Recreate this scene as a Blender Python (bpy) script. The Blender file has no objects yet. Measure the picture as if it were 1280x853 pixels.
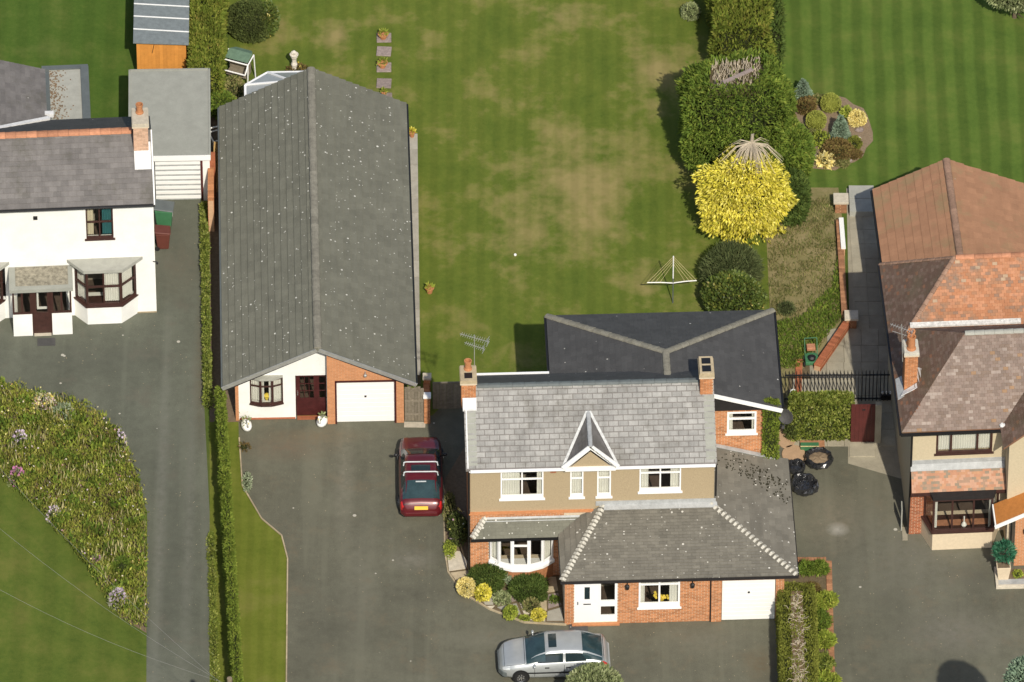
import bpy, math, random
import numpy as np
from mathutils import Vector, Matrix
random.seed(7); RNG = np.random.default_rng(11)
R = math.radians
SC = bpy.context.scene
# ---------------------------------------------------------------- camera
PITCH, DIST, FPX = R(42), 400.0, 12800.0
cam = bpy.data.objects.new('camera', bpy.data.cameras.new('camera'))
SC.collection.objects.link(cam); SC.camera = cam
cam.location = (0, -DIST*math.cos(PITCH), DIST*math.sin(PITCH))
cam.rotation_euler = (R(90)-PITCH, 0, 0)
cam.data.sensor_width = 36; cam.data.lens = 36*FPX/1280
cam.data.clip_start = 1; cam.data.clip_end = 5000
# ---------------------------------------------------------------- world, sun, exposure
SUN_EL, SUN_W, SUN_N = R(43.8), 0.21, 1.02          # light travels west .21 and north 1.02 for each metre down
w = bpy.data.worlds.new('World'); SC.world = w; w.use_nodes = True
nt = w.node_tree; bg = nt.nodes['Background']
sky = nt.nodes.new('ShaderNodeTexSky'); sky.sky_type = 'NISHITA'; sky.sun_disc = False
sky.sun_elevation = SUN_EL; sky.sun_rotation = R(180-11.6); sky.dust_density = 2.0
nt.links.new(sky.outputs[0], bg.inputs[0]); bg.inputs[1].default_value = 0.105
sl = bpy.data.lights.new('sun', 'SUN'); sl.energy = 4.3; sl.angle = R(0.6); sl.color = (1, .93, .80)
sun = bpy.data.objects.new('sun', sl); SC.collection.objects.link(sun)
sun.rotation_euler = Vector((-SUN_W, SUN_N, -1)).to_track_quat('-Z', 'Y').to_euler()
SC.view_settings.view_transform = 'Standard'; SC.view_settings.look = 'None'
SC.view_settings.exposure = 0.10; SC.view_settings.gamma = 1
SC.cycles.max_bounces = 6; SC.cycles.transparent_max_bounces = 12

# ---------------------------------------------------------------- helpers
def W(px, py, z=0.0):
    "photograph pixel -> world point at height z"
    s, c = math.sin(PITCH), math.cos(PITCH)
    a, b = px-640, 426.5-py
    d = (a, FPX*c+b*s, -FPX*s+b*c); C = (0, -DIST*c, DIST*s)
    t = (z-C[2])/d[2]
    return Vector((C[0]+t*d[0], C[1]+t*d[1], z))
def G(px, py): return W(px, py, 0)

MATS = {}
class NT:
    def __init__(s, name):
        s.m = bpy.data.materials.new(name); s.m.use_nodes = True
        s.t = s.m.node_tree; s.b = s.t.nodes['Principled BSDF']; s.n = s.t.nodes; s.l = s.t.links
        s.pos = None
    def P(s):
        if s.pos is None: s.pos = s.n.new('ShaderNodeNewGeometry').outputs['Position']
        return s.pos
    def vec(s, scale=(1, 1, 1), rot=0):
        mp = s.n.new('ShaderNodeMapping'); mp.inputs['Scale'].default_value = scale
        mp.inputs['Rotation'].default_value = (0, 0, rot)
        s.l.new(s.P(), mp.inputs[0]); return mp.outputs[0]
    def noise(s, sc, det=4, rough=.6, vec=None, dim=None):
        x = s.n.new('ShaderNodeTexNoise'); x.inputs['Scale'].default_value = sc
        x.inputs['Detail'].default_value = det; x.inputs['Roughness'].default_value = rough
        s.l.new(vec if vec is not None else s.P(), x.inputs['Vector']); return x.outputs['Fac']
    def ramp(s, fac, stops, mode='LINEAR'):
        r = s.n.new('ShaderNodeValToRGB'); e = r.color_ramp.elements; r.color_ramp.interpolation = mode
        while len(e) < len(stops): e.new(.5)
        for q, (p, c) in zip(e, stops):
            q.position = p; q.color = (*c, 1) if not isinstance(c, (int, float)) else (c, c, c, 1)
        s.l.new(fac, r.inputs[0]); return r.outputs[0]
    def mix(s, fac, a, b, mode='MIX'):
        x = s.n.new('ShaderNodeMix'); x.data_type = 'RGBA'; x.blend_type = mode
        for sock, v in ((x.inputs[0], fac), (x.inputs[6], a), (x.inputs[7], b)):
            if isinstance(v, (int, float)): sock.default_value = v if sock == x.inputs[0] else (v, v, v, 1)
            elif isinstance(v, tuple): sock.default_value = (*v, 1)
            else: s.l.new(v, sock)
        return x.outputs[2]
    def math(s, op, a, b=0.0):
        x = s.n.new('ShaderNodeMath'); x.operation = op
        for i, v in enumerate((a, b)):
            if isinstance(v, (int, float)): x.inputs[i].default_value = v
            else: s.l.new(v, x.inputs[i])
        return x.outputs[0]
    def rnd(s):
        o = s.n.new('ShaderNodeObjectInfo').outputs['Random']
        a = s.n.new('ShaderNodeAttribute'); a.attribute_name = 'rnd'
        return s.math('FRACT', s.math('ADD', o, a.outputs['Fac']))
    def spots(s, col, sc, size, dens, c, vec=None):
        v = s.n.new('ShaderNodeTexVoronoi'); v.inputs['Scale'].default_value = sc
        s.l.new(vec if vec is not None else s.P(), v.inputs['Vector'])
        sep = s.n.new('ShaderNodeSeparateColor'); s.l.new(v.outputs['Color'], sep.inputs[0])
        keep = s.math('LESS_THAN', sep.outputs[0], dens)
        rad = s.math('MULTIPLY', sep.outputs[1], size)
        on = s.math('LESS_THAN', v.outputs['Distance'], rad)
        return s.mix(s.math('MULTIPLY', keep, on), col, c)
    def out(s, col, rough=.8, spec=.3, metal=0, bump=None, bs=.3, bd=.02):
        if isinstance(col, tuple): s.b.inputs['Base Color'].default_value = (*col, 1)
        else: s.l.new(col, s.b.inputs['Base Color'])
        if isinstance(rough, (int, float)): s.b.inputs['Roughness'].default_value = rough
        else: s.l.new(rough, s.b.inputs['Roughness'])
        s.b.inputs['Specular IOR Level'].default_value = spec; s.b.inputs['Metallic'].default_value = metal
        if bump is not None:
            q = s.n.new('ShaderNodeBump'); q.inputs['Strength'].default_value = bs; q.inputs['Distance'].default_value = bd
            s.l.new(bump, q.inputs['Height']); s.l.new(q.outputs[0], s.b.inputs['Normal'])
        return s.m
def simple(name, c, rough=.7, var=.15, sc=3.0, rv=0.0, spec=.3, metal=0, bump=0, spots=None, sc2=25):
    n = NT(name); d = tuple(x*(1-var) for x in c); e = tuple(min(1, x*(1+var)) for x in c)
    a = n.noise(sc, 5); b = n.noise(sc2, 3)
    col = n.ramp(n.math('ADD', n.math('MULTIPLY', a, .65), n.math('MULTIPLY', b, .35)), [(.33, d), (.67, e)])
    if rv:
        col = n.mix(1.0, col, n.ramp(n.rnd(), [(0, 1-rv), (1, 1+rv*.6)]), 'MULTIPLY')
    for sp in (spots or []): col = n.spots(col, *sp)
    return n.out(col, rough, spec, metal, b if bump else None, bump)

class MB:
    "collects faces, builds one mesh object"
    def __init__(s): s.v = []; s.f = []; s.r = []; s.T = None
    def tp(s, p): return tuple(s.T @ Vector(p)) if s.T is not None else tuple(p)
    def add(s, vs, fs, r=0.0):
        b = len(s.v); s.v += [s.tp(p) for p in vs]; s.f += [tuple(b+i for i in f) for f in fs]; s.r += [r]*len(fs); return s
    def box(s, x0, x1, y0, y1, z0, z1, r=0.0):
        return s.add([(x0, y0, z0), (x1, y0, z0), (x1, y1, z0), (x0, y1, z0), (x0, y0, z1), (x1, y0, z1), (x1, y1, z1), (x0, y1, z1)],
            [(0, 3, 2, 1), (4, 5, 6, 7), (0, 1, 5, 4), (1, 2, 6, 5), (2, 3, 7, 6), (3, 0, 4, 7)], r)
    def prism(s, poly, z0, z1, r=0.0):
        n = len(poly); return s.add([(x, y, z0) for x, y in poly]+[(x, y, z1) for x, y in poly],
            [tuple(range(n))[::-1], tuple(range(n, 2*n))]+[(i, (i+1) % n, n+(i+1) % n, n+i) for i in range(n)], r)
    def slab(s, poly3, off, r=0.0):
        "polygon in 3-D thickened by vector off (down by it)"
        n = len(poly3); off = Vector(off); q = [Vector(p) for p in poly3]
        return s.add([tuple(p) for p in q]+[tuple(p+off) for p in q],
            [tuple(range(n)), tuple(range(n, 2*n))[::-1]]+[(i, n+i, n+(i+1) % n, (i+1) % n) for i in range(n)], r)
    def tube(s, pts, rad, seg=8, r=0.0, cap=True):
        pts = [Vector(p) for p in pts]; n = len(pts)
        rs = rad if isinstance(rad, (list, tuple)) else [rad]*n
        vs = []; up = Vector((0, 0, 1))
        for i, p in enumerate(pts):
            d = (pts[min(i+1, n-1)]-pts[max(i-1, 0)]).normalized()
            a = d.cross(up if abs(d.z) < .95 else Vector((1, 0, 0))).normalized(); b = a.cross(d)
            for k in range(seg):
                t = 2*math.pi*k/seg; vs.append(p+(a*math.cos(t)+b*math.sin(t))*rs[i])
        fs = [(i*seg+k, i*seg+(k+1) % seg, (i+1)*seg+(k+1) % seg, (i+1)*seg+k) for i in range(n-1) for k in range(seg)]
        if cap: fs += [tuple(range(seg))[::-1], tuple(range((n-1)*seg, n*seg))]
        return s.add(vs, fs, r)
    def lathe(s, prof, c=(0, 0, 0), seg=20, r=0.0, sx=1, sy=1, cap=True):
        vs = [(c[0]+q*math.cos(2*math.pi*k/seg)*sx, c[1]+q*math.sin(2*math.pi*k/seg)*sy, c[2]+z) for q, z in prof for k in range(seg)]
        n = len(prof); fs = [(i*seg+k, i*seg+(k+1) % seg, (i+1)*seg+(k+1) % seg, (i+1)*seg+k) for i in range(n-1) for k in range(seg)]
        if cap and prof[0][0] > 1e-4: fs.append(tuple(range(seg))[::-1])
        if cap and prof[-1][0] > 1e-4: fs.append(tuple(range((n-1)*seg, n*seg)))
        return s.add(vs, fs, r)
    def blob(s, c, rx, ry, rz, seg=12, rings=8, noise=.0, r=0.0, flat=0):
        vs = [];
        for i in range(rings+1):
            th = math.pi*i/rings
            for k in range(seg):
                ph = 2*math.pi*k/seg; j = 1+random.uniform(-noise, noise)
                z = math.cos(th)*rz*j
                if flat and z < -flat*rz: z = -flat*rz
                vs.append((c[0]+math.sin(th)*math.cos(ph)*rx*j, c[1]+math.sin(th)*math.sin(ph)*ry*j, c[2]+z))
        return s.add(vs, [(i*seg+k, (i+1)*seg+k, (i+1)*seg+(k+1) % seg, i*seg+(k+1) % seg) for i in range(rings) for k in range(seg)], r)
    def mesh(s, name, m, smooth=False):
        me = bpy.data.meshes.new(name); me.from_pydata(s.v, [], s.f)
        me.materials.append(m)
        if any(s.r):
            a = me.attributes.new('rnd', 'FLOAT', 'FACE'); a.data.foreach_set('value', s.r)
        if smooth: me.polygons.foreach_set('use_smooth', [True]*len(me.polygons))
        me.update(); return me
    def build(s, name, m, parent=None, kind=None, label=None, smooth=False, bevel=0):
        if isinstance(m, str): m = MATS[m]
        o = bpy.data.objects.new(name, s.mesh(name, m, smooth)); SC.collection.objects.link(o)
        if parent is not None: o.parent = parent
        if kind: o['kind'] = kind
        if label: o['label'] = label
        if bevel:
            b = o.modifiers.new('b', 'BEVEL'); b.width = bevel; b.segments = 2; b.limit_method = 'ANGLE'
        return o
def tag(o, label, cat, group=None, kind=None):
    o['label'] = label; o['category'] = cat
    if group: o['group'] = group
    if kind: o['kind'] = kind
    return o
def thing(name, label, cat, loc=(0, 0, 0), rot=0.0, group=None):
    o = bpy.data.objects.new(name, None); SC.collection.objects.link(o)
    o.empty_display_size = .3; o.location = loc; o.rotation_euler = (0, 0, rot)
    return tag(o, label, cat, group)
def copy_tree(o, parent=None, **kw):
    c = o.copy(); SC.collection.objects.link(c); c.parent = parent
    for ch in [x for x in SC.objects if x.parent == o]: copy_tree(ch, c)
    return c
def struct(name, mb, m, smooth=False): return mb.build(name, m, None, 'structure', smooth=smooth)

# polygon clipping (convex window given as half planes a*x+b*y<=c)
def clip(poly, a, b, c):
    out = []; n = len(poly)
    for i in range(n):
        p, q = poly[i], poly[(i+1) % n]; dp = a*p[0]+b*p[1]-c; dq = a*q[0]+b*q[1]-c
        if dp <= 0: out.append(p)
        if (dp < 0 < dq) or (dq < 0 < dp):
            t = dp/(dp-dq); out.append((p[0]+t*(q[0]-p[0]), p[1]+t*(q[1]-p[1])))
    return out
def area(p): return abs(sum(p[i][0]*p[(i+1) % len(p)][1]-p[(i+1) % len(p)][0]*p[i][1] for i in range(len(p))))/2
def dedupe(p):
    o = []
    for q in p:
        if not o or (abs(q[0]-o[-1][0])+abs(q[1]-o[-1][1])) > 1e-4: o.append(q)
    if len(o) > 1 and (abs(o[0][0]-o[-1][0])+abs(o[0][1]-o[-1][1])) < 1e-4: o.pop()
    return o
def roof_plane(poly3, gauge, tw, thick=.03, mode='tile', gap=.006, sag=0.0, jit=.0, stagger=.5, vgap=0.0):
    """cuts a planar polygon into courses of tiles; returns list of MBs (tile/course) or one (joined).
    Each tile is tilted: its lower edge stands proud."""
    P = [Vector(p) for p in poly3]
    N = Vector((0, 0, 0))
    for i in range(len(P)): N += (P[i]-P[0]).cross(P[(i+1) % len(P)]-P[0])
    N.normalize()
    if N.z < 0: N = -N
    U = Vector((0, 0, 1)).cross(N).normalized()      # along the course
    V = N.cross(U)                                   # up slope
    if V.z < 0: V = -V; U = -U
    O = min(P, key=lambda p: p.z)
    p2 = [((p-O).dot(U), (p-O).dot(V)) for p in P]
    vmin, vmax = min(q[1] for q in p2), max(q[1] for q in p2)
    umin, umax = min(q[0] for q in p2), max(q[0] for q in p2)
    nrow = max(1, round((vmax-vmin)/gauge)); g = (vmax-vmin)/nrow
    res = []; J = MB()
    for i in range(nrow):
        v0, v1 = vmin+i*g, vmin+(i+1)*g
        strip = dedupe(clip(clip(p2, 0, -1, -v0-vgap), 0, 1, v1))
        if len(strip) < 3 or area(strip) < 1e-3: continue
        C = MB() if mode != 'joined' else J
        cr = random.random()
        off = (i % 2)*tw*stagger
        k0 = int((umin-off)//tw)-1; k1 = int((umax-off)//tw)+1
        for k in range(k0, k1+1):
            a, b = off+k*tw+gap/2, off+(k+1)*tw-gap/2
            t = dedupe(clip(clip(strip, -1, 0, -a), 1, 0, b))
            if len(t) < 3 or area(t) < .12*g*tw: continue
            r = random.random() if tw < 5 else cr
            j = random.uniform(-jit, jit)
            mb = MB() if mode == 'tile' else C
            n = len(t)
            top = [O+U*x+V*y+N*(thick*(1.15-(y-v0)/g)+.004+j) for x, y in t]
            bot = [O+U*x+V*y for x, y in t]
            mb.add(top+bot, [tuple(range(n))]+[(q, n+q, n+(q+1) % n, (q+1) % n) for q in range(n)], r)
            if mode == 'tile': res.append(mb)
        if mode == 'course': res.append(C)
    return J if mode == 'joined' else res
def fixn(o):
    "recalculate outward normals"
    import bmesh
    bm = bmesh.new(); bm.from_mesh(o.data); bmesh.ops.recalc_face_normals(bm, faces=bm.faces); bm.to_mesh(o.data); bm.free(); return o
def deck(mb, poly3, t=.12):
    P = [Vector(p) for p in poly3]; mb.slab([p+Vector((0, 0, -.004)) for p in P], (0, 0, -t))
def wall(mb, x0, x1, z0, z1, y0, y1, ops=()):
    "wall slab with rectangular openings (x0,x1,z0,z1)"
    xs = sorted({x0, x1, *[min(max(v, x0), x1) for o in ops for v in o[:2]]})
    zs = sorted({z0, z1, *[min(max(v, z0), z1) for o in ops for v in o[2:]]})
    for i in range(len(xs)-1):
        run = None
        for k in range(len(zs)-1):
            cx, cz = (xs[i]+xs[i+1])/2, (zs[k]+zs[k+1])/2
            hole = any(o[0] < cx < o[1] and o[2] < cz < o[3] for o in ops)
            if not hole:
                if run is None: run = zs[k]
            if hole and run is not None: mb.box(xs[i], xs[i+1], y0, y1, run, zs[k]); run = None
        if run is not None: mb.box(xs[i], xs[i+1], y0, y1, run, zs[-1])
def bricks(mb, poly, y, ops=(), bw=.225, bh=.075, m=.014, proud=.008):
    "individual bricks on a wall facing -y; poly in (x,z)"
    x0, x1 = min(p[0] for p in poly), max(p[0] for p in poly); z0, z1 = min(p[1] for p in poly), max(p[1] for p in poly)
    nr = round((z1-z0)/bh); h = (z1-z0)/max(nr, 1)
    for i in range(nr):
        za, zb = z0+i*h+m/2, z0+(i+1)*h-m/2
        x = x0-(i % 2)*bw/2
        while x < x1:
            segs = [(max(x+m/2, x0), min(x+bw-m/2, x1))]
            for o in ops:
                if o[2] < (za+zb)/2 < o[3]:
                    ns = []
                    for a, b in segs:
                        if b <= o[0] or a >= o[1]: ns.append((a, b)); continue
                        if a < o[0]: ns.append((a, o[0]))
                        if b > o[1]: ns.append((o[1], b))
                    segs = ns
            for a, b in segs:
                if b-a < .02: continue
                q = [(a, za), (b, za), (b, zb), (a, zb)]
                if len(poly) != 4 or True:
                    for e in range(len(poly)):
                        p, r2 = poly[e], poly[(e+1) % len(poly)]
                        nx, nz = (r2[1]-p[1]), -(r2[0]-p[0])
                        q = clip(q, nx, nz, nx*p[0]+nz*p[1])
                        if len(q) < 3: break
                q = dedupe(q) if len(q) > 2 else q
                if len(q) < 3: continue
                n = len(q); pr = y-proud-random.uniform(0, .003)
                mb.add([(u, pr, v) for u, v in q]+[(u, y+.01, v) for u, v in q], [tuple(range(n))]+[(e, n+e, n+(e+1) % n, (e+1) % n) for e in range(n)], random.random())
            x += bw
def T2(ox, oy, ang=0, oz=0): return Matrix.Translation((ox, oy, oz)) @ Matrix.Rotation(ang, 4, 'Z')
def window(parent, x0, x1, z0, z1, y, cols=(1,), frame='white_upvc', transom=None, sill=True, T=None, depth=.07,
           curtain=None, fw=.055, glass='glass', inset=.05, bottom_bar=0, sillw=.06, blind=None):
    "frame bars with mullions, each pane a sub-part"
    f = MB(); f.T = T; ya, yb = y+inset, y+inset+depth; X0, X1 = x0, x1
    zz0 = z0+bottom_bar
    f.box(x0, x1, ya, yb, z1-fw, z1); f.box(x0, x1, ya, yb, z0, zz0+fw)
    f.box(x0, x0+fw, ya, yb, zz0+fw, z1-fw); f.box(x1-fw, x1, ya, yb, zz0+fw, z1-fw)
    tot = sum(cols); xs = [x0]; 
    for c in cols: xs.append(xs[-1]+(x1-x0)*c/tot)
    for v in xs[1:-1]: f.box(v-fw/2, v+fw/2, ya-.004, yb, zz0+fw, z1-fw)
    zs = [zz0+fw, z1-fw]
    if transom: 
        zt = z0+(z1-z0)*transom; zs = [zz0+fw, zt, z1-fw]
        for i in range(len(cols)):
            a = xs[i]+(fw if i == 0 else fw/2); b = xs[i+1]-(fw if i == len(cols)-1 else fw/2)
            f.box(a, b, ya-.002, yb, zt-fw/2, zt+fw/2)
    o = f.build('window', frame, parent)
    for i in range(len(cols)):
        for k in range(len(zs)-1):
            g = MB(); g.T = T
            a = xs[i]+fw*.6; b = xs[i+1]-fw*.6
            g.box(a, b, ya+.03, ya+.036, zs[k]-.005, zs[k+1]+.005)
            g.build('pane', glass, o)
    if sill:
        s = MB(); s.T = T; s.box(x0-sillw, x1+sillw, y-.08, yb, z0-.06, z0-.003); s.build('sill', frame, o)
    if curtain:
        for (a, b, *mt) in curtain:
            c = MB(); c.T = T; xa, xb = x0+(x1-x0)*a, x0+(x1-x0)*b; n = max(2, int((xb-xa)/.045)); pts = []
            for q in range(n+1): pts.append((xa+(xb-xa)*q/n, yb+.08+(.025 if q % 2 else -.01)))
            vs = [(u, v, z0+.06) for u, v in pts]+[(u, v, z1-.02) for u, v in pts]
            c.add(vs, [(q, q+1, n+2+q, n+1+q) for q in range(n)]); c.build('curtain', mt[0] if mt else 'curtain', o)
    return o

# ---------------------------------------------------------------- foliage
def leaf_mesh(name, pts, nrm, size, mat, aspect=.5, up=0.0, var=.35, jitter=.6, smooth_n=False):
    """kite-shaped leaves: pts (n,3), nrm (n,3) outward direction. Each leaf points along a mix of the outward and up directions"""
    n = len(pts); pts = np.asarray(pts, float); nrm = np.asarray(nrm, float)
    d = nrm+RNG.normal(0, jitter, (n, 3)); d[:, 2] += up
    d /= np.linalg.norm(d, axis=1)[:, None]+1e-9
    s = np.cross(d, RNG.normal(0, 1, (n, 3))+nrm*.0); s /= np.linalg.norm(s, axis=1)[:, None]+1e-9
    L = size*(1+RNG.uniform(-var, var, n))[:, None]; Wd = L*aspect*.5
    v = np.empty((n, 4, 3)); v[:, 0] = pts; v[:, 1] = pts+d*L*.45+s*Wd; v[:, 2] = pts+d*L; v[:, 3] = pts+d*L*.45-s*Wd
    me = bpy.data.meshes.new(name); me.vertices.add(n*4); me.vertices.foreach_set('co', v.reshape(-1))
    me.loops.add(n*4); me.loops.foreach_set('vertex_index', np.arange(n*4, dtype=np.int32))
    me.polygons.add(n); me.polygons.foreach_set('loop_start', np.arange(0, n*4, 4, dtype=np.int32))
    me.polygons.foreach_set('loop_total', np.full(n, 4, dtype=np.int32))
    a = me.attributes.new('rnd', 'FLOAT', 'FACE'); a.data.foreach_set('value', RNG.random(n))
    me.materials.append(MATS[mat] if isinstance(mat, str) else mat); me.update(); me.validate(); return me
def leaves(name, pts, nrm, size, mat, parent=None, kind=None, **kw):
    o = bpy.data.objects.new(name, leaf_mesh(name, pts, nrm, size, mat, **kw)); SC.collection.objects.link(o)
    if parent is not None: o.parent = parent
    if kind: o['kind'] = kind
    return o
def lump(p, f, amp, seed=0.0):
    "cheap smooth pseudo-noise"
    x, y, z = p[:, 0]*f+seed, p[:, 1]*f+seed*1.7, p[:, 2]*f-seed
    return amp*(np.sin(x*1.3+1.7*np.sin(y*.9+z*.4))+np.sin(y*1.7+1.3*np.sin(z*1.1+x*.6))+np.sin(z*1.9+1.5*np.sin(x*.8-y*.5)))/3
def sample_ell(n, rx, ry, rz, shell=.25, zmin=-.6, amp=.12, f=2.5, seed=0.0, pw=2.0):
    d = RNG.normal(0, 1, (int(n*1.6), 3)); d /= np.linalg.norm(d, axis=1)[:, None]
    if pw != 2.0:
        d = d/(np.sum(np.abs(d)**pw, axis=1)**(1/pw))[:, None]
    d = d[d[:, 2] > zmin][:n]
    q = d*np.array([rx, ry, rz]); k = 1-shell*RNG.random(len(q))**1.5
    k += lump(q, f, amp, seed)
    nn = d/np.array([rx, ry, rz]); nn /= np.linalg.norm(nn, axis=1)[:, None]
    return q*k[:, None], nn
def sample_cone(n, r, h, shell=.3, amp=.08, seed=0.0):
    t = 1-np.sqrt(RNG.random(n)); a = RNG.random(n)*2*math.pi
    prof = (1-t)**.8*np.minimum(1, .55+t*4)
    k = 1-shell*RNG.random(n)
    p = np.stack([np.cos(a)*prof*r*k, np.sin(a)*prof*r*k, t*h], 1)
    p[:, :2] *= (1+lump(p, 6/r*.4, amp*3, seed))[:, None]
    nn = np.stack([np.cos(a), np.sin(a), np.full(n, .5)], 1); nn /= np.linalg.norm(nn, axis=1)[:, None]
    return p, nn
def sample_box(n, hx, hy, hz, shell=.12, amp=.06, f=2.0, seed=0.0, rnd=.15):
    "surface of a soft-edged box standing on z=0, height 2*hz (no bottom)"
    A = np.array([hy*hz, hy*hz, hx*hz, hx*hz, 2*hx*hy]); A = A/A.sum(); side = RNG.choice(5, n, p=A)
    u, v = RNG.uniform(-1, 1, n), RNG.uniform(-1, 1, n); p = np.zeros((n, 3)); nn = np.zeros((n, 3))
    for k, (ax, sg) in enumerate(((0, -1), (0, 1), (1, -1), (1, 1), (2, 1))):
        m = side == k; o = [a for a in (0, 1, 2) if a != ax]
        p[m, ax] = sg; p[m, o[0]] = u[m]; p[m, o[1]] = v[m]; nn[m, ax] = sg
    H = np.array([hx, hy, hz]); q = p*H
    inner = np.clip(q, -(H-rnd), H-rnd); inner[:, 2] = np.clip(q[:, 2], -hz, hz-rnd)   # round the edges
    dv = q-inner; l = np.linalg.norm(dv, axis=1)+1e-9; far = l > rnd
    q[far] = inner[far]+dv[far]/l[far][:, None]*rnd
    nn = np.where(far[:, None], dv/l[:, None], nn)
    q += nn*(-shell*RNG.random(n)**1.5+lump(q, f, amp, seed))[:, None]
    q[:, 2] += hz; q[:, 2] = np.maximum(q[:, 2], .02)
    return q, nn
def trunk_mb(h, r, limbs=5, spread=.8, top=.7, seed=1):
    rr = random.Random(seed); m = MB()
    m.tube([(0, 0, 0), (.03, .02, h*.5), (0, .04, h*top)], [r, r*.75, r*.5], 8)
    for k in range(limbs):
        a = 2*math.pi*k/limbs+rr.random(); z = h*(.3+.35*rr.random()); 
        m.tube([(0, .02, z), (math.cos(a)*spread*.5, math.sin(a)*spread*.5, z+h*.15), (math.cos(a)*spread, math.sin(a)*spread, z+h*.28)], [r*.5, r*.35, r*.12], 6)
    return m

# ---------------------------------------------------------------- materials
def mk_grass(name, dark, mid, light, brown, stripe=0.0, period=.8, patch=None, bamt=.5, rot=0.0, bscale=.45, stripe_dir='x'):
    n = NT(name)
    a = n.noise(.45, 7, .68); b = n.noise(5, 5, .75); c = n.noise(38, 3, .7, vec=n.vec((1, 1, 1)))
    f = n.math('ADD', n.math('ADD', n.math('MULTIPLY', a, .5), n.math('MULTIPLY', b, .25)), n.math('MULTIPLY', c, .25))
    col = n.ramp(f, [(.36, dark), (.5, mid), (.64, light)])
    # broad patches where the grass has yellowed
    p = n.noise(bscale, 5, .55); p2 = n.noise(2.2, 3)
    pf = n.math('ADD', n.math('MULTIPLY', p, .75), n.math('MULTIPLY', p2, .25))
    if patch:
        for (cx, cy, rx, ry, am) in patch:
            q = n.n.new('ShaderNodeMapping'); q.inputs['Location'].default_value = (-cx/rx, -cy/ry, 0); q.inputs['Scale'].default_value = (1/rx, 1/ry, 0)
            n.l.new(n.P(), q.inputs[0]); g = n.n.new('ShaderNodeTexGradient'); g.gradient_type = 'QUADRATIC_SPHERE'; n.l.new(q.outputs[0], g.inputs[0])
            pf = n.math('ADD', pf, n.math('MULTIPLY', g.outputs['Fac'], am))
    m = n.ramp(pf, [(.52, 0.0), (.76, 1.0)])
    col = n.mix(n.math('MULTIPLY', m, bamt), col, brown)
    if stripe:
        wv = n.n.new('ShaderNodeTexWave'); wv.wave_type = 'BANDS'; wv.bands_direction = 'X'; wv.inputs['Scale'].default_value = .314/period
        wv.inputs['Distortion'].default_value = .9; wv.inputs['Detail'].default_value = 3; wv.inputs['Detail Scale'].default_value = .8
        n.l.new(n.vec((1, 1, 1), rot), wv.inputs[0])
        col = n.mix(1.0, col, n.ramp(wv.outputs['Fac'], [(.25, 1-stripe), (.75, 1+stripe)]), 'MULTIPLY')
    return n.out(col, .95, .12, 0, c, .5, .03)
def xy(px, py): p = G(px, py); return p.x, p.y
cx, cy = xy(725, 235)
MATS['lawn_centre'] = mk_grass('lawn_centre', (.066, .104, .015), (.106, .138, .022), (.155, .168, .032), (.285, .225, .098),
    .05, .62, [(cx, cy, 6.0, 7.5, .26), (*xy(640, 300), 3, 4, .12), (*xy(825, 85), 3.0, 4.0, .20), (*xy(420, 45), 1.5, 1.7, .30), (*xy(700, 20), 2.4, 1.6, .22), (*xy(835, 350), 2.6, 3.4, .14)], .78)
MATS['lawn_right'] = mk_grass('lawn_right', (.052, .095, .016), (.080, .128, .022), (.118, .152, .032), (.18, .16, .05), .13, .82, None, .25)
MATS['lawn_left'] = mk_grass('lawn_left', (.040, .085, .012), (.065, .112, .018), (.100, .132, .026), (.15, .16, .05), .05, .9, [(*xy(55, 60), 2, 1.2, .2)], .4)
MATS['lawn_front'] = mk_grass('lawn_front', (.052, .088, .014), (.086, .118, .020), (.125, .140, .030), (.19, .16, .05), .05, 1.1, None, .35)
MATS['grass_far'] = mk_grass('grass_far', (.045, .075, .014), (.07, .10, .02), (.10, .12, .03), (.14, .13, .05), 0, 1, None, .3)
MATS['verge'] = mk_grass('verge', (.085, .115, .014), (.125, .148, .022), (.160, .168, .034), (.19, .16, .06), .05, .5, None, .35)

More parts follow.
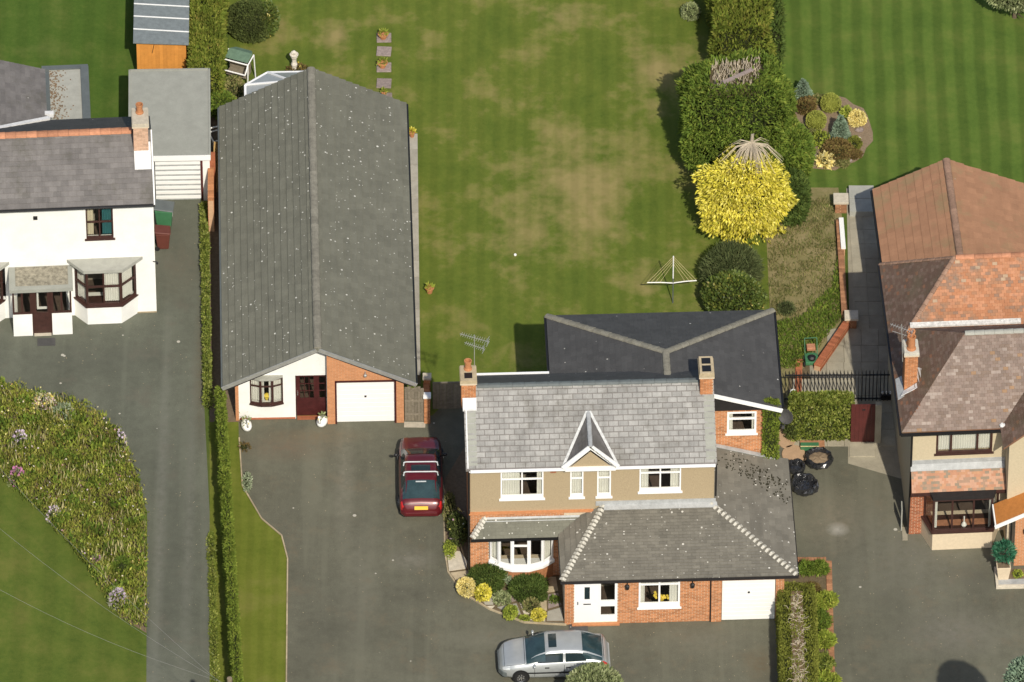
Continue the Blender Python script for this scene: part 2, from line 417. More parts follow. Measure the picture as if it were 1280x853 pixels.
def mk_asphalt(name, base, stain, worn=()):
    n = NT(name)
    a = n.noise(.35, 5, .6); b = n.noise(2.5, 4); c = n.noise(70, 3, .7); d = n.noise(.9, 4, .6, vec=n.vec((1, .12, 1)))
    f = n.math('ADD', n.math('MULTIPLY', a, .45), n.math('ADD', n.math('MULTIPLY', d, .3), n.math('MULTIPLY', b, .25)))
    col = n.ramp(f, [(.36, tuple(x*.78 for x in base)), (.5, base), (.64, tuple(x*1.25 for x in base))])
    col = n.mix(1.0, col, n.ramp(c, [(.3, .72), (.7, 1.28)]), 'MULTIPLY')
    s = n.ramp(n.noise(.8, 6, .75), [(.54, 0.0), (.72, .75)]); col = n.mix(s, col, stain)
    s = n.ramp(n.noise(1.7, 6, .8, vec=n.vec((1, 1, 1), .7)), [(.60, 0.0), (.70, .5)]); col = n.mix(s, col, tuple(x*.72 for x in base))
    s = n.ramp(n.noise(1.0, 3, .5, vec=n.vec((1.5, .07, 1))), [(.56, 0.0), (.66, .35)]); col = n.mix(s, col, tuple(x*1.35 for x in base))
    for (wx, wy, rx, ry, wc, am) in worn:
        q = n.n.new('ShaderNodeMapping'); q.inputs['Location'].default_value = (-wx/rx, -wy/ry, 0); q.inputs['Scale'].default_value = (1/rx, 1/ry, 0)
        n.l.new(n.P(), q.inputs[0]); g = n.n.new('ShaderNodeTexGradient'); g.gradient_type = 'SPHERICAL'; n.l.new(q.outputs[0], g.inputs[0])
        br = n.ramp(n.noise(3.5, 5, .7), [(.35, .25), (.65, 1.0)]); col = n.mix(n.math('MULTIPLY', n.math('MULTIPLY', g.outputs['Fac'], am), br), col, wc)
    col = n.spots(col, 1.3, .10, .35, (.42, .40, .34)); col = n.spots(col, 5, .09, .22, (.30, .28, .22))
    return n.out(col, .92, .2, 0, c, .5, .01)
MATS['asphalt'] = mk_asphalt('asphalt', (.115, .113, .083), (.150, .125, .085), [(*xy(430, 600), .55, 4.5, (.19, .18, .14), .8), (*xy(360, 560), 2.2, 1.0, (.15, .115, .08), .9), (*xy(395, 545), 2.5, .6, (.16, .125, .08), .8), (*xy(515, 700), 1.2, .8, (.20, .19, .155), .8), (*xy(520, 745), 1.6, .9, (.078, .076, .058), .8),
    (*xy(640, 800), 3.0, .8, (.17, .165, .13), .7), (*xy(880, 800), 2.5, 1.2, (.165, .16, .125), .6), (*xy(950, 830), .8, 1.2, (.13, .10, .06), .9), (*xy(1047, 662), .5, .45, (.55, .54, .50), 1.0), (*xy(1040, 650), 1.6, 2.2, (.19, .165, .12), .8), (*xy(1190, 790), 2.6, 1.8, (.165, .155, .13), .8), (*xy(1110, 760), 1.8, 2.5, (.082, .082, .062), .6),
    (*xy(400, 780), 2.0, 3.0, (.082, .081, .062), .6), (*xy(450, 720), 1.0, 5.0, (.16, .155, .12), .6), (*xy(1150, 690), 4.5, 4.0, (.15, .145, .118), .8), (*xy(1120, 620), 2.2, 3.0, (.155, .145, .11), .7), (*xy(1230, 720), 1.5, 1.0, (.085, .082, .066), .7), (*xy(690, 845), 3.5, .6, (.075, .073, .056), .8)])
MATS['asphalt_road'] = mk_asphalt('asphalt_road', (.108, .114, .088), (.125, .115, .09), [(*xy(201, 640), .32, 14, (.165, .165, .14), .8), (*xy(236, 660), .30, 13, (.155, .155, .13), .7), (*xy(218, 640), .5, 12, (.088, .092, .072), .6), (*xy(120, 450), 3.5, 1.0, (.088, .092, .074), .7), (*xy(225, 330), 1.2, 3.0, (.125, .115, .085), .8), (*xy(255, 450), .5, 6, (.115, .095, .06), .9)])

MATS['rough_soil'] = mk_grass('rough_soil', (.13, .135, .045), (.21, .18, .085), (.29, .235, .12), (.32, .25, .15), 0, 1, None, .6, bscale=1.1)
lich = lambda c=(.62, .61, .55): [(4.5, .20, .38, tuple(x*.85 for x in c)), (9, .26, .16, tuple(x*.75 for x in c)), (2.6, .13, .42, c)]
def mk_roof(name, base, rv=.15, streak=.25, spots=None, rough=.75, spec=.3, extra=None, moss=None):
    n = NT(name); a = n.noise(1.2, 5, .65); b = n.noise(22, 3, .7); st = n.noise(3.0, 4, .6, vec=n.vec((1.6, .25, .25)))
    f = n.math('ADD', n.math('MULTIPLY', a, .4), n.math('ADD', n.math('MULTIPLY', b, .3), n.math('MULTIPLY', st, .3)))
    col = n.ramp(f, [(.35, tuple(x*(1-streak) for x in base)), (.65, tuple(min(1, x*(1+streak)) for x in base))])
    if extra:       # tiles of other colours mixed in by the per-tile random value
        col = n.mix(1.0, n.ramp(n.rnd(), extra, 'CONSTANT'), n.ramp(f, [(.35, 1-streak), (.65, 1+streak)]), 'MULTIPLY')
    else: col = n.mix(1.0, col, n.ramp(n.rnd(), [(0, 1-rv), (1, 1+rv)]), 'MULTIPLY')
    if moss:
        q = n.ramp(n.noise(.8, 5, .7), [(.52, 0.0), (.66, 1.0)]); col = n.mix(n.math('MULTIPLY', q, moss[1]), col, moss[0])
    for sp in (spots or []): col = n.spots(col, *sp)
    return n.out(col, rough, spec, 0, b, .35, .01)
MATS['slate_grey'] = mk_roof('slate_grey', (.275, .270, .255), .14, .32, rough=.5, spec=.5, moss=((.15, .14, .12), .6), spots=[(9, .10, .05, (.55, .54, .5))])
MATS['slate_dark'] = mk_roof('slate_dark', (.066, .065, .064), .10, .18, rough=.6, spots=[(2.2, .13, .35, (.5, .49, .45)), (5, .16, .14, (.42, .41, .37))])
MATS['slate_brown'] = mk_roof('slate_brown', (.150, .140, .134), .14, .25, rough=.65, spots=[(3, .08, .2, (.5, .48, .45))], moss=((.085, .08, .06), .5))
MATS['tile_grey'] = mk_roof('tile_grey', (.143, .142, .111), .07, .18, lich())
MATS['tile_olive'] = mk_roof('tile_olive', (.168, .157, .130), .13, .2, lich((.68, .66, .6)))
MATS['tile_red'] = mk_roof('tile_red', (.33, .175, .10), .08, .16, [(3, .07, .12, (.5, .45, .4))], moss=((.26, .19, .10), .7))
MATS['tile_brown'] = mk_roof('tile_brown', (.22, .15, .125), .1, .2, extra=[(0, (.185, .140, .115)), (.3, (.215, .162, .135)), (.55, (.235, .182, .152)), (.82, (.30, .245, .21)), (.90, (.19, .14, .11)), (.98, (.27, .17, .10))])
MATS['tile_orange'] = mk_roof('tile_orange', (.38, .17, .08), .1, .2, extra=[(0, (.36, .16, .08)), (.25, (.40, .19, .10)), (.45, (.42, .20, .11)), (.70, (.31, .16, .09)), (.88, (.25, .15, .10)), (.97, (.38, .27, .18))], moss=((.19, .15, .115), .8))
MATS['tile_mixed'] = mk_roof('tile_mixed', (.4, .2, .12), .1, .15, extra=[(0, (.37, .19, .115)), (.3, (.42, .245, .165)), (.55, (.29, .19, .13)), (.72, (.22, .175, .125)), (.88, (.39, .21, .12))])
MATS['tile_plain_shaded'] = mk_roof('tile_plain_shaded', (.12, .07, .05), .12, .25, extra=[(0, (.125, .078, .056)), (.5, (.14, .095, .07)), (.8, (.17, .115, .09)), (.95, (.2, .1, .06))], moss=((.10, .085, .05), .5))  # darker copy of the plain tiles, with the unlit slopes' shade in its colour
simple_mats = dict(
    felt_grey=((.29, .295, .26), .9, .12, 2, 0, .2), felt_shed=((.17, .195, .20), .85, .2, 5, .0, .3), felt_light=((.34, .34, .30), .9, .12, 3, 0, .2),
    ridge_grey=((.20, .19, .155), .85, .25, 6, .15, .2), ridge_terracotta=((.45, .21, .12), .8, .2, 6, .25, .2), ridge_brown=((.27, .17, .12), .8, .25, 8, .2, .2),
    lead=((.36, .37, .37), .55, .22, 4, 0, .5), lead_white=((.62, .62, .62), .6, .2, 5, 0, .4), cement=((.48, .46, .40), .9, .25, 6, 0, .2),
    white_render=((.75, .75, .72), .85, .09, 1.2, 0, .2), cream_render=((.50, .425, .295), .9, .08, 12, 0, .2), roughcast=((.37, .295, .19), .95, .16, 30, 0, .1),
    pale_render=((.60, .50, .36), .9, .08, 8, 0, .2), white_upvc=((.82, .82, .82), .35, .02, 2, 0, .5), white_paint=((.80, .80, .78), .5, .03, 3, 0, .4),
    brown_wood=((.050, .022, .018), .45, .3, 6, 0, .4), dark_door=((.055, .012, .012), .45, .3, 5, 0, .4), maroon_paint=((.085, .020, .018), .5, .25, 4, 0, .4),
    brick_orange=((.46, .205, .095), .9, .16, 9, .26, .15), brick_pale=((.50, .235, .115), .9, .10, 9, .10, .15), brick_pink=((.52, .34, .24), .9, .15, 9, .2, .15), brick_red=((.34, .12, .06), .9, .18, 9, .3, .15), mortar=((.56, .47, .35), .95, .1, 14, 0, .1),
    mortar_pale=((.52, .33, .20), .95, .1, 14, 0, .1),
    black_plastic=((.012, .012, .013), .4, .2, 4, 0, .5), black_metal=((.014, .014, .015), .5, .2, 4, 0, .5), soffit_black=((.02, .018, .018), .7, .2, 4, 0, .3), grey_metal=((.50, .50, .48), .4, .15, 6, 0, .5, .6),
    terracotta=((.50, .22, .10), .8, .15, 8, .2, .2), stone_pale=((.50, .45, .36), .9, .18, 6, .15, .2), stone_brown=((.40, .33, .22), .9, .2, 5, .22, .2), slab=((.36, .34, .29), .9, .18, 3, .18, .2), slab_concrete=((.32, .29, .22), .9, .18, 2, .12, .2),
    slab_pink=((.26, .21, .19), .9, .3, 9, .2, .2), soil=((.16, .12, .08), .95, .25, 8, 0, .1), gravel=((.22, .165, .11), .95, .25, 14, 0, .1), brick_edge=((.34, .17, .09), .9, .25, 7, .3, .2),
    timber_grey=((.21, .18, .135), .9, .25, 9, .2, .2), timber_orange=((.58, .25, .055), .75, .12, 4, .10, .2), timber_tan=((.45, .29, .11), .8, .2, 6, .2, .2), wood_pole=((.20, .16, .11), .9, .25, 8, 0, .2), bark=((.13, .10, .07), .95, .3, 12, .2, .1), twig_pale=((.42, .36, .27), .95, .25, 12, .3, .1), twig_brown=((.20, .14, .09), .95, .3, 12, .3, .1),
    interior=((.34, .31, .26), .9, .1, 2, 0, .1), carpet=((.11, .08, .065), .95, .2, 3, 0, .1), curtain=((.78, .78, .74), .9, .05, 3, 0, .1), curtain_cream=((.66, .60, .46), .9, .08, 3, 0, .1), curtain_teal=((.04, .16, .18), .9, .1, 3, 0, .1),
    rubber=((.018, .018, .018), .8, .2, 6, 0, .2), plastic_green=((.05, .16, .075), .45, .15, 3, 0, .4), plastic_grey=((.11, .125, .125), .5, .15, 3, 0, .4), plastic_brown=((.115, .035, .025), .5, .15, 3, 0, .4),
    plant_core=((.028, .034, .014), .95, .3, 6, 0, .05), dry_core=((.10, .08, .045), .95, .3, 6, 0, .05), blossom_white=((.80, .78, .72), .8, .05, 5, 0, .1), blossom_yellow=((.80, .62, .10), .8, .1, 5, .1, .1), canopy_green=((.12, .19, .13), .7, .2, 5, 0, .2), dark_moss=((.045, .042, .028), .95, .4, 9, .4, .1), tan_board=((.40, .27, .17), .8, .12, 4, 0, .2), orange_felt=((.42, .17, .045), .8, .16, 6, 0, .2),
    wire=((.26, .26, .24), .6, .1, 5, 0, .3), valley_lead=((.50, .51, .51), .6, .25, 6, 0, .4), flashing_mortar=((.55, .54, .52), .8, .35, 8, 0, .2), plate_yellow=((.72, .47, .06), .5, .05, 5, 0, .3), cane=((.50, .42, .22), .8, .2, 6, 0, .2), ornament=((.62, .58, .50), .9, .2, 12, 0, .2), mulch=((.13, .10, .06), .95, .3, 12, 0, .1))
for k, v in simple_mats.items():
    MATS[k] = simple(k, v[0], v[1], v[2], v[3], v[4], v[5], v[6] if len(v) > 6 else 0, bump=.25)
def mk_leaf(name, stops, rough=.75, spec=.15, sc=1.2, cl=.35, csc=2.6):
    n = NT(name); a = n.noise(sc, 3); q = n.ramp(n.noise(csc, 4, .6), [(.32, 0.0), (.68, 1.0)])
    hue = n.math('ADD', n.math('MULTIPLY', n.rnd(), 1-cl), n.math('MULTIPLY', q, cl))
    col = n.ramp(hue, stops); col = n.mix(1.0, col, n.ramp(a, [(.3, .72), (.7, 1.25)]), 'MULTIPLY')
    n.out(col, rough, spec)
    n.b.inputs['Subsurface Weight'].default_value = 0
    tr = n.n.new('ShaderNodeBsdfTranslucent'); n.l.new(col, tr.inputs[0]); ms = n.n.new('ShaderNodeMixShader'); ms.inputs[0].default_value = .28
    o = n.n['Material Output']; n.l.new(n.b.outputs[0], ms.inputs[1]); n.l.new(tr.outputs[0], ms.inputs[2]); n.l.new(ms.outputs[0], o.inputs[0]); return n.m
MATS['leaf_conifer'] = mk_leaf('leaf_conifer', [(0, (.07, .125, .018)), (.5, (.135, .20, .030)), (.85, (.22, .27, .045)), (1, (.32, .31, .07))])
MATS['leaf_conifer_dark'] = mk_leaf('leaf_conifer_dark', [(0, (.045, .075, .016)), (.6, (.085, .13, .028)), (1, (.16, .20, .045))])
MATS['leaf_hedge'] = mk_leaf('leaf_hedge', [(0, (.09, .14, .018)), (.6, (.17, .22, .032)), (1, (.27, .30, .055))])
MATS['leaf_hedge_tan'] = mk_leaf('leaf_hedge_tan', [(0, (.09, .13, .018)), (.5, (.165, .205, .03)), (.85, (.26, .26, .05)), (1, (.36, .27, .08))])
MATS['leaf_golden'] = mk_leaf('leaf_golden', [(0, (.16, .20, .025)), (.22, (.44, .41, .04)), (.50, (.74, .65, .08)), (.85, (.86, .78, .20)), (1, (.90, .85, .42))], cl=.38, csc=6)
MATS['leaf_shrub'] = mk_leaf('leaf_shrub', [(0, (.055, .075, .022)), (.6, (.09, .115, .032)), (1, (.15, .17, .05))])
MATS['leaf_feather'] = mk_leaf('leaf_feather', [(0, (.07, .095, .035)), (.7, (.12, .145, .055)), (1, (.2, .21, .09))])
MATS['leaf_laurel'] = mk_leaf('leaf_laurel', [(0, (.05, .09, .018)), (.65, (.12, .16, .032)), (.86, (.20, .21, .04)), (.93, (.62, .52, .14)), (1, (.75, .68, .36))], .5, .4)
MATS['leaf_olive'] = mk_leaf('leaf_olive', [(0, (.12, .14, .022)), (1, (.25, .26, .05))])
MATS['leaf_ball'] = mk_leaf('leaf_ball', [(0, (.25, .28, .05)), (1, (.42, .44, .10))])
MATS['leaf_blue'] = mk_leaf('leaf_blue', [(0, (.14, .21, .13)), (.6, (.25, .34, .24)), (1, (.38, .46, .33))])
MATS['leaf_cream'] = mk_leaf('leaf_cream', [(0, (.55, .44, .12)), (.5, (.80, .68, .25)), (1, (.90, .84, .5))])
MATS['leaf_lime'] = mk_leaf('leaf_lime', [(0, (.16, .22, .03)), (.55, (.28, .34, .05)), (.85, (.42, .44, .08)), (1, (.62, .58, .15))])
MATS['leaf_silver'] = mk_leaf('leaf_silver', [(0, (.20, .25, .14)), (.6, (.32, .38, .24)), (1, (.52, .56, .40))])
MATS['leaf_bronze'] = mk_leaf('leaf_bronze', [(0, (.11, .08, .03)), (.5, (.18, .12, .045)), (.8, (.20, .17, .05)), (1, (.34, .25, .10))])
MATS['leaf_ivy'] = mk_leaf('leaf_ivy', [(0, (.08, .12, .018)), (.5, (.17, .21, .035)), (.85, (.32, .34, .08)), (1, (.60, .56, .26))], .55, .3)
MATS['leaf_greygreen'] = mk_leaf('leaf_greygreen', [(0, (.15, .19, .08)), (.6, (.27, .31, .14)), (1, (.46, .48, .28))])
MATS['leaf_planter'] = mk_leaf('leaf_planter', [(0, (.02, .10, .055)), (.6, (.04, .17, .09)), (1, (.14, .32, .2))], .5, .4)
MATS['leaf_meadow'] = mk_leaf('leaf_meadow', [(0, (.09, .14, .025)), (.30, (.17, .22, .035)), (.56, (.27, .29, .055)), (.80, (.38, .36, .09)), (.92, (.30, .17, .06)), (1, (.45, .42, .2))], cl=.62, csc=3.2)
MATS['leaf_rough'] = mk_leaf('leaf_rough', [(0, (.09, .13, .03)), (.4, (.19, .205, .065)), (.75, (.31, .27, .12)), (1, (.42, .34, .18))])
MATS['leaf_straw'] = mk_leaf('leaf_straw', [(0, (.40, .34, .14)), (1, (.70, .64, .34))])
MATS['petals'] = mk_leaf('petals', [(0, (.80, .78, .70)), (.35, (.78, .68, .10)), (.55, (.75, .70, .62)), (.68, (.62, .44, .58)), (.8, (.65, .25, .08)), (1, (.85, .8, .6))], sc=.1)
MATS['petals_lilac'] = mk_leaf('petals_lilac', [(0, (.48, .36, .50)), (1, (.74, .64, .72))], sc=.1)
MATS['petals_pink'] = mk_leaf('petals_pink', [(0, (.48, .16, .34)), (1, (.66, .32, .48))], sc=.1)
MATS['petals_yellow'] = mk_leaf('petals_yellow', [(0, (.8, .6, .05)), (1, (.9, .78, .2))], sc=.1)
def mk_glass(name, tint, refl_rough=.03):
    m = bpy.data.materials.new(name); m.use_nodes = True; t = m.node_tree; n = t.nodes; n.clear(); l = t.links
    tr = n.new('ShaderNodeBsdfTransparent'); tr.inputs[0].default_value = (*tint, 1); gl = n.new('ShaderNodeBsdfGlossy'); gl.inputs['Roughness'].default_value = refl_rough
    fr = n.new('ShaderNodeFresnel'); fr.inputs[0].default_value = 1.5; mx = n.new('ShaderNodeMixShader'); o = n.new('ShaderNodeOutputMaterial')
    ge = n.new('ShaderNodeNewGeometry'); iv = n.new('ShaderNodeMath'); iv.operation = 'SUBTRACT'; iv.inputs[0].default_value = 1; l.new(ge.outputs['Backfacing'], iv.inputs[1])
    mu = n.new('ShaderNodeMath'); mu.operation = 'MULTIPLY'; l.new(fr.outputs[0], mu.inputs[0]); l.new(iv.outputs[0], mu.inputs[1])
    l.new(mu.outputs[0], mx.inputs[0]); l.new(tr.outputs[0], mx.inputs[1]); l.new(gl.outputs[0], mx.inputs[2]); l.new(mx.outputs[0], o.inputs[0]); return m
MATS['glass'] = mk_glass('glass', (.90, .90, .88)); MATS['glass_roof'] = simple('glass_roof', (.33, .35, .35), .25, .12, 2, 0, .6)
def mk_paint(name, c, metal, rough=.3):
    n = NT(name); a = n.noise(3, 3); n.out(n.ramp(a, [(.3, tuple(x*.93 for x in c)), (.7, tuple(x*1.05 for x in c))]), rough, .5, metal)
    n.b.inputs['Coat Weight'].default_value = .5; n.b.inputs['Coat Roughness'].default_value = .08; return n.m
MATS['paint_red'] = mk_paint('paint_red', (.105, .010, .014), .15); MATS['paint_silver'] = mk_paint('paint_silver', (.46, .485, .49), .45, .36)
MATS['paint_green'] = mk_paint('paint_green', (.02, .12, .07), .0)
MATS['car_glass'] = simple('car_glass', (.018, .030, .034), .08, .2, 3, 0, .6); MATS['car_glass_blue'] = simple('car_glass_blue', (.026, .050, .056), .12, .35, 2.2, 0, .6)
MATS['lamp_red'] = simple('lamp_red', (.45, .02, .02), .25, .1, 3, 0, .5); MATS['lamp_clear'] = simple('lamp_clear', (.55, .58, .6), .2, .15, 8, 0, .6); MATS['chrome'] = simple('chrome', (.65, .65, .66), .25, .05, 3, 0, .5, metal=.9)

# ---------------------------------------------------------------- ground
def sheet(name, pts, z, m, px=True):
    P = [G(*p) for p in pts] if px else [Vector((*p, 0)) for p in pts]
    mb = MB(); mb.add([(p.x, p.y, z) for p in P], [tuple(range(len(P)))])
    o = struct(name, mb, m)
    if o.data.polygons[0].normal.z < 0: o.data.flip_normals()
    return o
g = MB(); g.add([(-700, -700, 0), (700, -700, 0), (700, 900, 0), (-700, 900, 0)], [(0, 1, 2, 3)]); struct('ground', g, 'grass_far')
sheet('lawn', [(286, -180), (286, 560), (536, 560), (576, 505), (700, 520), (980, 520), (970, 380), (905, -180)], .004, 'lawn_centre')
sheet('lawn', [(905, -180), (960, 250), (975, 330), (1500, 330), (1500, -180)], .004, 'lawn_right')
sheet('lawn', [(-300, -180), (-300, 330), (200, 330), (240, 140), (240, -180)], .004, 'lawn_left')
sheet('lawn', [(-300, 560), (-300, 1150), (187, 1150), (184, 853), (186, 560)], .004, 'lawn_front')
# tarmac
sheet('road', [(-300, 300), (-300, 1180), (262, 1180), (262, 853), (262, 640), (254, 480), (254, 250), (190, 250)], .008, 'asphalt_road')
sheet('lawn', [(-300, 600), (-300, 1150), (184, 1150), (183, 853), (184, 640), (150, 560), (40, 540)], .012, 'lawn_front')
sheet('driveway', [(297, 520), (540, 520), (575, 486), (980, 486), (1060, 545), (1130, 545), (1300, 560), (1500, 560), (1500, 1180), (357, 1180), (357, 853), (359, 700), (352, 672), (326, 650), (303, 610), (298, 560)], .008, 'asphalt')
sheet('verge', [(262, 486), (297, 486), (299, 560), (304, 610), (327, 650), (353, 672), (360, 700), (358, 853), (357, 1180), (262, 1180), (262, 853)], .012, 'verge')
sheet('passage', [(262, 120), (278, 120), (300, 480), (300, 528), (262, 528)], .014, 'soil')
sheet('rough_ground', [(955, 235), (1048, 235), (1056, 300), (1058, 420), (1003, 470), (1000, 520), (965, 520), (962, 380)], .012, 'rough_soil')
sheet('flower_bed_soil', [(-60, 478), (0, 482), (50, 497), (108, 512), (148, 542), (170, 590), (181, 640), (183, 792), (150, 772), (108, 700), (58, 640), (-60, 540)], .016, 'soil')
sheet('border_soil', [(978, 703), (1038, 703), (1044, 853), (1046, 1000), (978, 1000)], .012, 'mulch')
sheet('bed_soil', [(556, 600), (580, 560), (596, 700), (705, 712), (706, 779), (655, 776), (612, 760), (578, 742), (560, 715), (556, 690)], .012, 'soil')
def ell(cx, cy, rx, ry, n=28, w=.04): return [(cx+rx*math.cos(2*math.pi*k/n)*(1+w*math.sin(k*2.3)), cy+ry*math.sin(2*math.pi*k/n)*(1+w*math.sin(k*2.3))) for k in range(n)]
sheet('rockery_soil', ell(1030, 166, 61, 47), .014, 'gravel')
# kerb of stones along the verge and the drive edge

# ================================================================ buildings
def put_tiles(roof, planes, gauge, tw, mat, thick=.03, mode='course', limit=300, name='tile_course', stagger=.5, jit=0.0, gap=.006, keyf=None):
    ms = []
    for p in planes:
        if mode == 'joined':
            J = roof_plane(p, gauge, tw, thick, 'joined', gap=gap, stagger=stagger, jit=jit)
            fixn(J.build(name, mat, roof, 'stuff'))
        else: ms += roof_plane(p, gauge, tw, thick, mode, gap=gap, stagger=stagger, jit=jit)
    if mode == 'joined': return
    if keyf: ms.sort(key=keyf)
    rest = MB()
    for i, m in enumerate(ms):
        if i < limit: fixn(m.build(name, mat, roof))
        else:
            b = len(rest.v); rest.v += m.v; rest.f += [tuple(b+q for q in f) for f in m.f]; rest.r += [random.random()]*len(m.f)
    if rest.v: fixn(rest.build(name, mat, roof, 'stuff'))
def bar3(mb, a, b, wd, ht, up=(0, 0, 1), r=0.0, n=1, gap=0.0, over=0.0):
    "a run of n boxes from a to b (ridge tiles, barge boards)"
    a, b = Vector(a), Vector(b); d = (b-a); L = d.length; d.normalize(); s = d.cross(Vector(up)).normalized(); u = s.cross(d)
    for i in range(n):
        p = a+d*(L*i/n+gap/2); q = a+d*(L*(i+1)/n-gap/2+over)
        mb.add([p-s*wd/2, p+s*wd/2, p+s*wd/2+u*ht, p-s*wd/2+u*ht, q-s*wd/2, q+s*wd/2, q+s*wd/2+u*ht, q-s*wd/2+u*ht],
            [(0, 1, 2, 3), (7, 6, 5, 4), (0, 4, 5, 1), (1, 5, 6, 2), (2, 6, 7, 3), (3, 7, 4, 0)], random.random() if n > 1 else r)
def ridge(roof, a, b, mat, n, rad=.11, name='ridge_tile', lift=.0, parts=True, taper=.012, rs=0.15):
    "half-round ridge or hip tiles, one part each"
    a, b = Vector(a), Vector(b); d = (b-a).normalized(); L = (b-a).length; s = d.cross(Vector((0, 0, 1))).normalized(); u = s.cross(d)
    J = MB()
    for i in range(n):
        m = MB() if parts else J; p = a+d*(L*i/n+.004); q = a+d*(L*(i+1)/n-.004)
        vs = []
        for c, k in ((p, 1), (q, 1+taper/rad*1.5)):
            for t in range(7):
                an = math.pi*t/6; vs.append(c+s*math.cos(an)*rad*k+u*(math.sin(an)*rad*.62*k+lift-.02))
        fs = [(t, t+1, 8+t, 7+t) for t in range(6)]+[tuple(range(7))[::-1], tuple(range(7, 14)), (0, 7, 13, 6)]
        m.add(vs, fs, random.random())
        if parts: m.build(name, mat, roof)
    if not parts: J.build(name, mat, roof)
def chimney(parent, x0, x1, y0, y1, z0, z1, mat, capmat, pots, aerial=None, tall=0.0, potmat='terracotta', potr=.14, poth=.38):
    core = MB(); core.box(x0+.008, x1-.008, y0+.008, y1-.008, z0, z1)
    core.box(x0-.05, x1+.05, y0-.05, y1+.05, z1-.16, z1-.005)
    c = core.build('chimney', 'mortar', parent)
    b = MB(); n = int((z1-.17-z0)/.075)
    for i in range(n):
        za = z0+i*.075; k = 0
        for (u0, u1, fy, ax) in ((x0, x1, y0, 0), (x0, x1, y1, 0), (y0, y1, x0, 1), (y0, y1, x1, 1)):
            u = u0-(i % 2)*.11
            while u < u1:
                a, e = max(u, u0)+.005, min(u+.225, u1)-.005
                if e-a > .02:
                    if ax == 0: b.box(a, e, fy-.006, fy+.006, za+.006, za+.069, random.random())
                    else: b.box(fy-.006, fy+.006, a, e, za+.006, za+.069, random.random())
                u += .225
    b.build('chimney_brickwork', mat, c, 'stuff')
    k = MB(); k.box(x0-.052, x1+.052, y0-.052, y1+.052, z1-.09, z1+.0); k.box(x0-.03, x1+.03, y0-.03, y1+.03, z1, z1+.06); k.build('cap', capmat, c)
    for (px, py, hh) in pots:
        p = MB(); q = potr; p.lathe([(q*1.15, 0), (q*1.1, .05), (q*.9, .08), (q*.85, hh-.08), (q*1.05, hh-.06), (q*1.05, hh), (q*.75, hh), (q*.7, hh-.2)], (px, py, z1+.06), 14)
        p.build('chimney_pot', potmat, c, smooth=False)
    return c
def aerial(parent, base, top, specs, mat='grey_metal'):
    m = MB(); m.tube([base, top], .016, 6)
    for (z, ang, L, n, ew, tilt) in specs:
        c = Vector((top[0], top[1], z)); d = Vector((math.cos(ang), math.sin(ang), tilt)); s = Vector((-math.sin(ang), math.cos(ang), 0))
        m.tube([c-d*L*.5, c+d*L*.5], .012, 5)
        for i in range(n):
            p = c+d*L*(-.5+(i+.3)/n); e = ew*(1-.35*i/n); m.tube([p-s*e/2, p+s*e/2], .008, 4)
        p = c-d*L*.47
        for q in (-1, 1): m.tube([p+Vector((0, 0, q*.12))-s*ew*.5, p+Vector((0, 0, q*.12))+s*ew*.5], .01, 4)
        m.tube([p+Vector((0, 0, -.13)), p+Vector((0, 0, .13))], .01, 4)
    return m.build('tv_aerial', mat, parent)
def frame_thing(name, label, cat, px, py, z, rot):
    p = W(px, py, z); return thing(name, label, cat, (p.x, p.y, 0), R(rot))
def inv(t, px, py, z=0.0):
    p = W(px, py, z)-t.location; c, s = math.cos(t.rotation_euler.z), math.sin(t.rotation_euler.z)
    return Vector((p.x*c+p.y*s, -p.x*s+p.y*c, z))

# ---------------------------------------------------------------- bungalow
H = frame_thing('bungalow', 'long low bungalow with a lichen-spotted grey tiled roof, half white and half orange brick front', 'bungalow', 299, 525, 0, 1.7)
RX, RZ, EZ, EW, EE, YF, YB = 3.08, 4.0, 2.1, -.57, 6.82, -.44, 16.15
sW = (RZ-EZ)/(RX-EW); sE = (RZ-EZ)/(EE-RX)
m = MB()
dops = [(.44, 1.72, .86, 2.2), (2.2, 3.4, .0, 2.25)]
wall(m, 0, 3.42, 0, 2.35, 0, .25, dops)
m.add([(0, 0, 2.35), (3.42, 0, 2.35), (3.42, 0, RZ-sE*.34-.13), (RX, 0, RZ-.13), (0, 0, RZ-sW*3.08-.13)], [(0, 1, 2, 3, 4)])
m.box(-.01, .24, .25, 16.0, 0, 2.3); m.box(0, 6.38, 15.9, 16.0, 0, 2.2)
m.build('wall', 'white_render', H)
m = MB(); wall(m, 3.42, 6.38, 0, 2.3, -.35, -.12, [(3.75, 6.06, 0, 2.2)]); m.box(6.15, 6.38, -.12, 16.0, 0, 2.3); m.box(3.42, 3.5, -.12, .3, 0, 2.3)
m.add([(3.42, -.35, 2.3), (6.38, -.35, 2.3), (6.38, -.35, 2.302), (3.42, -.35, RZ-sE*.34-.14)], [(0, 1, 2, 3)])
m.box(-.13, 0.0, -.05, .2, 0, 2.25)
m.build('wall', 'mortar_pale', H)
m = MB(); bricks(m, [(3.42, 0), (6.38, 0), (6.38, 2.3), (3.42, RZ-sE*.34-.15)], -.35, [(3.75, 6.06, 0, 2.2)]); bricks(m, [(-.13, 0), (0.0, 0), (0.0, 2.15), (-.13, 2.1)], -.05)
m.build('brickwork', 'brick_pale', H, 'stuff')
m = MB(); m.box(.02, 2.18, -.012, .0, 0.0, .09); m.build('plinth', 'brick_red', H)
m = MB(); m.box(0.2, 6.2, .25, 15.9, -.02, .02); m.build('floor', 'carpet', H)
m = MB(); m.box(.24, 6.15, 2.6, 2.7, 0.02, 2.2); m.build('interior_wall', 'interior', H)
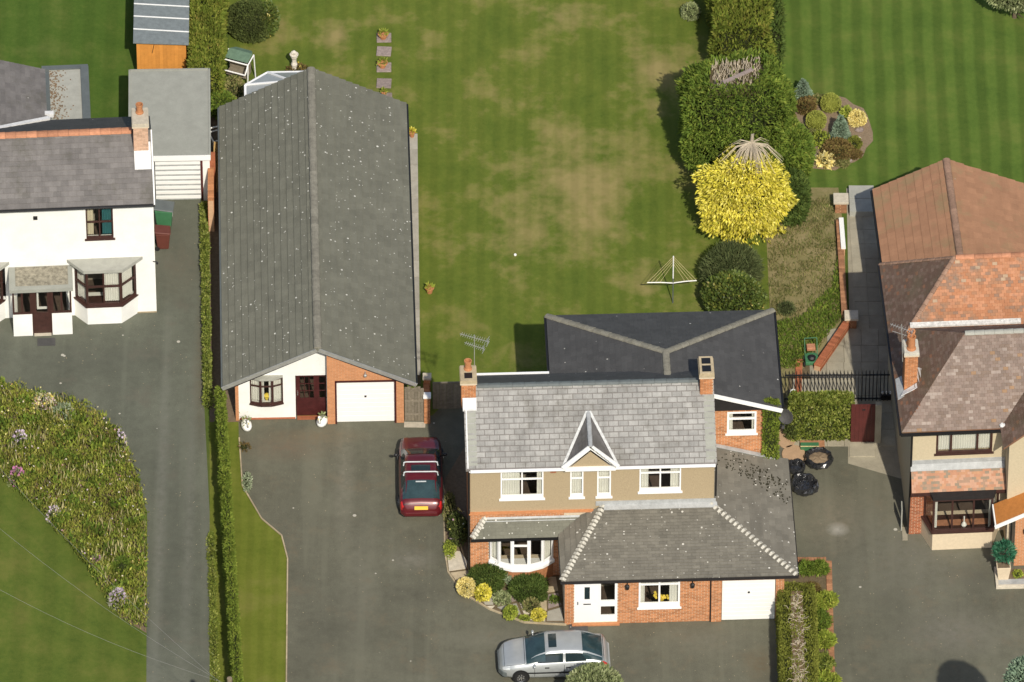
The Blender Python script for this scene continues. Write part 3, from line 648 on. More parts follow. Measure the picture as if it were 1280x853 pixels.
rf = MB(); deck(rf, [(EW, YF, EZ), (RX, YF, RZ), (RX, YB+.05, RZ), (EW, YB, EZ)]); deck(rf, [(RX, YF, RZ), (EE, YF, EZ), (EE, YB, EZ), (RX, YB+.05, RZ)])
rf = fixn(rf.build('roof', 'tile_grey', H))
put_tiles(rf, [[(EW, YF, EZ), (RX, YF, RZ), (RX, YB+.05, RZ), (EW, YB, EZ)], [(RX, YF, RZ), (EE, YF, EZ), (EE, YB, EZ), (RX, YB+.05, RZ)]], .29, .33, 'tile_grey', .055, 'course', gap=.004)
ridge(rf, (RX, YF, RZ+.05), (RX, YB, RZ+.05), 'ridge_grey', 37, .15)
m = MB(); bar3(m, (EW-.02, YF-.015, EZ-.13), (RX, YF-.015, RZ-.13), .03, .17, (0, 0, 1)); bar3(m, (RX, YF-.015, RZ-.13), (EE+.02, YF-.015, EZ-.13), .03, .17)
m.build('barge_board', 'grey_metal', H)
m = MB(); bar3(m, (EW+.1, YF+.04, EZ-.17), (RX, YF+.04, RZ-.19), .05, .10); bar3(m, (RX, YF+.04, RZ-.19), (EE-.1, YF+.04, EZ-.17), .05, .10); m.build('soffit', 'soffit_black', H)
for x in (EW-.05, EE+.05):
    m = MB(); m.tube([(x, YF+.05, EZ-.02), (x, YB-.05, EZ-.02)], .055, 8); m.build('gutter', 'black_plastic' if x > 0 else 'plastic_grey', H)
m = MB(); m.tube([(-.07, .1, 2.05), (-.07, .1, .05)], .035, 8); m.build('downpipe', 'black_plastic', H)
# bow window
for i, (a, b, ya, yb) in enumerate(((.44, .85, 0, -.13), (.85, 1.31, -.13, -.13), (1.31, 1.72, -.13, 0))):
    an = math.atan2(yb-ya, b-a); L = math.hypot(b-a, yb-ya)
    window(H, 0, L, .90, 2.16, 0, (1,), 'brown_wood', .72, True, T2(a, ya, an), .05, [(0, .95, 'curtain_cream' if i == 1 else 'curtain')] if i != 1 else [(0, .3), (.7, 1)], .045, inset=0, sillw=0)
m = MB(); m.prism([(.40, .02), (.83, -.20), (1.33, -.20), (1.76, .02)], 2.17, 2.30); m.build('window_canopy', 'felt_light', H)
m = MB(); m.prism([(.44, .0), (.85, -.14), (1.31, -.14), (1.72, .0)], .80, .90); m.build('window_sill', 'brown_wood', H)
m = MB(); m.lathe([(.05, 0), (.08, .1), (.06, .16)], (1.08, .12, .92), 10); m.blob((1.08, .1, 1.16), .12, .1, .12, 8, 6, .25); m.build('window_ornament', 'blossom_yellow', H)
# front door
d = MB(); wall(d, 2.22, 3.38, .06, 2.22, .12, .17, [(2.36, 2.92, .95, 2.08), (3.12, 3.34, .95, 2.08)]); d.box(3.0, 3.04, .10, .2, .06, 2.22)
for z in (.25, .6): d.box(2.36, 2.9, .105, .12, z, z+.22)
for x in (2.36, 2.55, 2.73, 2.92): d.box(x-.012, x+.012, .125, .16, .95, 2.08)
for z in (1.33, 1.7): d.box(2.36, 2.92, .125, .16, z-.012, z+.012); d.box(3.12, 3.34, .125, .16, z-.012, z+.012)
d = d.build('door', 'dark_door', H)
for a in ((2.36, 2.92), (3.12, 3.34)):
    m = MB(); m.box(a[0], a[1], .142, .148, .95, 2.08); m.build('pane', 'glass', d)
m = MB(); m.box(2.27, 2.30, .07, .12, 1.15, 1.30); m.build('handle', 'chrome', d)
m = MB(); m.box(2.25, 3.35, -.08, .10, 0, .06); m.build('doorstep', 'brick_red', H)
# garage door
m = MB(); m.box(3.78, 6.03, -.25, -.20, .02, 2.16)
for i in range(9): m.box(3.82, 5.99, -.256, -.25, .12+i*.225, .13+i*.225+.19)
gd = m.build('garage_door', 'white_paint', H)
m = MB(); m.box(4.86, 4.94, -.30, -.25, 1.32, 1.38); m.build('handle', 'black_metal', gd)
m = MB(); m.box(3.72, 3.79, -.365, -.20, 0, 2.23); m.box(6.02, 6.09, -.365, -.20, 0, 2.23); m.box(3.72, 6.09, -.365, -.20, 2.16, 2.25); m.build('garage_door_frame', 'dark_door', H)
m = MB(); m.tube([(4.9, -.37, 2.72), (4.9, -.45, 2.70)], .02); m.lathe([(.05, 0), (.07, .08), (.04, .12)], (4.9, -.47, 2.55), 8); m.build('outside_lamp', 'grey_metal', H)
# conservatory behind
m = MB(); P1 = [(.45, 16.0), (.45, 17.35), (1.35, 18.1), (3.1, 18.1), (3.1, 16.0)]
apx = (2.3, 16.9, 2.75)
for i in range(len(P1)-1):
    a, b = P1[i], P1[i+1]; bar3(m, (*a, 2.14), (*b, 2.14), .09, .08); m.tube([(*a, 0), (*a, 2.16)], .05, 6); bar3(m, (*a, 2.2), apx, .07, .05)
    bar3(m, (*a, .6), (*b, .6), .06, .06)
cons = m.build('conservatory', 'white_upvc', H)
for i in range(len(P1)-1):
    a, b = P1[i], P1[i+1]; q = MB(); q.slab([(*a, 2.2), (*b, 2.2), apx], (0, 0, -.02)); q.build('pane', 'glass_roof', cons)
    q = MB(); q.slab([(*a, .05), (*b, .05), (*b, 2.15), (*a, 2.15)], (.0, -.01, 0)); q.build('pane', 'glass', cons)
m = MB(); m.prism(P1, .02, .05); m.build('floor', 'curtain_cream', cons)
BUNG = H

# ---------------------------------------------------------------- white house on the left
H = frame_thing('white_house', 'white rendered house at the left edge with a purple-grey slate roof and dark brown windows', 'house', 193, 254, 5.9, 3.5)
m = MB()
ops = [(-2.68, -1.62, 3.94, 5.62), (-5.45, -3.55, 0, 2.4), (-3.2, -.8, .95, 2.8), (-8.2, -5.9, .95, 2.8)]
wall(m, -9, -.04, 0, 5.78, .25, .5, ops); m.box(-.29, -.04, .5, 4.9, 0, 5.78); m.box(-9, -.3, 4.7, 4.9, 0, 5.78)
m.add([(-.05, .3, 5.78), (-.05, 4.9, 5.78), (-.05, 2.6, 7.2)], [(0, 1, 2)])
for cxx in (-2.0, -7.2):
    m.prism([(cxx-1.25, .26), (cxx-.75, -.32), (cxx+.58, -.32), (cxx+1.25, .26)], 0, .95)
m.build('wall', 'white_render', H)
m = MB(); m.box(-9, -.3, .55, 4.6, 2.9, 3.0); m.box(-9, -.3, .55, 4.6, -.0, .03); m.build('floor', 'carpet', H)
m = MB(); m.box(-9, -.3, 2.3, 2.4, 0.03, 5.6); m.build('interior_wall', 'interior', H)
ex = -10; RY, RZ = 2.62, 7.4
rf = MB(); pf = [(ex, -.02, 5.88), (0.0, -.02, 5.88), (0.0, RY, RZ), (ex, RY, RZ)]; pb = [(ex, RY, RZ), (0.0, RY, RZ), (0.0, 5.1, 5.95), (ex, 5.1, 5.95)]
deck(rf, pf); deck(rf, pb); rf = fixn(rf.build('roof', 'slate_brown', H))
pf_vis = [(-6.9, -.02, 5.88), (-.02, -.02, 5.88), (-.02, RY, RZ), (-6.9, RY, RZ)]
put_tiles(rf, [pf_vis], .215, .30, 'slate_brown', .02, 'tile', name='slate', gap=.008, keyf=lambda m: -sum(v[0] for v in m.v)/len(m.v))
put_tiles(rf, [pb], .22, .3, 'slate_dark', .015, 'joined', name='slates')
ridge(rf, (-6.9, RY, RZ+.01), (-.75, RY, RZ+.01), 'ridge_terracotta', 15, .17)
m = MB(); bar3(m, (-.0, -.05, 5.80), (-.0, RY, RZ-.06), .05, .14); m.build('verge_board', 'white_paint', H)
m = MB(); m.tube([(-9, -.08, 5.85), (.02, -.08, 5.85)], .055, 8); m.build('gutter', 'black_plastic', H)
m = MB(); m.slab([(-.70, 1.2, 6.62), (-.05, 1.2, 6.62), (-.05, 2.15, 7.2), (-.70, 2.15, 7.2)], (0, 0, -.03)); m.build('lead_flashing', 'lead_white', H)
chimney(H, -.70, -.14, 1.85, 2.75, 6.6, 8.35, 'brick_pink', 'stone_pale', [(-.43, 2.5, .42)])
window(H, -2.68, -1.62, 3.98, 5.60, .25, (1, 1), 'brown_wood', .5, True, curtain=[(0, .28, 'curtain_cream'), (.6, 1, 'curtain_teal')], inset=.03)
def bay(H, cxx, wl=-1.2, wr=1.2, fl=-.76, fr=.60, yw=.25, yf=-.30, z0=.98, z1=2.78, fm='brown_wood', roofm='felt_light', cur=None, canopy=.18, cols=(1, 1), tr=.52, zr=None):
    segs = [((cxx+wl, yw), (cxx+fl, yf)), ((cxx+fl, yf), (cxx+fr, yf)), ((cxx+fr, yf), (cxx+wr, yw))]
    for i, (a, b) in enumerate(segs):
        an = math.atan2(b[1]-a[1], b[0]-a[0]); L = math.hypot(b[0]-a[0], b[1]-a[1])
        window(H, 0, L, z0, z1, 0, cols if i == 1 else (1,), fm, tr, False, T2(a[0], a[1], an), .07, cur[i] if cur else None, .07, inset=0.01)
    c = canopy; t = MB(); t.prism([(cxx+wl-c*1.6, yw+.01), (cxx+fl-c*.5, yf-c), (cxx+fr+c*.5, yf-c), (cxx+wr+c*1.6, yw+.01)], z1+.01, z1+.16); t.build('bay_roof', roofm, H)
    s = MB(); s.prism([(cxx+wl-.08, yw+.01), (cxx+fl-.04, yf-.08), (cxx+fr+.04, yf-.08), (cxx+wr+.08, yw+.01)], z0-.07, z0+.0); s.build('bay_sill', fm, H)
bay(H, -2.0, cur=[[(0, .9)], [(.5, 1)], [(0, .9)]])
bay(H, -7.2, cur=[[(0, .9)], [(.5, 1)], [(0, .9, 'curtain_cream')]])
# porch
p0, p1, yf = -5.66, -3.36, -.84
m = MB(); m.box(p0, p0+.75, yf, yf+.12, 0, 1.12); m.box(p0, p0+.12, yf+.12, .25, 0, 1.12); m.build('porch_wall', 'white_render', H)
m = MB(); m.box(p1-.78, p1, yf, yf+.12, 0, 1.12); m.box(p1-.12, p1, yf+.12, .25, 0, 1.12); m.build('porch_wall', 'white_render', H)
for a, b, cc in ((p0, p0+.75, (1, 1)), (p1-.78, p1, (1, 1))):
    window(H, a, b, 1.14, 2.5, yf, cc, 'brown_wood', None, False, fw=.07, inset=0.0)
m = MB(); wall(m, p0+.77, p1-.80, .08, 2.5, yf+.05, yf+.11, [(p0+.92, p1-.95, 1.15, 2.3)]); m.box(p0+.75, p0+.80, yf-.0, yf+.12, .05, 2.5); m.box(p1-.83, p1-.78, yf, yf+.12, .05, 2.5)
d = m.build('door', 'brown_wood', H); m = MB(); m.box(p0+.92, p1-.95, yf+.075, yf+.08, 1.15, 2.3); m.build('pane', 'glass', d)
m = MB(); m.box(p0+.95, p0+1.02, yf+.2, yf+.24, 1.3, 2.28); m.box(p0+.95, p0+1.4, yf+.2, yf+.24, 1.2, 1.3); m.build('inner_door_frame', 'white_paint', d)
m = MB(); m.box(p0+.8, p1-.83, yf-.06, yf+.04, .02, .09); m.build('doorstep', 'stone_pale', H)
m = MB(); m.box(p0-.1, p1+.08, yf-.28, .24, 2.5, 2.66); pr = m.build('porch_roof', 'felt_grey', H)
m = MB(); m.box(p0+.15, p1-.1, yf-.05, .2, 2.66, 2.675); m.build('moss_patch', simple('mossy_felt', (.24, .22, .17), .95, .55, 7, 0, .1), pr)
m = MB(); m.box(-4.71, -4.55, .17, .24, 5.12, 5.26); m.build('security_light', 'black_plastic', H)
m = MB(); m.tube([(-.12, .2, 2.7), (.03, .16, 2.7)], .02, 6); m.blob((.03, .14, 2.66), .05, .05, .07, 8, 6); m.build('wall_lamp', 'black_metal', H)
m = MB(); m.box(-2.9, -.03, .22, .249, 0, .06); m.box(-3.1, -2.9, .1, .249, 0, .06); m.build('plinth', 'stone_brown', H)
# rear wing with flat-roofed dormer block
wr = MB(); q = [(-9, 4.3, 7.35), (-4.02, 4.3, 5.72), (-4.02, 8.45, 5.72), (-9, 8.45, 7.35)]
deck(wr, q, .1); wr = fixn(wr.build('roof', 'slate_brown', H, label='rear wing slate roof'))
put_tiles(wr, [q], .21, .3, 'slate_brown', .014, 'joined', name='slates')
m = MB(); m.box(-8.8, -4.2, 4.9, 8.3, 0, 5.6); m.build('wall', 'white_render', H)
m = MB(); m.box(-4.0, -2.42, 4.95, 9.3, 0, 4.88); fb = m.build('wall', 'white_render', H)
m = MB(); m.box(-4.15, -2.30, 5.9, 9.42, 4.9, 5.0); m.box(-2.62, -2.32, 5.95, 9.4, 5.0, 5.10); m.box(-4.15, -2.34, 9.2, 9.42, 5.0, 5.08); fr_ = m.build('flat_roof', 'plastic_grey', H)
m = MB(); m.box(-3.86, -2.62, 6.0, 9.2, 5.0, 5.02); m.build('roof_covering', NT('x').out((.4, .4, .36)) if 0 else 'felt_light', fr_)
m = MB()
for i in range(260):
    x = -3.84+abs(random.gauss(0, .28)); y = random.uniform(6.05, 9.15)
    if x < -2.7: m.blob((x, y, 5.03), .03, .03, .02, 5, 3, .4, random.random())
m.build('moss', 'twig_brown', fr_, 'stuff')
m = MB(); bar3(m, (-6.6, 3.55, 6.78), (-3.95, 5.15, 5.95), .16, .12); m.box(-4.1, -3.75, 5.65, 5.85, 5.62, 5.80); m.build('lead_flashing', 'lead_white', H)
WHITE = H

# garage beside it
H = frame_thing('flat_roofed_garage', 'flat grey felt-roofed garage with a ribbed white door beside the white house', 'garage', 194, 252, 0, 1.5)
m = MB(); wall(m, -.9, 2.2, 0, 2.3, 0, .12, [(.0, 1.86, 0, 2.12)]); m.box(-.9, -.78, .12, 5.0, 0, 2.3); m.box(2.05, 2.2, .12, 5.0, 0, 2.3); m.box(-.9, 2.2, 4.9, 5.0, 0, 2.3); m.build('wall', 'white_render', H)
m = MB(); m.box(2.2, 2.42, .15, .40, 0, 2.2); m.build('brick_pier', 'brick_red', H)
m = MB(); m.box(-1.0, 2.25, -.15, 5.12, 2.32, 2.5); m.box(2.17, 2.25, -.1, 5.1, 2.5, 2.54); m.box(-1.0, -.93, -.1, 5.1, 2.5, 2.54); m.box(-.95, 2.2, 5.05, 5.12, 2.5, 2.54); rf = m.build('flat_roof', 'felt_grey', H)
m = MB(); m.box(-.02, 2.24, -.18, -.15, 2.26, 2.52); m.build('fascia', 'white_paint', H)
m = MB(); m.box(.03, 1.83, .06, .09, .02, 2.1); gd = m.build('garage_door', 'lead', H)
for i in range(8):
    m = MB(); m.box(.04, 1.82, .035, .06, .10+i*.255, .24+i*.255); m.build('door_rib', 'white_paint', gd)
m = MB(); m.box(1.84, 1.92, -.01, .1, 0, 2.14); m.build('door_frame', 'maroon_paint', H)
# ---------------------------------------------------------------- shed
H = frame_thing('garden_shed', 'orange-stained timber shed with a grey felt roof crossed by white battens', 'shed', 172, 102, 0, .8)
z0 = 2.0
m = MB()
for i in range(13):
    m = MB(); m.box(i*.152, i*.152+.147, 0, .02, .02, 2.13-.0085*i); m.build('board', 'timber_orange', H)
m = MB(); m.box(.0, 1.98, .021, 5, 0.02, 2.05); m.build('wall', 'timber_orange', H)
m = MB(); m.tube([(.62, -.02, 1.5), (.72, -.02, 2.0)], .012, 5); m.build('door_brace', 'black_metal', H)
m = MB(); m.add([(-.12, -.2, 2.17), (2.1, -.2, 2.05), (2.1, 5.2, 2.05), (-.12, 5.2, 2.17), (-.12, -.2, 2.23), (2.1, -.2, 2.11), (2.1, 5.2, 2.11), (-.12, 5.2, 2.23)],
    [(0, 3, 2, 1), (4, 5, 6, 7), (0, 1, 5, 4), (1, 2, 6, 5), (2, 3, 7, 6), (3, 0, 4, 7)]); rf = m.build('roof', 'felt_shed', H)
for y in (.58, 1.38, 2.15, 3.0, 3.8):
    m = MB(); bar3(m, (-.12, y+.05, 2.232), (2.1, y-.03, 2.112), .05, .02); m.build('batten', 'white_paint', rf)
for x in (.5, 1.05, 1.55):
    m = MB(); bar3(m, (x, -.2, 2.192-.054*x+.005), (x, 5.2, 2.192-.054*x+.005), .035, .012); m.build('felt_seam', 'felt_shed', rf)

# ---------------------------------------------------------------- main house
H = frame_thing('detached_house', 'two storey house in the middle with silver-grey slates, white gabled dormer and sandy roughcast walls', 'house', 583, 587, 5.9, 2.2)
RY, RZ, EZ = 2.8, 7.6, 5.9
ups = [(1.30, 2.92, 4.07, 5.48), (3.93, 4.43, 4.07, 5.48), (4.95, 5.47, 4.07, 5.48), (6.55, 8.12, 4.25, 5.62)]
m = MB(); wall(m, .15, 9.38, 3.42, 5.75, .3, .55, ups)
m.build('wall', 'roughcast', H)
m = MB(); wall(m, .15, 9.38, 0, 3.42, .3, .55, [(.85, 3.3, .9, 2.5)]); m.box(.15, .4, .55, 4.2, 0, 5.75); m.box(9.14, 9.38, .55, 4.2, 0, 5.75); m.box(.4, 9.14, 4.0, 4.2, 0, 5.75)
for x in (.15, 9.25): m.add([(x, .4, 5.75), (x, 4.2, 5.75), (x, 4.2, 6.5), (x, 2.8, 7.4), (x+.1, .4, 5.75), (x+.1, 4.2, 5.75), (x+.1, 4.2, 6.5), (x+.1, 2.8, 7.4)], [(0, 1, 2, 3), (7, 6, 5, 4)])
m.build('wall', 'mortar', H)
m = MB(); bricks(m, [(.15, 0), (3.7, 0), (3.7, 3.42), (.15, 3.42)], .3, [(.85, 3.3, .9, 2.5)])
m.T = Matrix.Translation((.15, 0, 0)) @ Matrix.Rotation(R(-90), 4, 'Z'); bricks(m, [(-4.2, 0), (-.32, 0), (-.32, 5.7), (-4.2, 5.7)], 0.0)
m.build('brickwork', 'brick_orange', H, 'stuff')
m = MB(); m.box(.4, 9.1, .56, 4.0, 3.0, 3.1); m.box(.4, 9.1, .56, 4.0, 0, .03); m.build('floor', 'carpet', H)
m = MB(); m.box(.4, 9.1, 2.5, 2.6, .03, 5.7); m.build('interior_wall', 'interior', H)
rf = MB(); pf = [(-.02, -.02, EZ), (9.45, -.02, EZ), (9.45, RY, RZ), (-.02, RY, RZ)]
deck(rf, pf, .09); pb = [(-.02, RY, RZ), (9.45, RY, RZ), (9.45, 4.4, 6.65), (-.02, 4.4, 6.65)]; deck(rf, pb, .09)
rf = fixn(rf.build('roof', 'slate_brown', H))
# dormer geometry: gable front at y=0.0..; ridge runs back to the main slope
DX, DL, DR, DZ, AZ = 4.67, 3.72, 5.63, 5.92, 6.98
sl_ = (RZ-EZ)/(RY+.02)
yb = (AZ-EZ)/sl_-.02
vis = [q for q in [pf]]
def dorm_key(m):
    cx_ = sum(v[0] for v in m.v)/len(m.v); cy_ = sum(v[1] for v in m.v)/len(m.v)
    return cx_, cy_
ms = roof_plane(pf, .215, .375, .020, 'tile', gap=.030, jit=.004, vgap=.034)
keep = []
for q in ms:
    cx_, cy_ = dorm_key(q)
    hw = (DR-DL)/2*(1-max(0, cy_)/yb)-.12
    if cy_ < yb and abs(cx_-DX) < hw: continue
    keep.append(q)
keep.sort(key=lambda q: (dorm_key(q)[0] > 8.3, dorm_key(q)[0] < .9, random.random()))
rest = MB()
for i, q in enumerate(keep):
    if i < 300: fixn(q.build('slate', 'slate_grey', rf))
    else: b = len(rest.v); rest.v += q.v; rest.f += [tuple(b+k for k in f) for f in q.f]; rest.r += [random.random()]*len(q.f)
fixn(rest.build('slate', 'slate_grey', rf, 'stuff'))
put_tiles(rf, [pb], .21, .36, 'slate_dark', .014, 'joined', name='slates')
ridge(rf, (.5, RY, RZ+.01), (9.0, RY, RZ+.01), 'plastic_grey', 19, .12)
m = MB(); m.slab([(.03, .1, 5.995), (.42, .1, 5.995), (.42, 2.4, 7.38), (.03, 2.4, 7.38)], (0, 0, -.03)); m.build('cement_verge', 'felt_grey', rf); m = MB(); m.slab([(9.05, .1, 5.995), (9.42, .1, 5.995), (9.42, 2.3, 7.32), (9.05, 2.3, 7.32)], (0, 0, -.03)); m.build('cement_verge', 'felt_grey', rf)
m = MB(); bar3(m, (.06, 0, EZ+.02), (.06, RY-.3, RZ-.16), .05, .05); m.build('verge_trim', 'lead_white', rf)
m = MB(); m.box(.5, 3.3, 4.40, 4.5, 6.60, 6.70); m.build('gutter', 'white_upvc', H); m = MB(); m.box(.15, 9.4, -.10, -.03, 5.78, 5.88); m.build('gutter', 'white_upvc', H)
m = MB(); m.box(.1, 9.4, -.03, .29, 5.745, 5.80); m.build('soffit', 'white_upvc', H)
# dormer gable
m = MB(); m.add([(DL+.2, -.05, DZ+.0), (DR-.2, -.05, DZ+.0), (DX, -.05, AZ-.28), (DL+.2, .3, DZ), (DR-.2, .3, DZ), (DX, .3, AZ-.28)], [(0, 1, 2), (0, 3, 4, 1)]); dg = m.build('dormer_gable', 'roughcast', H)
m = MB()
bar3(m, (DL-.02, -.12, DZ-.04), (DX+.03, -.12, AZ-.08), .05, .19, (0, -.0, 1)); bar3(m, (DX-.03, -.115, AZ-.08), (DR+.02, -.115, DZ-.04), .05, .19)
m.box(DL, DR, -.13, -.04, DZ-.16, DZ+.02)
m.build('barge_board', 'white_paint', dg)
for sx, e in ((-1, DL), (1, DR)):
    q = [(DX, -.14, AZ), (DX, yb, AZ), (e+sx*.05, -.0, DZ+.06), (e+sx*.05, -.14, DZ-.02)]
    q = [(DX, -.14, AZ+.02), (DX, yb, AZ+.02), (e, .0, DZ+.04), (e, -.14, DZ+.04)]
    mm = MB(); deck(mm, q, .06); dr = fixn(mm.build('dormer_roof', 'slate_dark', H))
    put_tiles(dr, [q], .2, .3, 'slate_brown', .015, 'joined', name='slates')
    m = MB(); bar3(m, (e+sx*.06, .0, EZ+.07), (DX+sx*.05, yb+.06, AZ+.05), .10, .03, (0, -.5, .85)); m.build('lead_valley', 'valley_lead', dr)
ridge(dg, (DX, -.12, AZ+.03), (DX, yb+.1, AZ+.03), 'lead', 3, .075)
for i, o in enumerate(ups):
    if i in (1, 2): window(H, *o, .3, (1,), 'white_upvc', .68, True, curtain=[(0, 1)], inset=-.02, bottom_bar=.10)
    else: window(H, *o, .3, (1, 1) if i == 0 else (1, 1), 'white_upvc', .70, True, curtain=[(0, .45), (.85, 1)] if i == 0 else [(0, .22), (.75, 1)], inset=-.02, bottom_bar=.12)
m = MB(); m.box(3.18, 3.40, .275, .3, 5.35, 5.7); m.build('air_brick', 'brick_red', H)
m = MB(); m.box(.10, 9.42, .18, .299, 3.36, 3.42); m.build('string_course', 'brick_orange', H)
m = MB(); m.tube([(.10, .22, 5.75), (.10, .22, .05)], .04, 8); m.build('downpipe', 'black_plastic', H)
m = MB(); m.tube([(9.44, .24, 5.75), (9.44, .24, 4.0)], .04, 8); m.build('downpipe', 'black_plastic', H)
# chimneys
c1 = chimney(H, -.10, .44, 2.35, 3.15, 6.9, 8.25, 'brick_orange', 'stone_brown', [(.17, 2.98, .42)])
m = MB(); m.box(.02, .32, 2.45, 2.75, 8.31, 8.32); m.build('flue_opening', 'black_plastic', c1)
m = MB(); m.slab([(-.06, 1.95, 7.18), (.46, 1.95, 7.18), (.46, 2.33, 7.42), (-.06, 2.33, 7.42)], (0, 0, -.1)); m.build('lead_flashing', 'lead_white', H)
aerial(c1, (.42, 3.1, 7.9), (.42, 3.12, 9.9), [(9.75, R(158), 1.15, 13, .34, .05), (9.35, R(155), .80, 10, .30, .06)])
c2 = chimney(H, 8.92, 9.40, 2.3, 3.2, 6.9, 8.3, 'brick_orange', 'stone_brown', [])
m = MB(); m.box(8.90, 9.42, 2.28, 3.22, 8.36, 8.42); m.build('coping', 'stone_brown', c2)
m = MB(); m.box(8.99, 9.33, 2.36, 2.70, 8.42, 8.43); m.build('flue_opening', 'black_plastic', c2); m = MB(); m.box(8.99, 9.33, 2.80, 3.12, 8.42, 8.43); m.build('flue_opening', 'black_plastic', c2)
# rear extension: two storeys, low hipped roof
AX, AY, AZ2, E2, X0, X1, YN, YS = 7.76, 5.1, 7.0, 5.55, 3.38, 12.1, 8.94, 3.30
rf2 = MB(); pn = [(X0, YN, E2), (AX, AY, AZ2), (X1, YN, E2)]; pw = [(X0, YN, E2), (X0, 3.9, E2), (AX, 3.4, AZ2), (AX, AY, AZ2)]; pe = [(X1, YN, E2), (AX, AY, AZ2), (AX, YS, AZ2), (X1, YS, E2)]
pw = [(X0, YN, E2), (X0, 3.6, E2), (AX, 3.6, AZ2), (AX, AY, AZ2)]
for q in (pn, pw, pe): deck(rf2, q, .1)
rf2 = fixn(rf2.build('roof', 'slate_dark', H, label='dark slate hipped roof of the rear extension'))
put_tiles(rf2, [pn, pw, pe], .22, .3, 'slate_dark', .012, 'joined', name='slates')
ridge(rf2, (X0, YN, E2+.02), (AX, AY, AZ2+.02), 'ridge_grey', 15, .13); ridge(rf2, (X1, YN, E2+.02), (AX, AY, AZ2+.02), 'ridge_grey', 15, .13); ridge(rf2, (AX, YS+.3, AZ2+.02), (AX, AY, AZ2+.02), 'ridge_grey', 4, .13)
m = MB(); s2 = (AZ2-E2)/(X1-AX); za = E2+s2*(X1-9.40); bar3(m, (9.40, YS-.03, za-.18), (X1-.01, YS-.03, E2-.15), .05, .17); m.build('barge_board', 'white_paint', H)
m = MB(); wop = [(10.05, 11.17, 4.02, 5.12)]
wall(m, 9.40, 11.8, 0, 5.35, 3.68, 3.9, wop); m.box(11.6, 11.8, 3.9, 8.7, 0, 5.4); m.box(3.6, 11.6, 8.5, 8.7, 0, 5.4); m.box(3.6, 3.8, 4.2, 8.5, 0, 5.4); m.build('wall', 'mortar', H)
m = MB(); bricks(m, [(9.40, 2.0), (11.8, 2.0), (11.8, 5.35), (9.40, 5.35)], 3.68, wop); m.build('brickwork', 'brick_orange', H, 'stuff')
m = MB(); m.add([(9.40, 3.5, 5.35), (11.95, 3.5, 5.35), (11.95, 3.5, 5.45), (9.40, 3.5, za-.12), (9.4, 3.68, 5.35), (11.95, 3.68, 5.35)], [(0, 1, 2, 3), (0, 4, 5, 1)]); m.build('gable_triangle', 'soffit_black', H)  # black triangle filling the gap between wall top and barge board
m = MB(); m.box(9.5, 11.6, 3.92, 6, 3.0, 3.1); m.build('floor', 'carpet', H)
m = MB(); m.box(9.5, 11.6, 5.8, 5.9, 3.1, 5.3); m.build('interior_wall', 'interior', H)
window(H, 10.05, 11.17, 4.02, 5.12, 3.68, (1,), 'white_upvc', .68, True, curtain=[(0, .2), (.85, 1)], inset=-.02, bottom_bar=.08, fw=.08)
m = MB(); m.tube([(X0-.05, YN, E2-.05), (X0-.05, 4.0, E2-.05)], .05, 6); m.build('gutter', 'black_plastic', H); m = MB(); m.tube([(X1+.05, YN, E2-.05), (X1+.05, YS+.1, E2-.05)], .05, 6); m.build('gutter', 'black_plastic', H)
# satellite dish
m = MB(); m.tube([(11.8, 3.75, 4.9), (12.1, 3.5, 4.9), (12.3, 3.45, 5.05)], .02, 6); 
m.T = Matrix.Translation((12.3, 3.45, 5.05)) @ Matrix.Rotation(R(-30), 4, 'Z') @ Matrix.Rotation(R(70), 4, 'X')
m.lathe([(.001, 0), (.15, .02), (.30, .08), (.31, .085), (.30, .1), (.15, .04), (.001, .02)], (0, 0, 0), 20); m.T = None
m.tube([(12.3, 3.40, 4.85), (12.15, 3.05, 4.85)], .012, 5); m.box(12.1, 12.2, 3.0, 3.08, 4.8, 4.9); m.build('satellite_dish', 'slate_dark', H)
# front lean-to and hipped porch/garage roof
TZ, FZ, LZ, FY, FX1, LX, HX0, HX1 = 3.60, 2.65, 2.65, -2.85, 12.4, 3.48, 5.20, 9.40
BY = 3.62
hx = FX1-(TZ-FZ)/.3
ps = [(LX, FY, FZ), (FX1, FY, FZ), (9.25, .28, TZ), (HX0, .28, TZ)]
pe2 = [(FX1, FY, FZ), (FX1, BY, FZ), (9.25, BY, TZ), (9.25, .28, TZ)]
def on_w(y): return None
pw2 = [(LX, FY, FZ), (HX0, .28, TZ), (LX+.62, .28, 3.0), (LX, -.28, FZ)]
# keep the west face planar
n_ = (Vector(pw2[1])-Vector(pw2[0])).cross(Vector(pw2[3])-Vector(pw2[0]))
zc = FZ+(-(n_.x*(.9)+n_.y*(.28-FY))/n_.z); pw2[2] = (LX+.9, .28, zc)
plt = [(.18, -.32, 2.58), (LX+.02, -.32, 2.58), (LX+.9, .28, 3.12), (.70, .28, 3.12)]
plw = [(.18, -.32, 2.58), (.70, .28, 3.12), (.16, .28, 2.58)]
rf3 = MB()
for q in (ps, pe2, pw2, plt): deck(rf3, q, .08)
rf3 = fixn(rf3.build('roof', 'tile_olive', H, label='brown-grey tiled hipped roof over the front extension and garage'))
put_tiles(rf3, [ps], .135, .30, 'tile_olive', .030, 'course'); put_tiles(rf3, [pe2, pw2], .26, .33, 'tile_olive', .03, 'course')
put_tiles(rf3, [plt], .13, .30, 'tile_grey', .02, 'course')
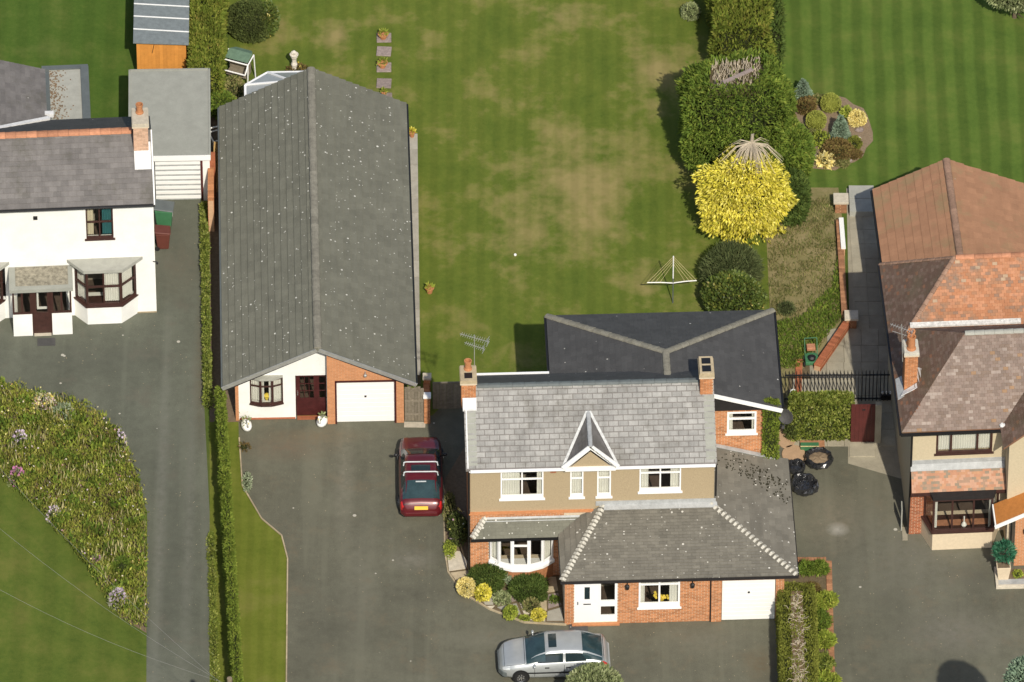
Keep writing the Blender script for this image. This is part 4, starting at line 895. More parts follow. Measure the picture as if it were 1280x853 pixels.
m = MB(); m.slab([(.70, .28, 3.14), (4.3, .28, 3.14), (4.3, .15, 3.03), (.58, .15, 3.03)], (0, 0, -.02)); m.build('lead_flashing', 'lead', rf3); m = MB(); m.slab([(HX0, .28, TZ+.05), (9.5, .28, TZ+.05), (9.5, .05, TZ-.01), (HX0, .05, TZ-.01)], (0, 0, -.02)); m.box(4.9, 9.45, .27, .298, TZ, TZ+.22); m.build('lead_flashing', 'lead', rf3); m = MB(); m.slab([(9.38, 3.60, TZ+.06), (11.9, 3.60, 2.86), (11.9, 3.42, 2.86), (9.38, 3.42, TZ+.06)], (0, 0, -.03)); m.build('lead_flashing', 'lead', rf3)
m = MB()
for i in range(420):
    x = random.uniform(9.7, 12.2); y = random.triangular(.2, 3.4, 2.3); 
    if y > 3.45 or abs(y-(3.3-.62*(x-9.6))) > .62: continue
    y = round(y/.16)*.16+random.gauss(0, .035); x = 9.25+round((x-9.25)/.25)*.25+random.gauss(0, .055); z = TZ-.3*(x-9.25)+.045; m.blob((x, y, z-.012), random.uniform(.018, .036), random.uniform(.02, .05), .018, 6, 4, .3, random.random())
m.build('moss', 'dark_moss', rf3, 'stuff')
# hip bonnets: white mortar-edged slips seen one by one
for (a, b, n) in (((LX, FY, FZ+.03), (HX0, .28, TZ+.03), 21), ((FX1, FY, FZ+.03), (9.25, .28, TZ+.03), 22), ((.18, -.32, 2.62), (.70, .28, 3.16), 7)):
    a, b = Vector(a), Vector(b); d = (b-a); s = d.cross(Vector((0, 0, 1))).normalized()
    for i in range(n):
        p = a+d*((i+.3)/n); m = MB(); w_ = .13; dd = d.normalized()
        m.add([p-s*w_+Vector((0, 0, -.02)), p+Vector((0, 0, .045)), p+s*w_+Vector((0, 0, -.02)), p-s*w_+dd*.10+Vector((0, 0, -.02)), p+dd*.10+Vector((0, 0, .045)), p+s*w_+dd*.10+Vector((0, 0, -.02))],
            [(0, 1, 4, 3), (1, 2, 5, 4), (0, 2, 1), (3, 4, 5), (0, 3, 5, 2)]); fixn(m.build('hip_tile', 'cement', rf3))
m = MB(); m.box(LX-.04, 9.08, FY-.03, FY+.05, FZ-.13, FZ-.005); m.box(9.08, FX1+.03, FY-.035, FY+.05, FZ-.13, FZ-.006); m.box(FX1-.02, FX1+.05, FY+.05, BY, FZ-.12, FZ-.004); m.build('fascia', 'soffit_black', H)
m = MB(); m.box(.15, LX, -.36, -.30, 2.47, 2.58); m.box(LX-.05, LX+.01, FY+.05, -.36, FZ-.12, FZ-.01); m.build('gutter', 'black_plastic', H)
fy = -2.42
m = MB(); fo = [(3.98, 5.62, .09, 2.22), (6.42, 7.98, .78, 2.32)]
wall(m, 3.62, 9.12, 0, 2.52, fy, fy+.22, fo); wall(m, 9.12, 11.92, 0, 2.52, fy-.06, fy+.16, [(9.56, 11.60, 0, 2.12)]); m.box(3.62, 3.84, fy+.22, .3, 0, 2.52); m.box(11.70, 11.92, fy+.16, 3.6, 0, 2.52); m.build('wall', 'mortar', H)
m = MB(); bricks(m, [(3.62, 0), (9.12, 0), (9.12, 2.5), (3.62, 2.5)], fy, fo); bricks(m, [(9.12, 0), (11.92, 0), (11.92, 2.5), (9.12, 2.5)], fy-.06, [(9.56, 11.60, 0, 2.12)])
m.build('brickwork', 'brick_orange', H, 'stuff')
m = MB(); m.box(3.85, 9.0, fy+.25, .28, .0, .04); m.build('floor', 'carpet', H)
m = MB(); m.box(3.85, 9.0, -.4, -.3, .04, 2.4); m.build('interior_wall', 'interior', H)
m = MB(); m.box(9.12, 9.17, fy-.075, fy+.0, .0, 2.5); m.build('downpipe', 'black_plastic', H)
# white front door with side light
m = MB(); wall(m, 3.98, 5.62, .09, 2.22, fy+.02, fy+.08, [(4.99, 5.52, 1.18, 2.12), (4.99, 5.52, .42, .88), (4.37, 4.57, 1.28, 1.90)]); m.box(4.93, 4.96, fy+.005, fy+.02, .12, 2.2); d = m.build('door', 'white_upvc', H)
m = MB(); m.box(4.99, 5.52, fy+.045, fy+.05, 1.18, 2.12); m.box(4.99, 5.52, fy+.045, fy+.05, .42, .88); m.build('pane', 'glass', d)
m = MB(); m.box(4.37, 4.57, fy+.015, fy+.025, 1.28, 1.90); m.build('pane', 'car_glass', d)
m = MB(); m.box(4.33, 4.61, fy-.0, fy+.02, 1.0, 1.04); m.build('letterbox', 'black_metal', d)
m = MB(); m.tube([(4.12, fy-.03, 1.05), (4.12, fy-.03, 1.2)], .02, 6); m.build('handle', 'chrome', d)
m = MB(); m.box(3.9, 5.7, fy-.14, fy-.01, 0, .075); m.build('doorstep', 'brick_orange', H)
window(H, 6.42, 7.98, .80, 2.32, fy, (1, 1), 'white_upvc', .78, True, curtain=[(0, .15), (.75, 1)], inset=-.02, bottom_bar=.16, fw=.07)
m = MB(); m.lathe([(.10, 0), (.14, .12)], (7.3, fy+.25, .95), 10)
for i in range(16): m.blob((7.3+random.uniform(-.28, .28), fy+.22+random.uniform(-.05, .05), 1.15+random.uniform(-.08, .16)), .06, .05, .06, 6, 4, .2, random.random())
m.build('vase_of_flowers', 'blossom_yellow', H)
for x in (5.98, 8.45):
    m = MB(); m.box(x-.02, x+.02, fy-.02, fy, 2.0, 2.15); m.tube([(x, fy, 2.1), (x, fy-.14, 2.12)], .014, 5); m.lathe([(.03, 0), (.075, .05), (.085, .2), (.03, .26)], (x, fy-.14, 1.86), 8); m.build('wall_lamp', 'black_metal', H)
m = MB(); m.tube([(8.95, fy-.09, 2.5), (8.95, fy-.09, 2.28), (9.0, fy-.04, 2.2)], .06, 8); m.build('downpipe_hopper', 'black_plastic', H)
m = MB(); m.box(9.58, 11.58, fy+.0, fy+.04, .03, 2.10)
for i in range(10): m.box(9.62, 11.54, fy-.008, fy+.0, .07+i*.203, .07+i*.203+.185)
gd = m.build('garage_door', 'white_paint', H)
m = MB(); m.box(10.55, 10.63, fy-.04, fy, 1.42, 1.48); m.build('handle', 'black_metal', gd)
# bow window under the lean-to
bw = [(.88, .28), (1.25, -.10), (1.75, -.30), (2.30, -.32), (2.85, -.16), (3.30, .28)]
bw = [(.88, .28), (1.22, -.02), (1.72, -.22), (2.36, -.24), (2.90, -.06), (3.30, .28)]
for i in range(5):
    a, b = bw[i], bw[i+1]; an = math.atan2(b[1]-a[1], b[0]-a[0]); L = math.hypot(b[0]-a[0], b[1]-a[1])
    window(H, 0, L, .95, 2.45, 0, (1,), 'white_upvc', .75 if i == 2 else None, False, T2(a[0], a[1], an), .06, [(0, 1)] if i in (0, 4) else None, .07, inset=0, bottom_bar=.08)
m = MB(); m.prism([(x+(-.05 if x < 1 else .05 if x > 3 else 0), y-.1) for x, y in bw]+[(3.3, .3), (.88, .3)], .82, .95); m.build('window_sill', 'white_upvc', H)
m = MB(); m.prism([(x, y) for x, y in bw], 0, .82); m.build('wall', 'brick_orange', H)
# ivy on the corner wall
MAIN = H
# ---------------------------------------------------------------- house on the right
H = frame_thing('cream_house', 'cream rendered house at the right edge with brown plain-tiled hipped roof and orange rear roofs', 'house', 1135, 668, 0, 3.5)
def wz(x): return 5.6+.86*(x+.41)
MR = (2.2, 2.65); MZ = wz(2.2)
def fz(y): return 5.6+(MZ-5.6)/(2.65+.32)*(y+.32)
pF = [(-.41, -.32, 5.6), (3.35, -.32, 5.6), (5.9, 2.40, fz(2.4)), (5.9, 2.65, MZ), (2.2, 2.65, MZ)]
pW1 = [(-.41, -.32, 5.6), (2.2, 2.65, MZ), (.32, 4.8, wz(.32)), (-.41, 4.8, 5.6)]
pW2 = [(-.41, 4.8, 5.6), (.32, 4.8, wz(.32)), (2.2, 7.0, MZ), (-.41, 9.3, 5.6)]
pS = [(.32, 4.8, wz(.32)), (6.5, 4.8, wz(.32)), (6.5, 7.0, MZ), (2.2, 7.0, MZ)]
pN = [(2.2, 7.0, MZ), (6.5, 7.0, MZ), (6.5, 9.3, 5.6), (-.41, 9.3, 5.6)]
pB = [(2.2, 2.65, MZ), (6.5, 2.65, MZ), (6.5, 4.8, wz(.32)), (.32, 4.8, wz(.32))]
pG = [(3.35, -1.45, 5.6), (3.35, -.32, 5.6), (5.9, 2.4, 5.6+.86*2.55), (5.9, -1.45, 5.6+.86*2.55)]
rf = MB()
for q in (pF, pW1, pW2, pS, pN, pB, pG): deck(rf, q, .08)
rf = fixn(rf.build('roof', 'tile_plain_shaded', H))
put_tiles(rf, [pF], .125, .19, 'tile_brown', .016, 'joined', name='plain_tiles', jit=.003)
put_tiles(rf, [pW1, pW2, pG], .125, .19, 'tile_plain_shaded', .014, 'joined', name='plain_tiles')  # slopes turned from the sun get darker tiles, shade put into the colour
put_tiles(rf, [pN, pB], .3, .4, 'tile_plain_shaded', .014, 'joined', name='plain_tiles')
put_tiles(rf, [pS], .125, .19, 'tile_orange', .016, 'joined', name='orange_tiles', jit=.004)
ridge(rf, (2.2, 2.65, MZ+.02), (5.9, 2.65, MZ+.02), 'felt_light', 10, .12); ridge(rf, (2.25, 7.0, MZ+.02), (6.5, 7.0, MZ+.02), 'ridge_terracotta', 12, .12)
ridge(rf, (2.2, 7.0, MZ+.02), (.32, 4.8, wz(.32)+.02), 'ridge_brown', 12, .09); ridge(rf, (-.41, 9.3, 5.62), (2.2, 7.0, MZ+.02), 'ridge_brown', 12, .08)
m = MB(); m.slab([(.35, 4.76, wz(.32)+.16), (4.6, 4.76, wz(.32)+.16), (4.6, 4.93, wz(.32)+.22), (.35, 4.93, wz(.32)+.22)], (0, 0, -.08)); m.build('lead_flashing', 'flashing_mortar', rf)
m = MB(); m.blob((3.42, -.28, 5.72), .12, .1, .08, 8, 5, .2); m.build('ridge_end', 'lead_white', rf)
m = MB(); wall(m, .02, 3.7, 2.95, 5.5, 0, .25, [(.95, 3.10, 4.12, 5.32)]); m.box(.02, .25, .25, 9.0, 0, 5.5); m.box(.25, 6.4, 8.8, 9.0, 0, 5.5); m.box(3.7, 6.4, -1.05, -.9, 2.6, 5.5)
m.add([(3.7, -1.05, 5.5), (6.4, -1.05, 5.5), (6.4, -1.05, 7.6), (3.9, -1.05, 5.7)], [(0, 1, 2, 3)]); m.box(3.62, 3.7, -1.05, .3, 2.6, 5.5); m.build('wall', 'cream_render', H)
m = MB(); wall(m, .02, 3.66, 0, 2.95, 0, .25, [(.55, 3.3, .9, 2.6)]); m.box(3.66, 3.8, -1.1, .3, 0, 2.6); m.build('wall', 'mortar', H)
m = MB(); bricks(m, [(.02, 0), (.6, 0), (.6, 2.7), (.02, 2.7)], 0); m.build('brickwork', 'brick_red', H, 'stuff')
m = MB(); m.box(.3, 3.6, .3, 4, 3.0, 3.08); m.box(.3, 3.6, .26, 4, 0, .03); m.build('floor', 'carpet', H)
m = MB(); m.box(.3, 3.6, 2.4, 2.5, .03, 5.4); m.build('interior_wall', 'interior', H)
window(H, .95, 3.10, 4.14, 5.30, 0, (.8, 1.4, .8), 'brown_wood', None, True, curtain=[(.02, .98)], inset=.0, fw=.08)
m = MB(); m.box(-.45, 3.4, -.42, -.33, 5.46, 5.56); m.box(-.5, -.42, -.35, 9.3, 5.46, 5.56); m.build('gutter', 'black_plastic', H)
m = MB(); m.tube([(.02, -.05, 5.5), (.02, -.05, 2.8), (-.02, -.05, 0.1)], .04, 8); m.build('downpipe', 'black_plastic', H)
# small pent roof over the bay
q = [(.02, -.62, 2.72), (3.62, -.62, 2.72), (3.56, -.02, 3.58), (.02, -.02, 3.58)]
mm = MB(); deck(mm, q, .06); pr = fixn(mm.build('roof', 'tile_mixed', H, label='small orange tiled roof over the bay window'))
put_tiles(pr, [q], .105, .165, 'tile_mixed', .012, 'tile', name='tile', gap=.004, jit=.002)
m = MB(); m.slab([(0, -.04, 3.66), (3.58, -.04, 3.66), (3.60, -.17, 3.43), (0, -.17, 3.43)], (0, 0, -.02)); m.box(0.02, 3.6, -.03, -.003, 3.62, 3.84); m.build('lead_flashing', 'lead', pr)
m = MB(); m.box(.0, 3.64, -.68, -.62, 2.58, 2.70); m.build('fascia', 'brown_wood', H)
bay(H, 2.0, -1.45, 1.45, -1.18, 1.12, -.02, -.93, .95, 2.56, 'brown_wood', 'soffit_black', [None, [(.02, .08), (.95, 1)], [(0, .9)]], .02, (1, 1.1, 1), None)
m = MB(); m.prism([(.50, -.01), (.83, -.95), (3.12, -.95), (3.45, -.01)], 0, .88); m.build('wall', 'pale_render', H)
m = MB(); m.lathe([(.07, 0), (.11, .08), (.07, .18), (.025, .24), (.03, .5)], (2.05, -.72, .98), 10); m.build('vase', 'white_paint', H)
m = MB(); m.box(1.0, 3.0, -.62, -.3, .9, .96); m.build('window_board', 'ridge_terracotta', H)
# chimney
ch = chimney(H, -.14, .34, 1.75, 2.45, 5.6, 7.75, 'brick_orange', 'cement', [(.10, 2.25, .62), (.10, 1.95, .62)], potr=.16)
m = MB(); m.slab([(-.30, 1.45, 5.86), (.42, 1.45, 6.32), (.55, 2.3, 6.45), (.42, 2.5, 6.34), (.34, 1.72, 6.26), (-.18, 1.72, 5.86)], (0, 0, -.04)); m.build('lead_flashing', 'lead_white', ch)
m = MB(); m.slab([(-.40, 1.45, 5.68), (-.16, 1.45, 5.84), (-.16, 2.6, 5.84), (-.40, 2.6, 5.68)], (0, 0, -.04)); m.build('lead_flashing', 'lead', ch)
aerial(ch, (-.22, 1.9, 7.2), (-.26, 2.3, 8.75), [(8.55, R(150), .95, 9, .30, .05), (8.25, R(150), .75, 1, .3, .0)])
# rear annexe, single storey, ridge running north
ax, aw, ae, az, e3 = 2.92, .05, 6.0, 4.2, 2.8
y0, y1 = 9.0, 16.86
q1 = [(aw, 5.2, e3), (aw+.0, y1, e3), (ax, y1+.05, az), (ax, 5.2, az)]; q2 = [(ax, y0, az), (ax, y1+.05, az), (ae, y1, e3), (ae, y0, e3)]
q1 = [(aw, 9.2, e3), (aw, y1, e3), (ax, y1+.05, az), (ax, 9.2, az)]
mm = MB(); deck(mm, q1, .1); deck(mm, q2, .1); ar = fixn(mm.build('roof', 'tile_red', H, label='terracotta tiled gabled roof of the rear annexe'))
put_tiles(ar, [q1, q2], .36, .33, 'tile_red', .028, 'course', gap=.004); ridge(ar, (ax, 9.1, az+.04), (ax, y1, az+.04), 'ridge_brown', 18, .13)
m = MB(); m.box(.35, 5.7, 9.1, 16.6, 0, 2.75); m.build('wall', 'brick_red', H)
m = MB(); m.tube([(aw-.04, 5.0, 2.72), (aw-.04, y1, 2.72)], .055, 8); m.build('gutter', 'black_plastic', H)
mm = MB(); mm.slab([(-.05, 4.6, 3.0), (-.05, 9.15, 3.0), (.03, 9.15, 3.05), (.03, 4.6, 3.05)], (0, 0, -.2)); mm.build('lean_to_roof', 'tile_red', H)
# front porch with gabled tile roof
m = MB(); q = [(3.12, -2.15, 2.32), (3.12, -1.0, 2.32), (4.7, -1.0, 3.15), (4.7, -2.15, 3.15)]; m.slab(q, (0, 0, -.07)); p = fixn(m.build('porch_roof', 'orange_felt', H))
m = MB(); bar3(m, (3.10, -2.19, 2.16), (4.7, -2.19, 3.0), .05, .15); m.box(3.06, 3.11, -2.2, -1.0, 2.14, 2.32); m.build('barge_board', 'white_paint', p)
m = MB(); m.box(3.86, 5.6, -2.0, -1.8, 0, 2.5); m.box(3.86, 4.05, -1.8, -1.0, 0, 2.3); m.build('wall', 'mortar', H)
m = MB(); bricks(m, [(3.86, 0), (5.6, 0), (5.6, 3.2), (3.86, 2.35)], -2.0); m.build('brickwork', 'brick_pale', H, 'stuff')
m = MB(); m.lathe([(.04, 0), (.08, .05), (.09, .2), (.04, .27)], (4.25, -2.12, 1.75), 8); m.tube([(4.25, -2.0, 1.95), (4.25, -2.1, 2.0)], .015, 5); m.build('wall_lamp', 'black_metal', H)
CREAM = H

# ================================================================ cars
def car(name, label, cat, px, py, rot, paint, L=4.2, Wd=1.70, Hh=1.40, prof=None, glassm='car_glass', wl=(-1.28, 1.30), bars=False, sunroof=True, rear_hatch=True, mark=0):
    p = G(px, py); t = thing(name, label, cat, (p.x, p.y, .008), R(rot))
    # stations (x, half width, centre-line height, belt height, roof half width factor)
    S = prof
    xs = [s[0] for s in S]
    def val(x, k):
        for i in range(len(S)-1):
            if x <= S[i+1][0] or i == len(S)-2:
                f = (x-S[i][0])/(S[i+1][0]-S[i][0]); f = min(1, max(0, f)); return S[i][k]*(1-f)+S[i+1][k]*f
    def sm(x, k, h=.06): return (val(x-h, k)+2*val(x, k)+val(x+h, k))/4
    TT = [0, .10, .22, .36, .5, .56, .70, .78, .88, 1.0]
    def sec(x):
        w, zt, zb, rw = sm(x, 1), sm(x, 2), sm(x, 3), sm(x, 4); lo = .22 if abs(x) < L/2-.25 else .22+.12*(abs(x)-(L/2-.25))/.25
        up = zt-zb
        return [(w*.93, lo), (w*.985, lo+.10), (w*1.0, .46), (w*.99, .62+(zb-.8)*.4), (w*.955, zb), (w*.90, zb+.03*min(1, up*4)+up*.03), (w*.90*(1-rw)+w*.735*rw, zb+up*(.62*rw+.4*(1-rw))), (w*.80*(1-rw)+w*.68*rw, zb+up*(.90*rw+.72*(1-rw))), (w*.52, zt-.022), (0, zt)]
    def surf(x, tt, off=0.0, side=1):
        a = sec(x)
        for i in range(len(TT)-1):
            if tt <= TT[i+1]+1e-9:
                f = (tt-TT[i])/(TT[i+1]-TT[i]); y = a[i][0]*(1-f)+a[i+1][0]*f; z = a[i][1]*(1-f)+a[i+1][1]*f
                dy, dz = a[i+1][0]-a[i][0], a[i+1][1]-a[i][1]; l = math.hypot(dy, dz)+1e-9
                ny, nz = dz/l, -dy/l
                # slope along the length
                e = .04; zz = [ (lambda b: b[i][1]*(1-f)+b[i+1][1]*f)(sec(x+q)) for q in (-e, e)]; yy = [(lambda b: b[i][0]*(1-f)+b[i+1][0]*f)(sec(x+q)) for q in (-e, e)]
                nx = -((zz[1]-zz[0])*nz+(yy[1]-yy[0])*ny)/(2*e)
                n = Vector((nx, ny, nz)).normalized()
                return Vector((x+n.x*off, (y+n.y*off)*side, z+n.z*off))
    # body grid
    NX = 46; b = MB(); rows = []
    for i in range(NX+1):
        x = xs[0]+(xs[-1]-xs[0])*(.5-.5*math.cos(math.pi*i/NX))*.5+(xs[-1]-xs[0])*(i/NX)*.5
        a = sec(x); pts = [(x, -y, z) for y, z in a]+[(x, y, z) for y, z in a[::-1][1:]]; rows.append(pts)
    k = len(rows[0]); vs = [q for r in rows for q in r]
    fs = [(i*k+j, (i+1)*k+j, (i+1)*k+j+1, i*k+j+1) for i in range(NX) for j in range(k-1)]
    fs += [tuple(range(k)), tuple(range(NX*k, NX*k+k))[::-1]]+[(i*k, i*k+k-1, (i+1)*k+k-1, (i+1)*k) for i in range(NX)]
    b.add(vs, fs); body = fixn(b.build('body', paint, t, smooth=True))
    body.data.attributes.remove(body.data.attributes['rnd']) if 'rnd' in body.data.attributes else None
    def patch(nm, mat, x0, x1, t0, t1, side=1, both=False, off=.006, nx=8, ny=5, parent=t, slant0=0, slant1=0):
        m = MB(); vs = []
        if both:
            ts = [(-1, t0+(1-t0)*j/ny) for j in range(ny)]+[(1, 1-(1-t0)*j/ny) for j in range(ny+1)]
        else: ts = [(side, t0+(t1-t0)*j/ny) for j in range(ny+1)]
        for i in range(nx+1):
            for (sd, tt) in ts:
                fr = (tt-t0)/max(1e-6, (t1-t0)); xa = x0+slant0*fr; xb = x1+slant1*fr
                vs.append(surf(xa+(xb-xa)*i/nx, tt, off, sd))
        q = len(ts); m.add(vs, [(i*q+j, (i+1)*q+j, (i+1)*q+j+1, i*q+j+1) for i in range(nx) for j in range(q-1)])
        return m.build(nm, mat, parent, smooth=True)
    return t, surf, patch, sec
def wheels(t, wl, Wd, r=.30):
    for x in wl:
        for sd in (-1, 1):
            m = MB(); m.T = Matrix.Translation((x, sd*(Wd/2-.062), r)) @ Matrix.Rotation(R(90), 4, 'X')
            m.lathe([(r*.62, -.09), (r*.94, -.09), (r, -.05), (r, .05), (r*.94, .09), (r*.62, .09), (r*.62, -.09)], (0, 0, 0), 24, cap=False); wh = m.build('wheel', 'rubber', t, smooth=False)
            m = MB(); m.T = Matrix.Translation((x, sd*(Wd/2-.058), r)) @ Matrix.Rotation(R(90), 4, 'X')
            m.lathe([(.001, -.085), (r*.2, -.085), (r*.22, -.06), (r*.58, -.05), (r*.64, -.09), (r*.64, .09), (r*.58, .05), (r*.22, .06), (r*.2, .085), (.001, .085)], (0, 0, 0), 24)
            for a in range(7): 
                c, s = math.cos(a*.898), math.sin(a*.898); m.box(c*r*.4-.02, c*r*.4+.02, s*r*.4-.02, s*r*.4+.02, -.08, .08)
            m.build('rim', 'chrome', wh)
            m = MB(); m.T = Matrix.Translation((x, sd*(Wd/2-.06), r+.02)) @ Matrix.Rotation(R(90), 4, 'X'); m.lathe([(r*1.16, -.062), (r*1.16, .062)], (0, 0, 0), 24); m.build('wheel_arch', 'black_plastic', t)
def mirror(t, x, y, z, paint):
    for sd in (-1, 1):
        m = MB(); m.blob((x, sd*(y+.10), z), .06, .10, .065, 10, 6); m.tube([(x, sd*(y-.05), z-.03), (x, sd*(y+.05), z-.01)], .025, 6); m.build('wing_mirror', paint, t, smooth=True)
hatch = [(-2.10, .60, .62, .55, 0), (-2.04, .74, .80, .72, 0), (-1.92, .80, .93, .86, .2), (-1.72, .83, 1.04, .90, .7), (-1.25, .845, 1.30, .92, 1), (-.95, .85, 1.375, .92, 1), (-.3, .85, 1.40, .90, 1), (.25, .85, 1.37, .88, 1), (.62, .85, 1.20, .87, 1), (1.02, .84, .96, .86, .5), (1.10, .84, .93, .84, 0), (1.55, .81, .87, .79, 0), (1.9, .75, .78, .70, 0), (2.04, .64, .66, .58, 0), (2.10, .52, .52, .46, 0)]
# red hatchback, nose to the north
t, surf, patch, sec = car('parked_car', 'dark red hatchback with roof bars parked beside the bungalow drive wall', 'car', 526, 607, 91, 'paint_red', prof=hatch)
patch('windscreen', 'car_glass', .34, 1.04, .60, 1, both=True, off=.016, nx=14); patch('rear_window', 'car_glass_blue', -1.80, -1.12, .62, 1, both=True)
for sd in (-1, 1):
    patch('side_window', 'car_glass', -.38, .62, .565, .74, sd, slant1=-.28, slant0=.0); patch('side_window', 'car_glass', -1.25, -.46, .565, .74, sd, slant0=.18)
    patch('headlight', 'lamp_clear', 1.78, 1.98, .40, .62, sd, ny=3); patch('tail_light', 'lamp_red', -2.02, -1.86, .34, .58, sd, ny=3)
    patch('side_trim', 'black_plastic', -1.5, 1.5, .24, .30, sd, off=.012)
    for x in (.74, -.42, -1.22): patch('door_seam', 'black_plastic', x-.008, x+.008, .12, .56, sd, off=.004, nx=1)
patch('sunroof', 'car_glass', -.66, -.34, .90, 1, both=True)
patch('bonnet_seam', 'black_plastic', 1.06, 1.08, .72, 1, both=True, off=.003, nx=1); patch('bonnet_seam', 'black_plastic', 1.93, 1.9449999999999998, .74, 1, both=True, off=.003, nx=1); patch('tailgate_seam', 'black_plastic', -1.98, -1.96, .60, 1, both=True, off=.003, nx=1)
for sd in (-1, 1): patch('bonnet_seam', 'black_plastic', 1.06, 1.93, .715, .73, sd, off=.003)
m = MB(); m.prism([(-2.16, -.62), (-2.16, .62), (-1.98, .80), (-1.9, .80), (-1.9, -.80), (-1.98, -.80)], .36, .56); m.build('rear_bumper', 'paint_red', t, bevel=.03)
m = MB(); m.prism([(2.14, .5), (2.14, -.5), (1.98, -.74), (1.85, -.78), (1.85, .78), (1.98, .74)], .28, .48); m.build('front_bumper', 'paint_red', t, bevel=.03)
m = MB(); m.slab([(-2.035, -.26, .79), (-2.035, .26, .79), (-2.09, .26, .66), (-2.09, -.26, .66)], (-.012, 0, .004)); pl = m.build('number_plate', 'plate_yellow', t)
m = MB(); bar3(m, (-1.22, -.2, 1.32), (-1.22, .2, 1.32), .05, .02); m.build('brake_light', 'lamp_clear', t)
for x in (-.28, -.84):
    m = MB(); m.tube([(x, -.66, 1.30), (x, -.64, 1.46), (x, -.56, 1.49), (x, .56, 1.49), (x, .64, 1.46), (x, .66, 1.30)], .026, 8); m.build('roof_bar', 'lamp_clear', t)
wheels(t, (-1.26, 1.28), 1.70); mirror(t, .72, .84, .93, 'black_plastic')
RED = t
# silver hatchback, nose to the west
sp = [(x*1.035, w*1.0, z*1.0, b_, r_) for x, w, z, b_, r_ in hatch]
sp = [(-2.17, .58, .66, .58, 0), (-2.10, .74, .86, .74, 0), (-1.98, .80, .99, .90, .2), (-1.85, .82, 1.06, .92, .6), (-1.30, .845, 1.30, .93, 1), (-.98, .85, 1.38, .93, 1), (-.3, .855, 1.41, .91, 1), (.28, .855, 1.38, .89, 1), (.72, .855, 1.20, .88, 1), (1.12, .845, .97, .87, .5), (1.20, .84, .94, .85, 0), (1.62, .82, .88, .80, 0), (1.95, .75, .79, .71, 0), (2.12, .62, .66, .58, 0), (2.19, .48, .50, .46, 0)]
t, surf, patch, sec = car('parked_car', 'silver hatchback with dark sunroof parked across the drive in front of the white front door', 'car', 692, 834, 182.5, 'paint_silver', L=4.35, prof=sp)
patch('windscreen', 'car_glass_blue', .36, 1.12, .60, 1, both=True, off=.012, nx=14); patch('rear_window', 'car_glass_blue', -1.92, -1.12, .60, 1, both=True)
for sd in (-1, 1):
    patch('side_window', 'car_glass', -.34, .72, .565, .74, sd, slant1=-.32); patch('side_window', 'car_glass', -1.30, -.44, .565, .74, sd, slant0=.2)
    patch('headlight', 'lamp_clear', 1.78, 2.06, .40, .62, sd, ny=3); patch('tail_light', 'lamp_red', -2.10, -1.92, .34, .58, sd, ny=3)
    patch('side_trim', 'black_plastic', -1.5, 1.5, .24, .29, sd, off=.012)
    for x in (.80, -.39, -1.25): patch('door_seam', 'black_plastic', x-.008, x+.008, .12, .56, sd, off=.004, nx=1)
    for x in (.30, -.55): m = MB(); m.box(x-.09, x+.09, sd*.845-.012, sd*.845+.012, .74, .78); m.build('handle', 'black_plastic', t)
patch('sunroof', 'car_glass', -.10, .22, .90, 1, both=True, off=.01)
patch('bonnet_seam', 'black_plastic', 1.17, 1.19, .72, 1, both=True, off=.003, nx=1); patch('bonnet_seam', 'black_plastic', 1.98, 1.9949999999999999, .74, 1, both=True, off=.003, nx=1); patch('tailgate_seam', 'black_plastic', -1.98, -1.96, .60, 1, both=True, off=.003, nx=1)
for sd in (-1, 1): patch('bonnet_seam', 'black_plastic', 1.17, 1.98, .715, .73, sd, off=.003)
m = MB(); m.prism([(-2.24, -.60), (-2.24, .60), (-2.06, .80), (-1.95, .80), (-1.95, -.80), (-2.06, -.80)], .36, .60); m.build('rear_bumper', 'paint_silver', t, bevel=.03)
m = MB(); m.prism([(2.23, .48), (2.23, -.48), (2.06, -.72), (1.9, -.78), (1.9, .78), (2.06, .72)], .26, .50); m.build('front_bumper', 'plastic_grey', t, bevel=.03)
wheels(t, (-1.30, 1.34), 1.70); mirror(t, .80, .85, .95, 'paint_silver'); t.scale = (.945, 1, 1)

# ================================================================ planting
def plant(name, label, cat, px, py, shape, size, n, leaf, mat, core='plant_core', group=None, rot=0.0, trunk=None, seed=None, aspect=.5, up=.2, jitter=.6, zc=None, amp=.10, f=2.2, corek=.80, shell=.25, pw=2.0, z0=0.0, kindname='foliage', rough=None):
    """a plant at the ground point seen at pixel (px, py): foliage of single leaves round a shaded inner mass"""
    p = G(px, py); t = thing(name, label, cat, (p.x, p.y, z0), R(rot), group); sd = seed if seed is not None else px*.13+py*.07
    rx, ry, rz = size
    if shape == 'box':
        q, nn = sample_box(n, rx, ry, rz, amp=amp, f=f, seed=sd, shell=shell*.5)
    elif shape == 'cone':
        q, nn = sample_cone(n, rx, rz*2, seed=sd)
    else:
        q, nn = sample_ell(n, rx, ry, rz, amp=amp, f=f, seed=sd, shell=shell, pw=pw); c = zc if zc is not None else rz*.8; q[:, 2] += c; q[:, 2] = np.abs(q[:, 2])+.01
    leaves(kindname, q, nn, leaf, mat, t, aspect=aspect, up=up, jitter=jitter)
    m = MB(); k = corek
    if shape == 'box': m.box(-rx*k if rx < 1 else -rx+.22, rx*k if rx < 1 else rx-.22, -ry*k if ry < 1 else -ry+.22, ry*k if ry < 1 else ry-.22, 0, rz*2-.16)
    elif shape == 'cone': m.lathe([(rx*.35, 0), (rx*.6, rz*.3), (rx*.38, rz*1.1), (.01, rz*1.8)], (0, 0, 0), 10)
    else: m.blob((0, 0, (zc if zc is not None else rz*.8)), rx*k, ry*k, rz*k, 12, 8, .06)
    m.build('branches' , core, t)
    if trunk: trunk_mb(*trunk).build('trunk', 'bark', t)
    return t
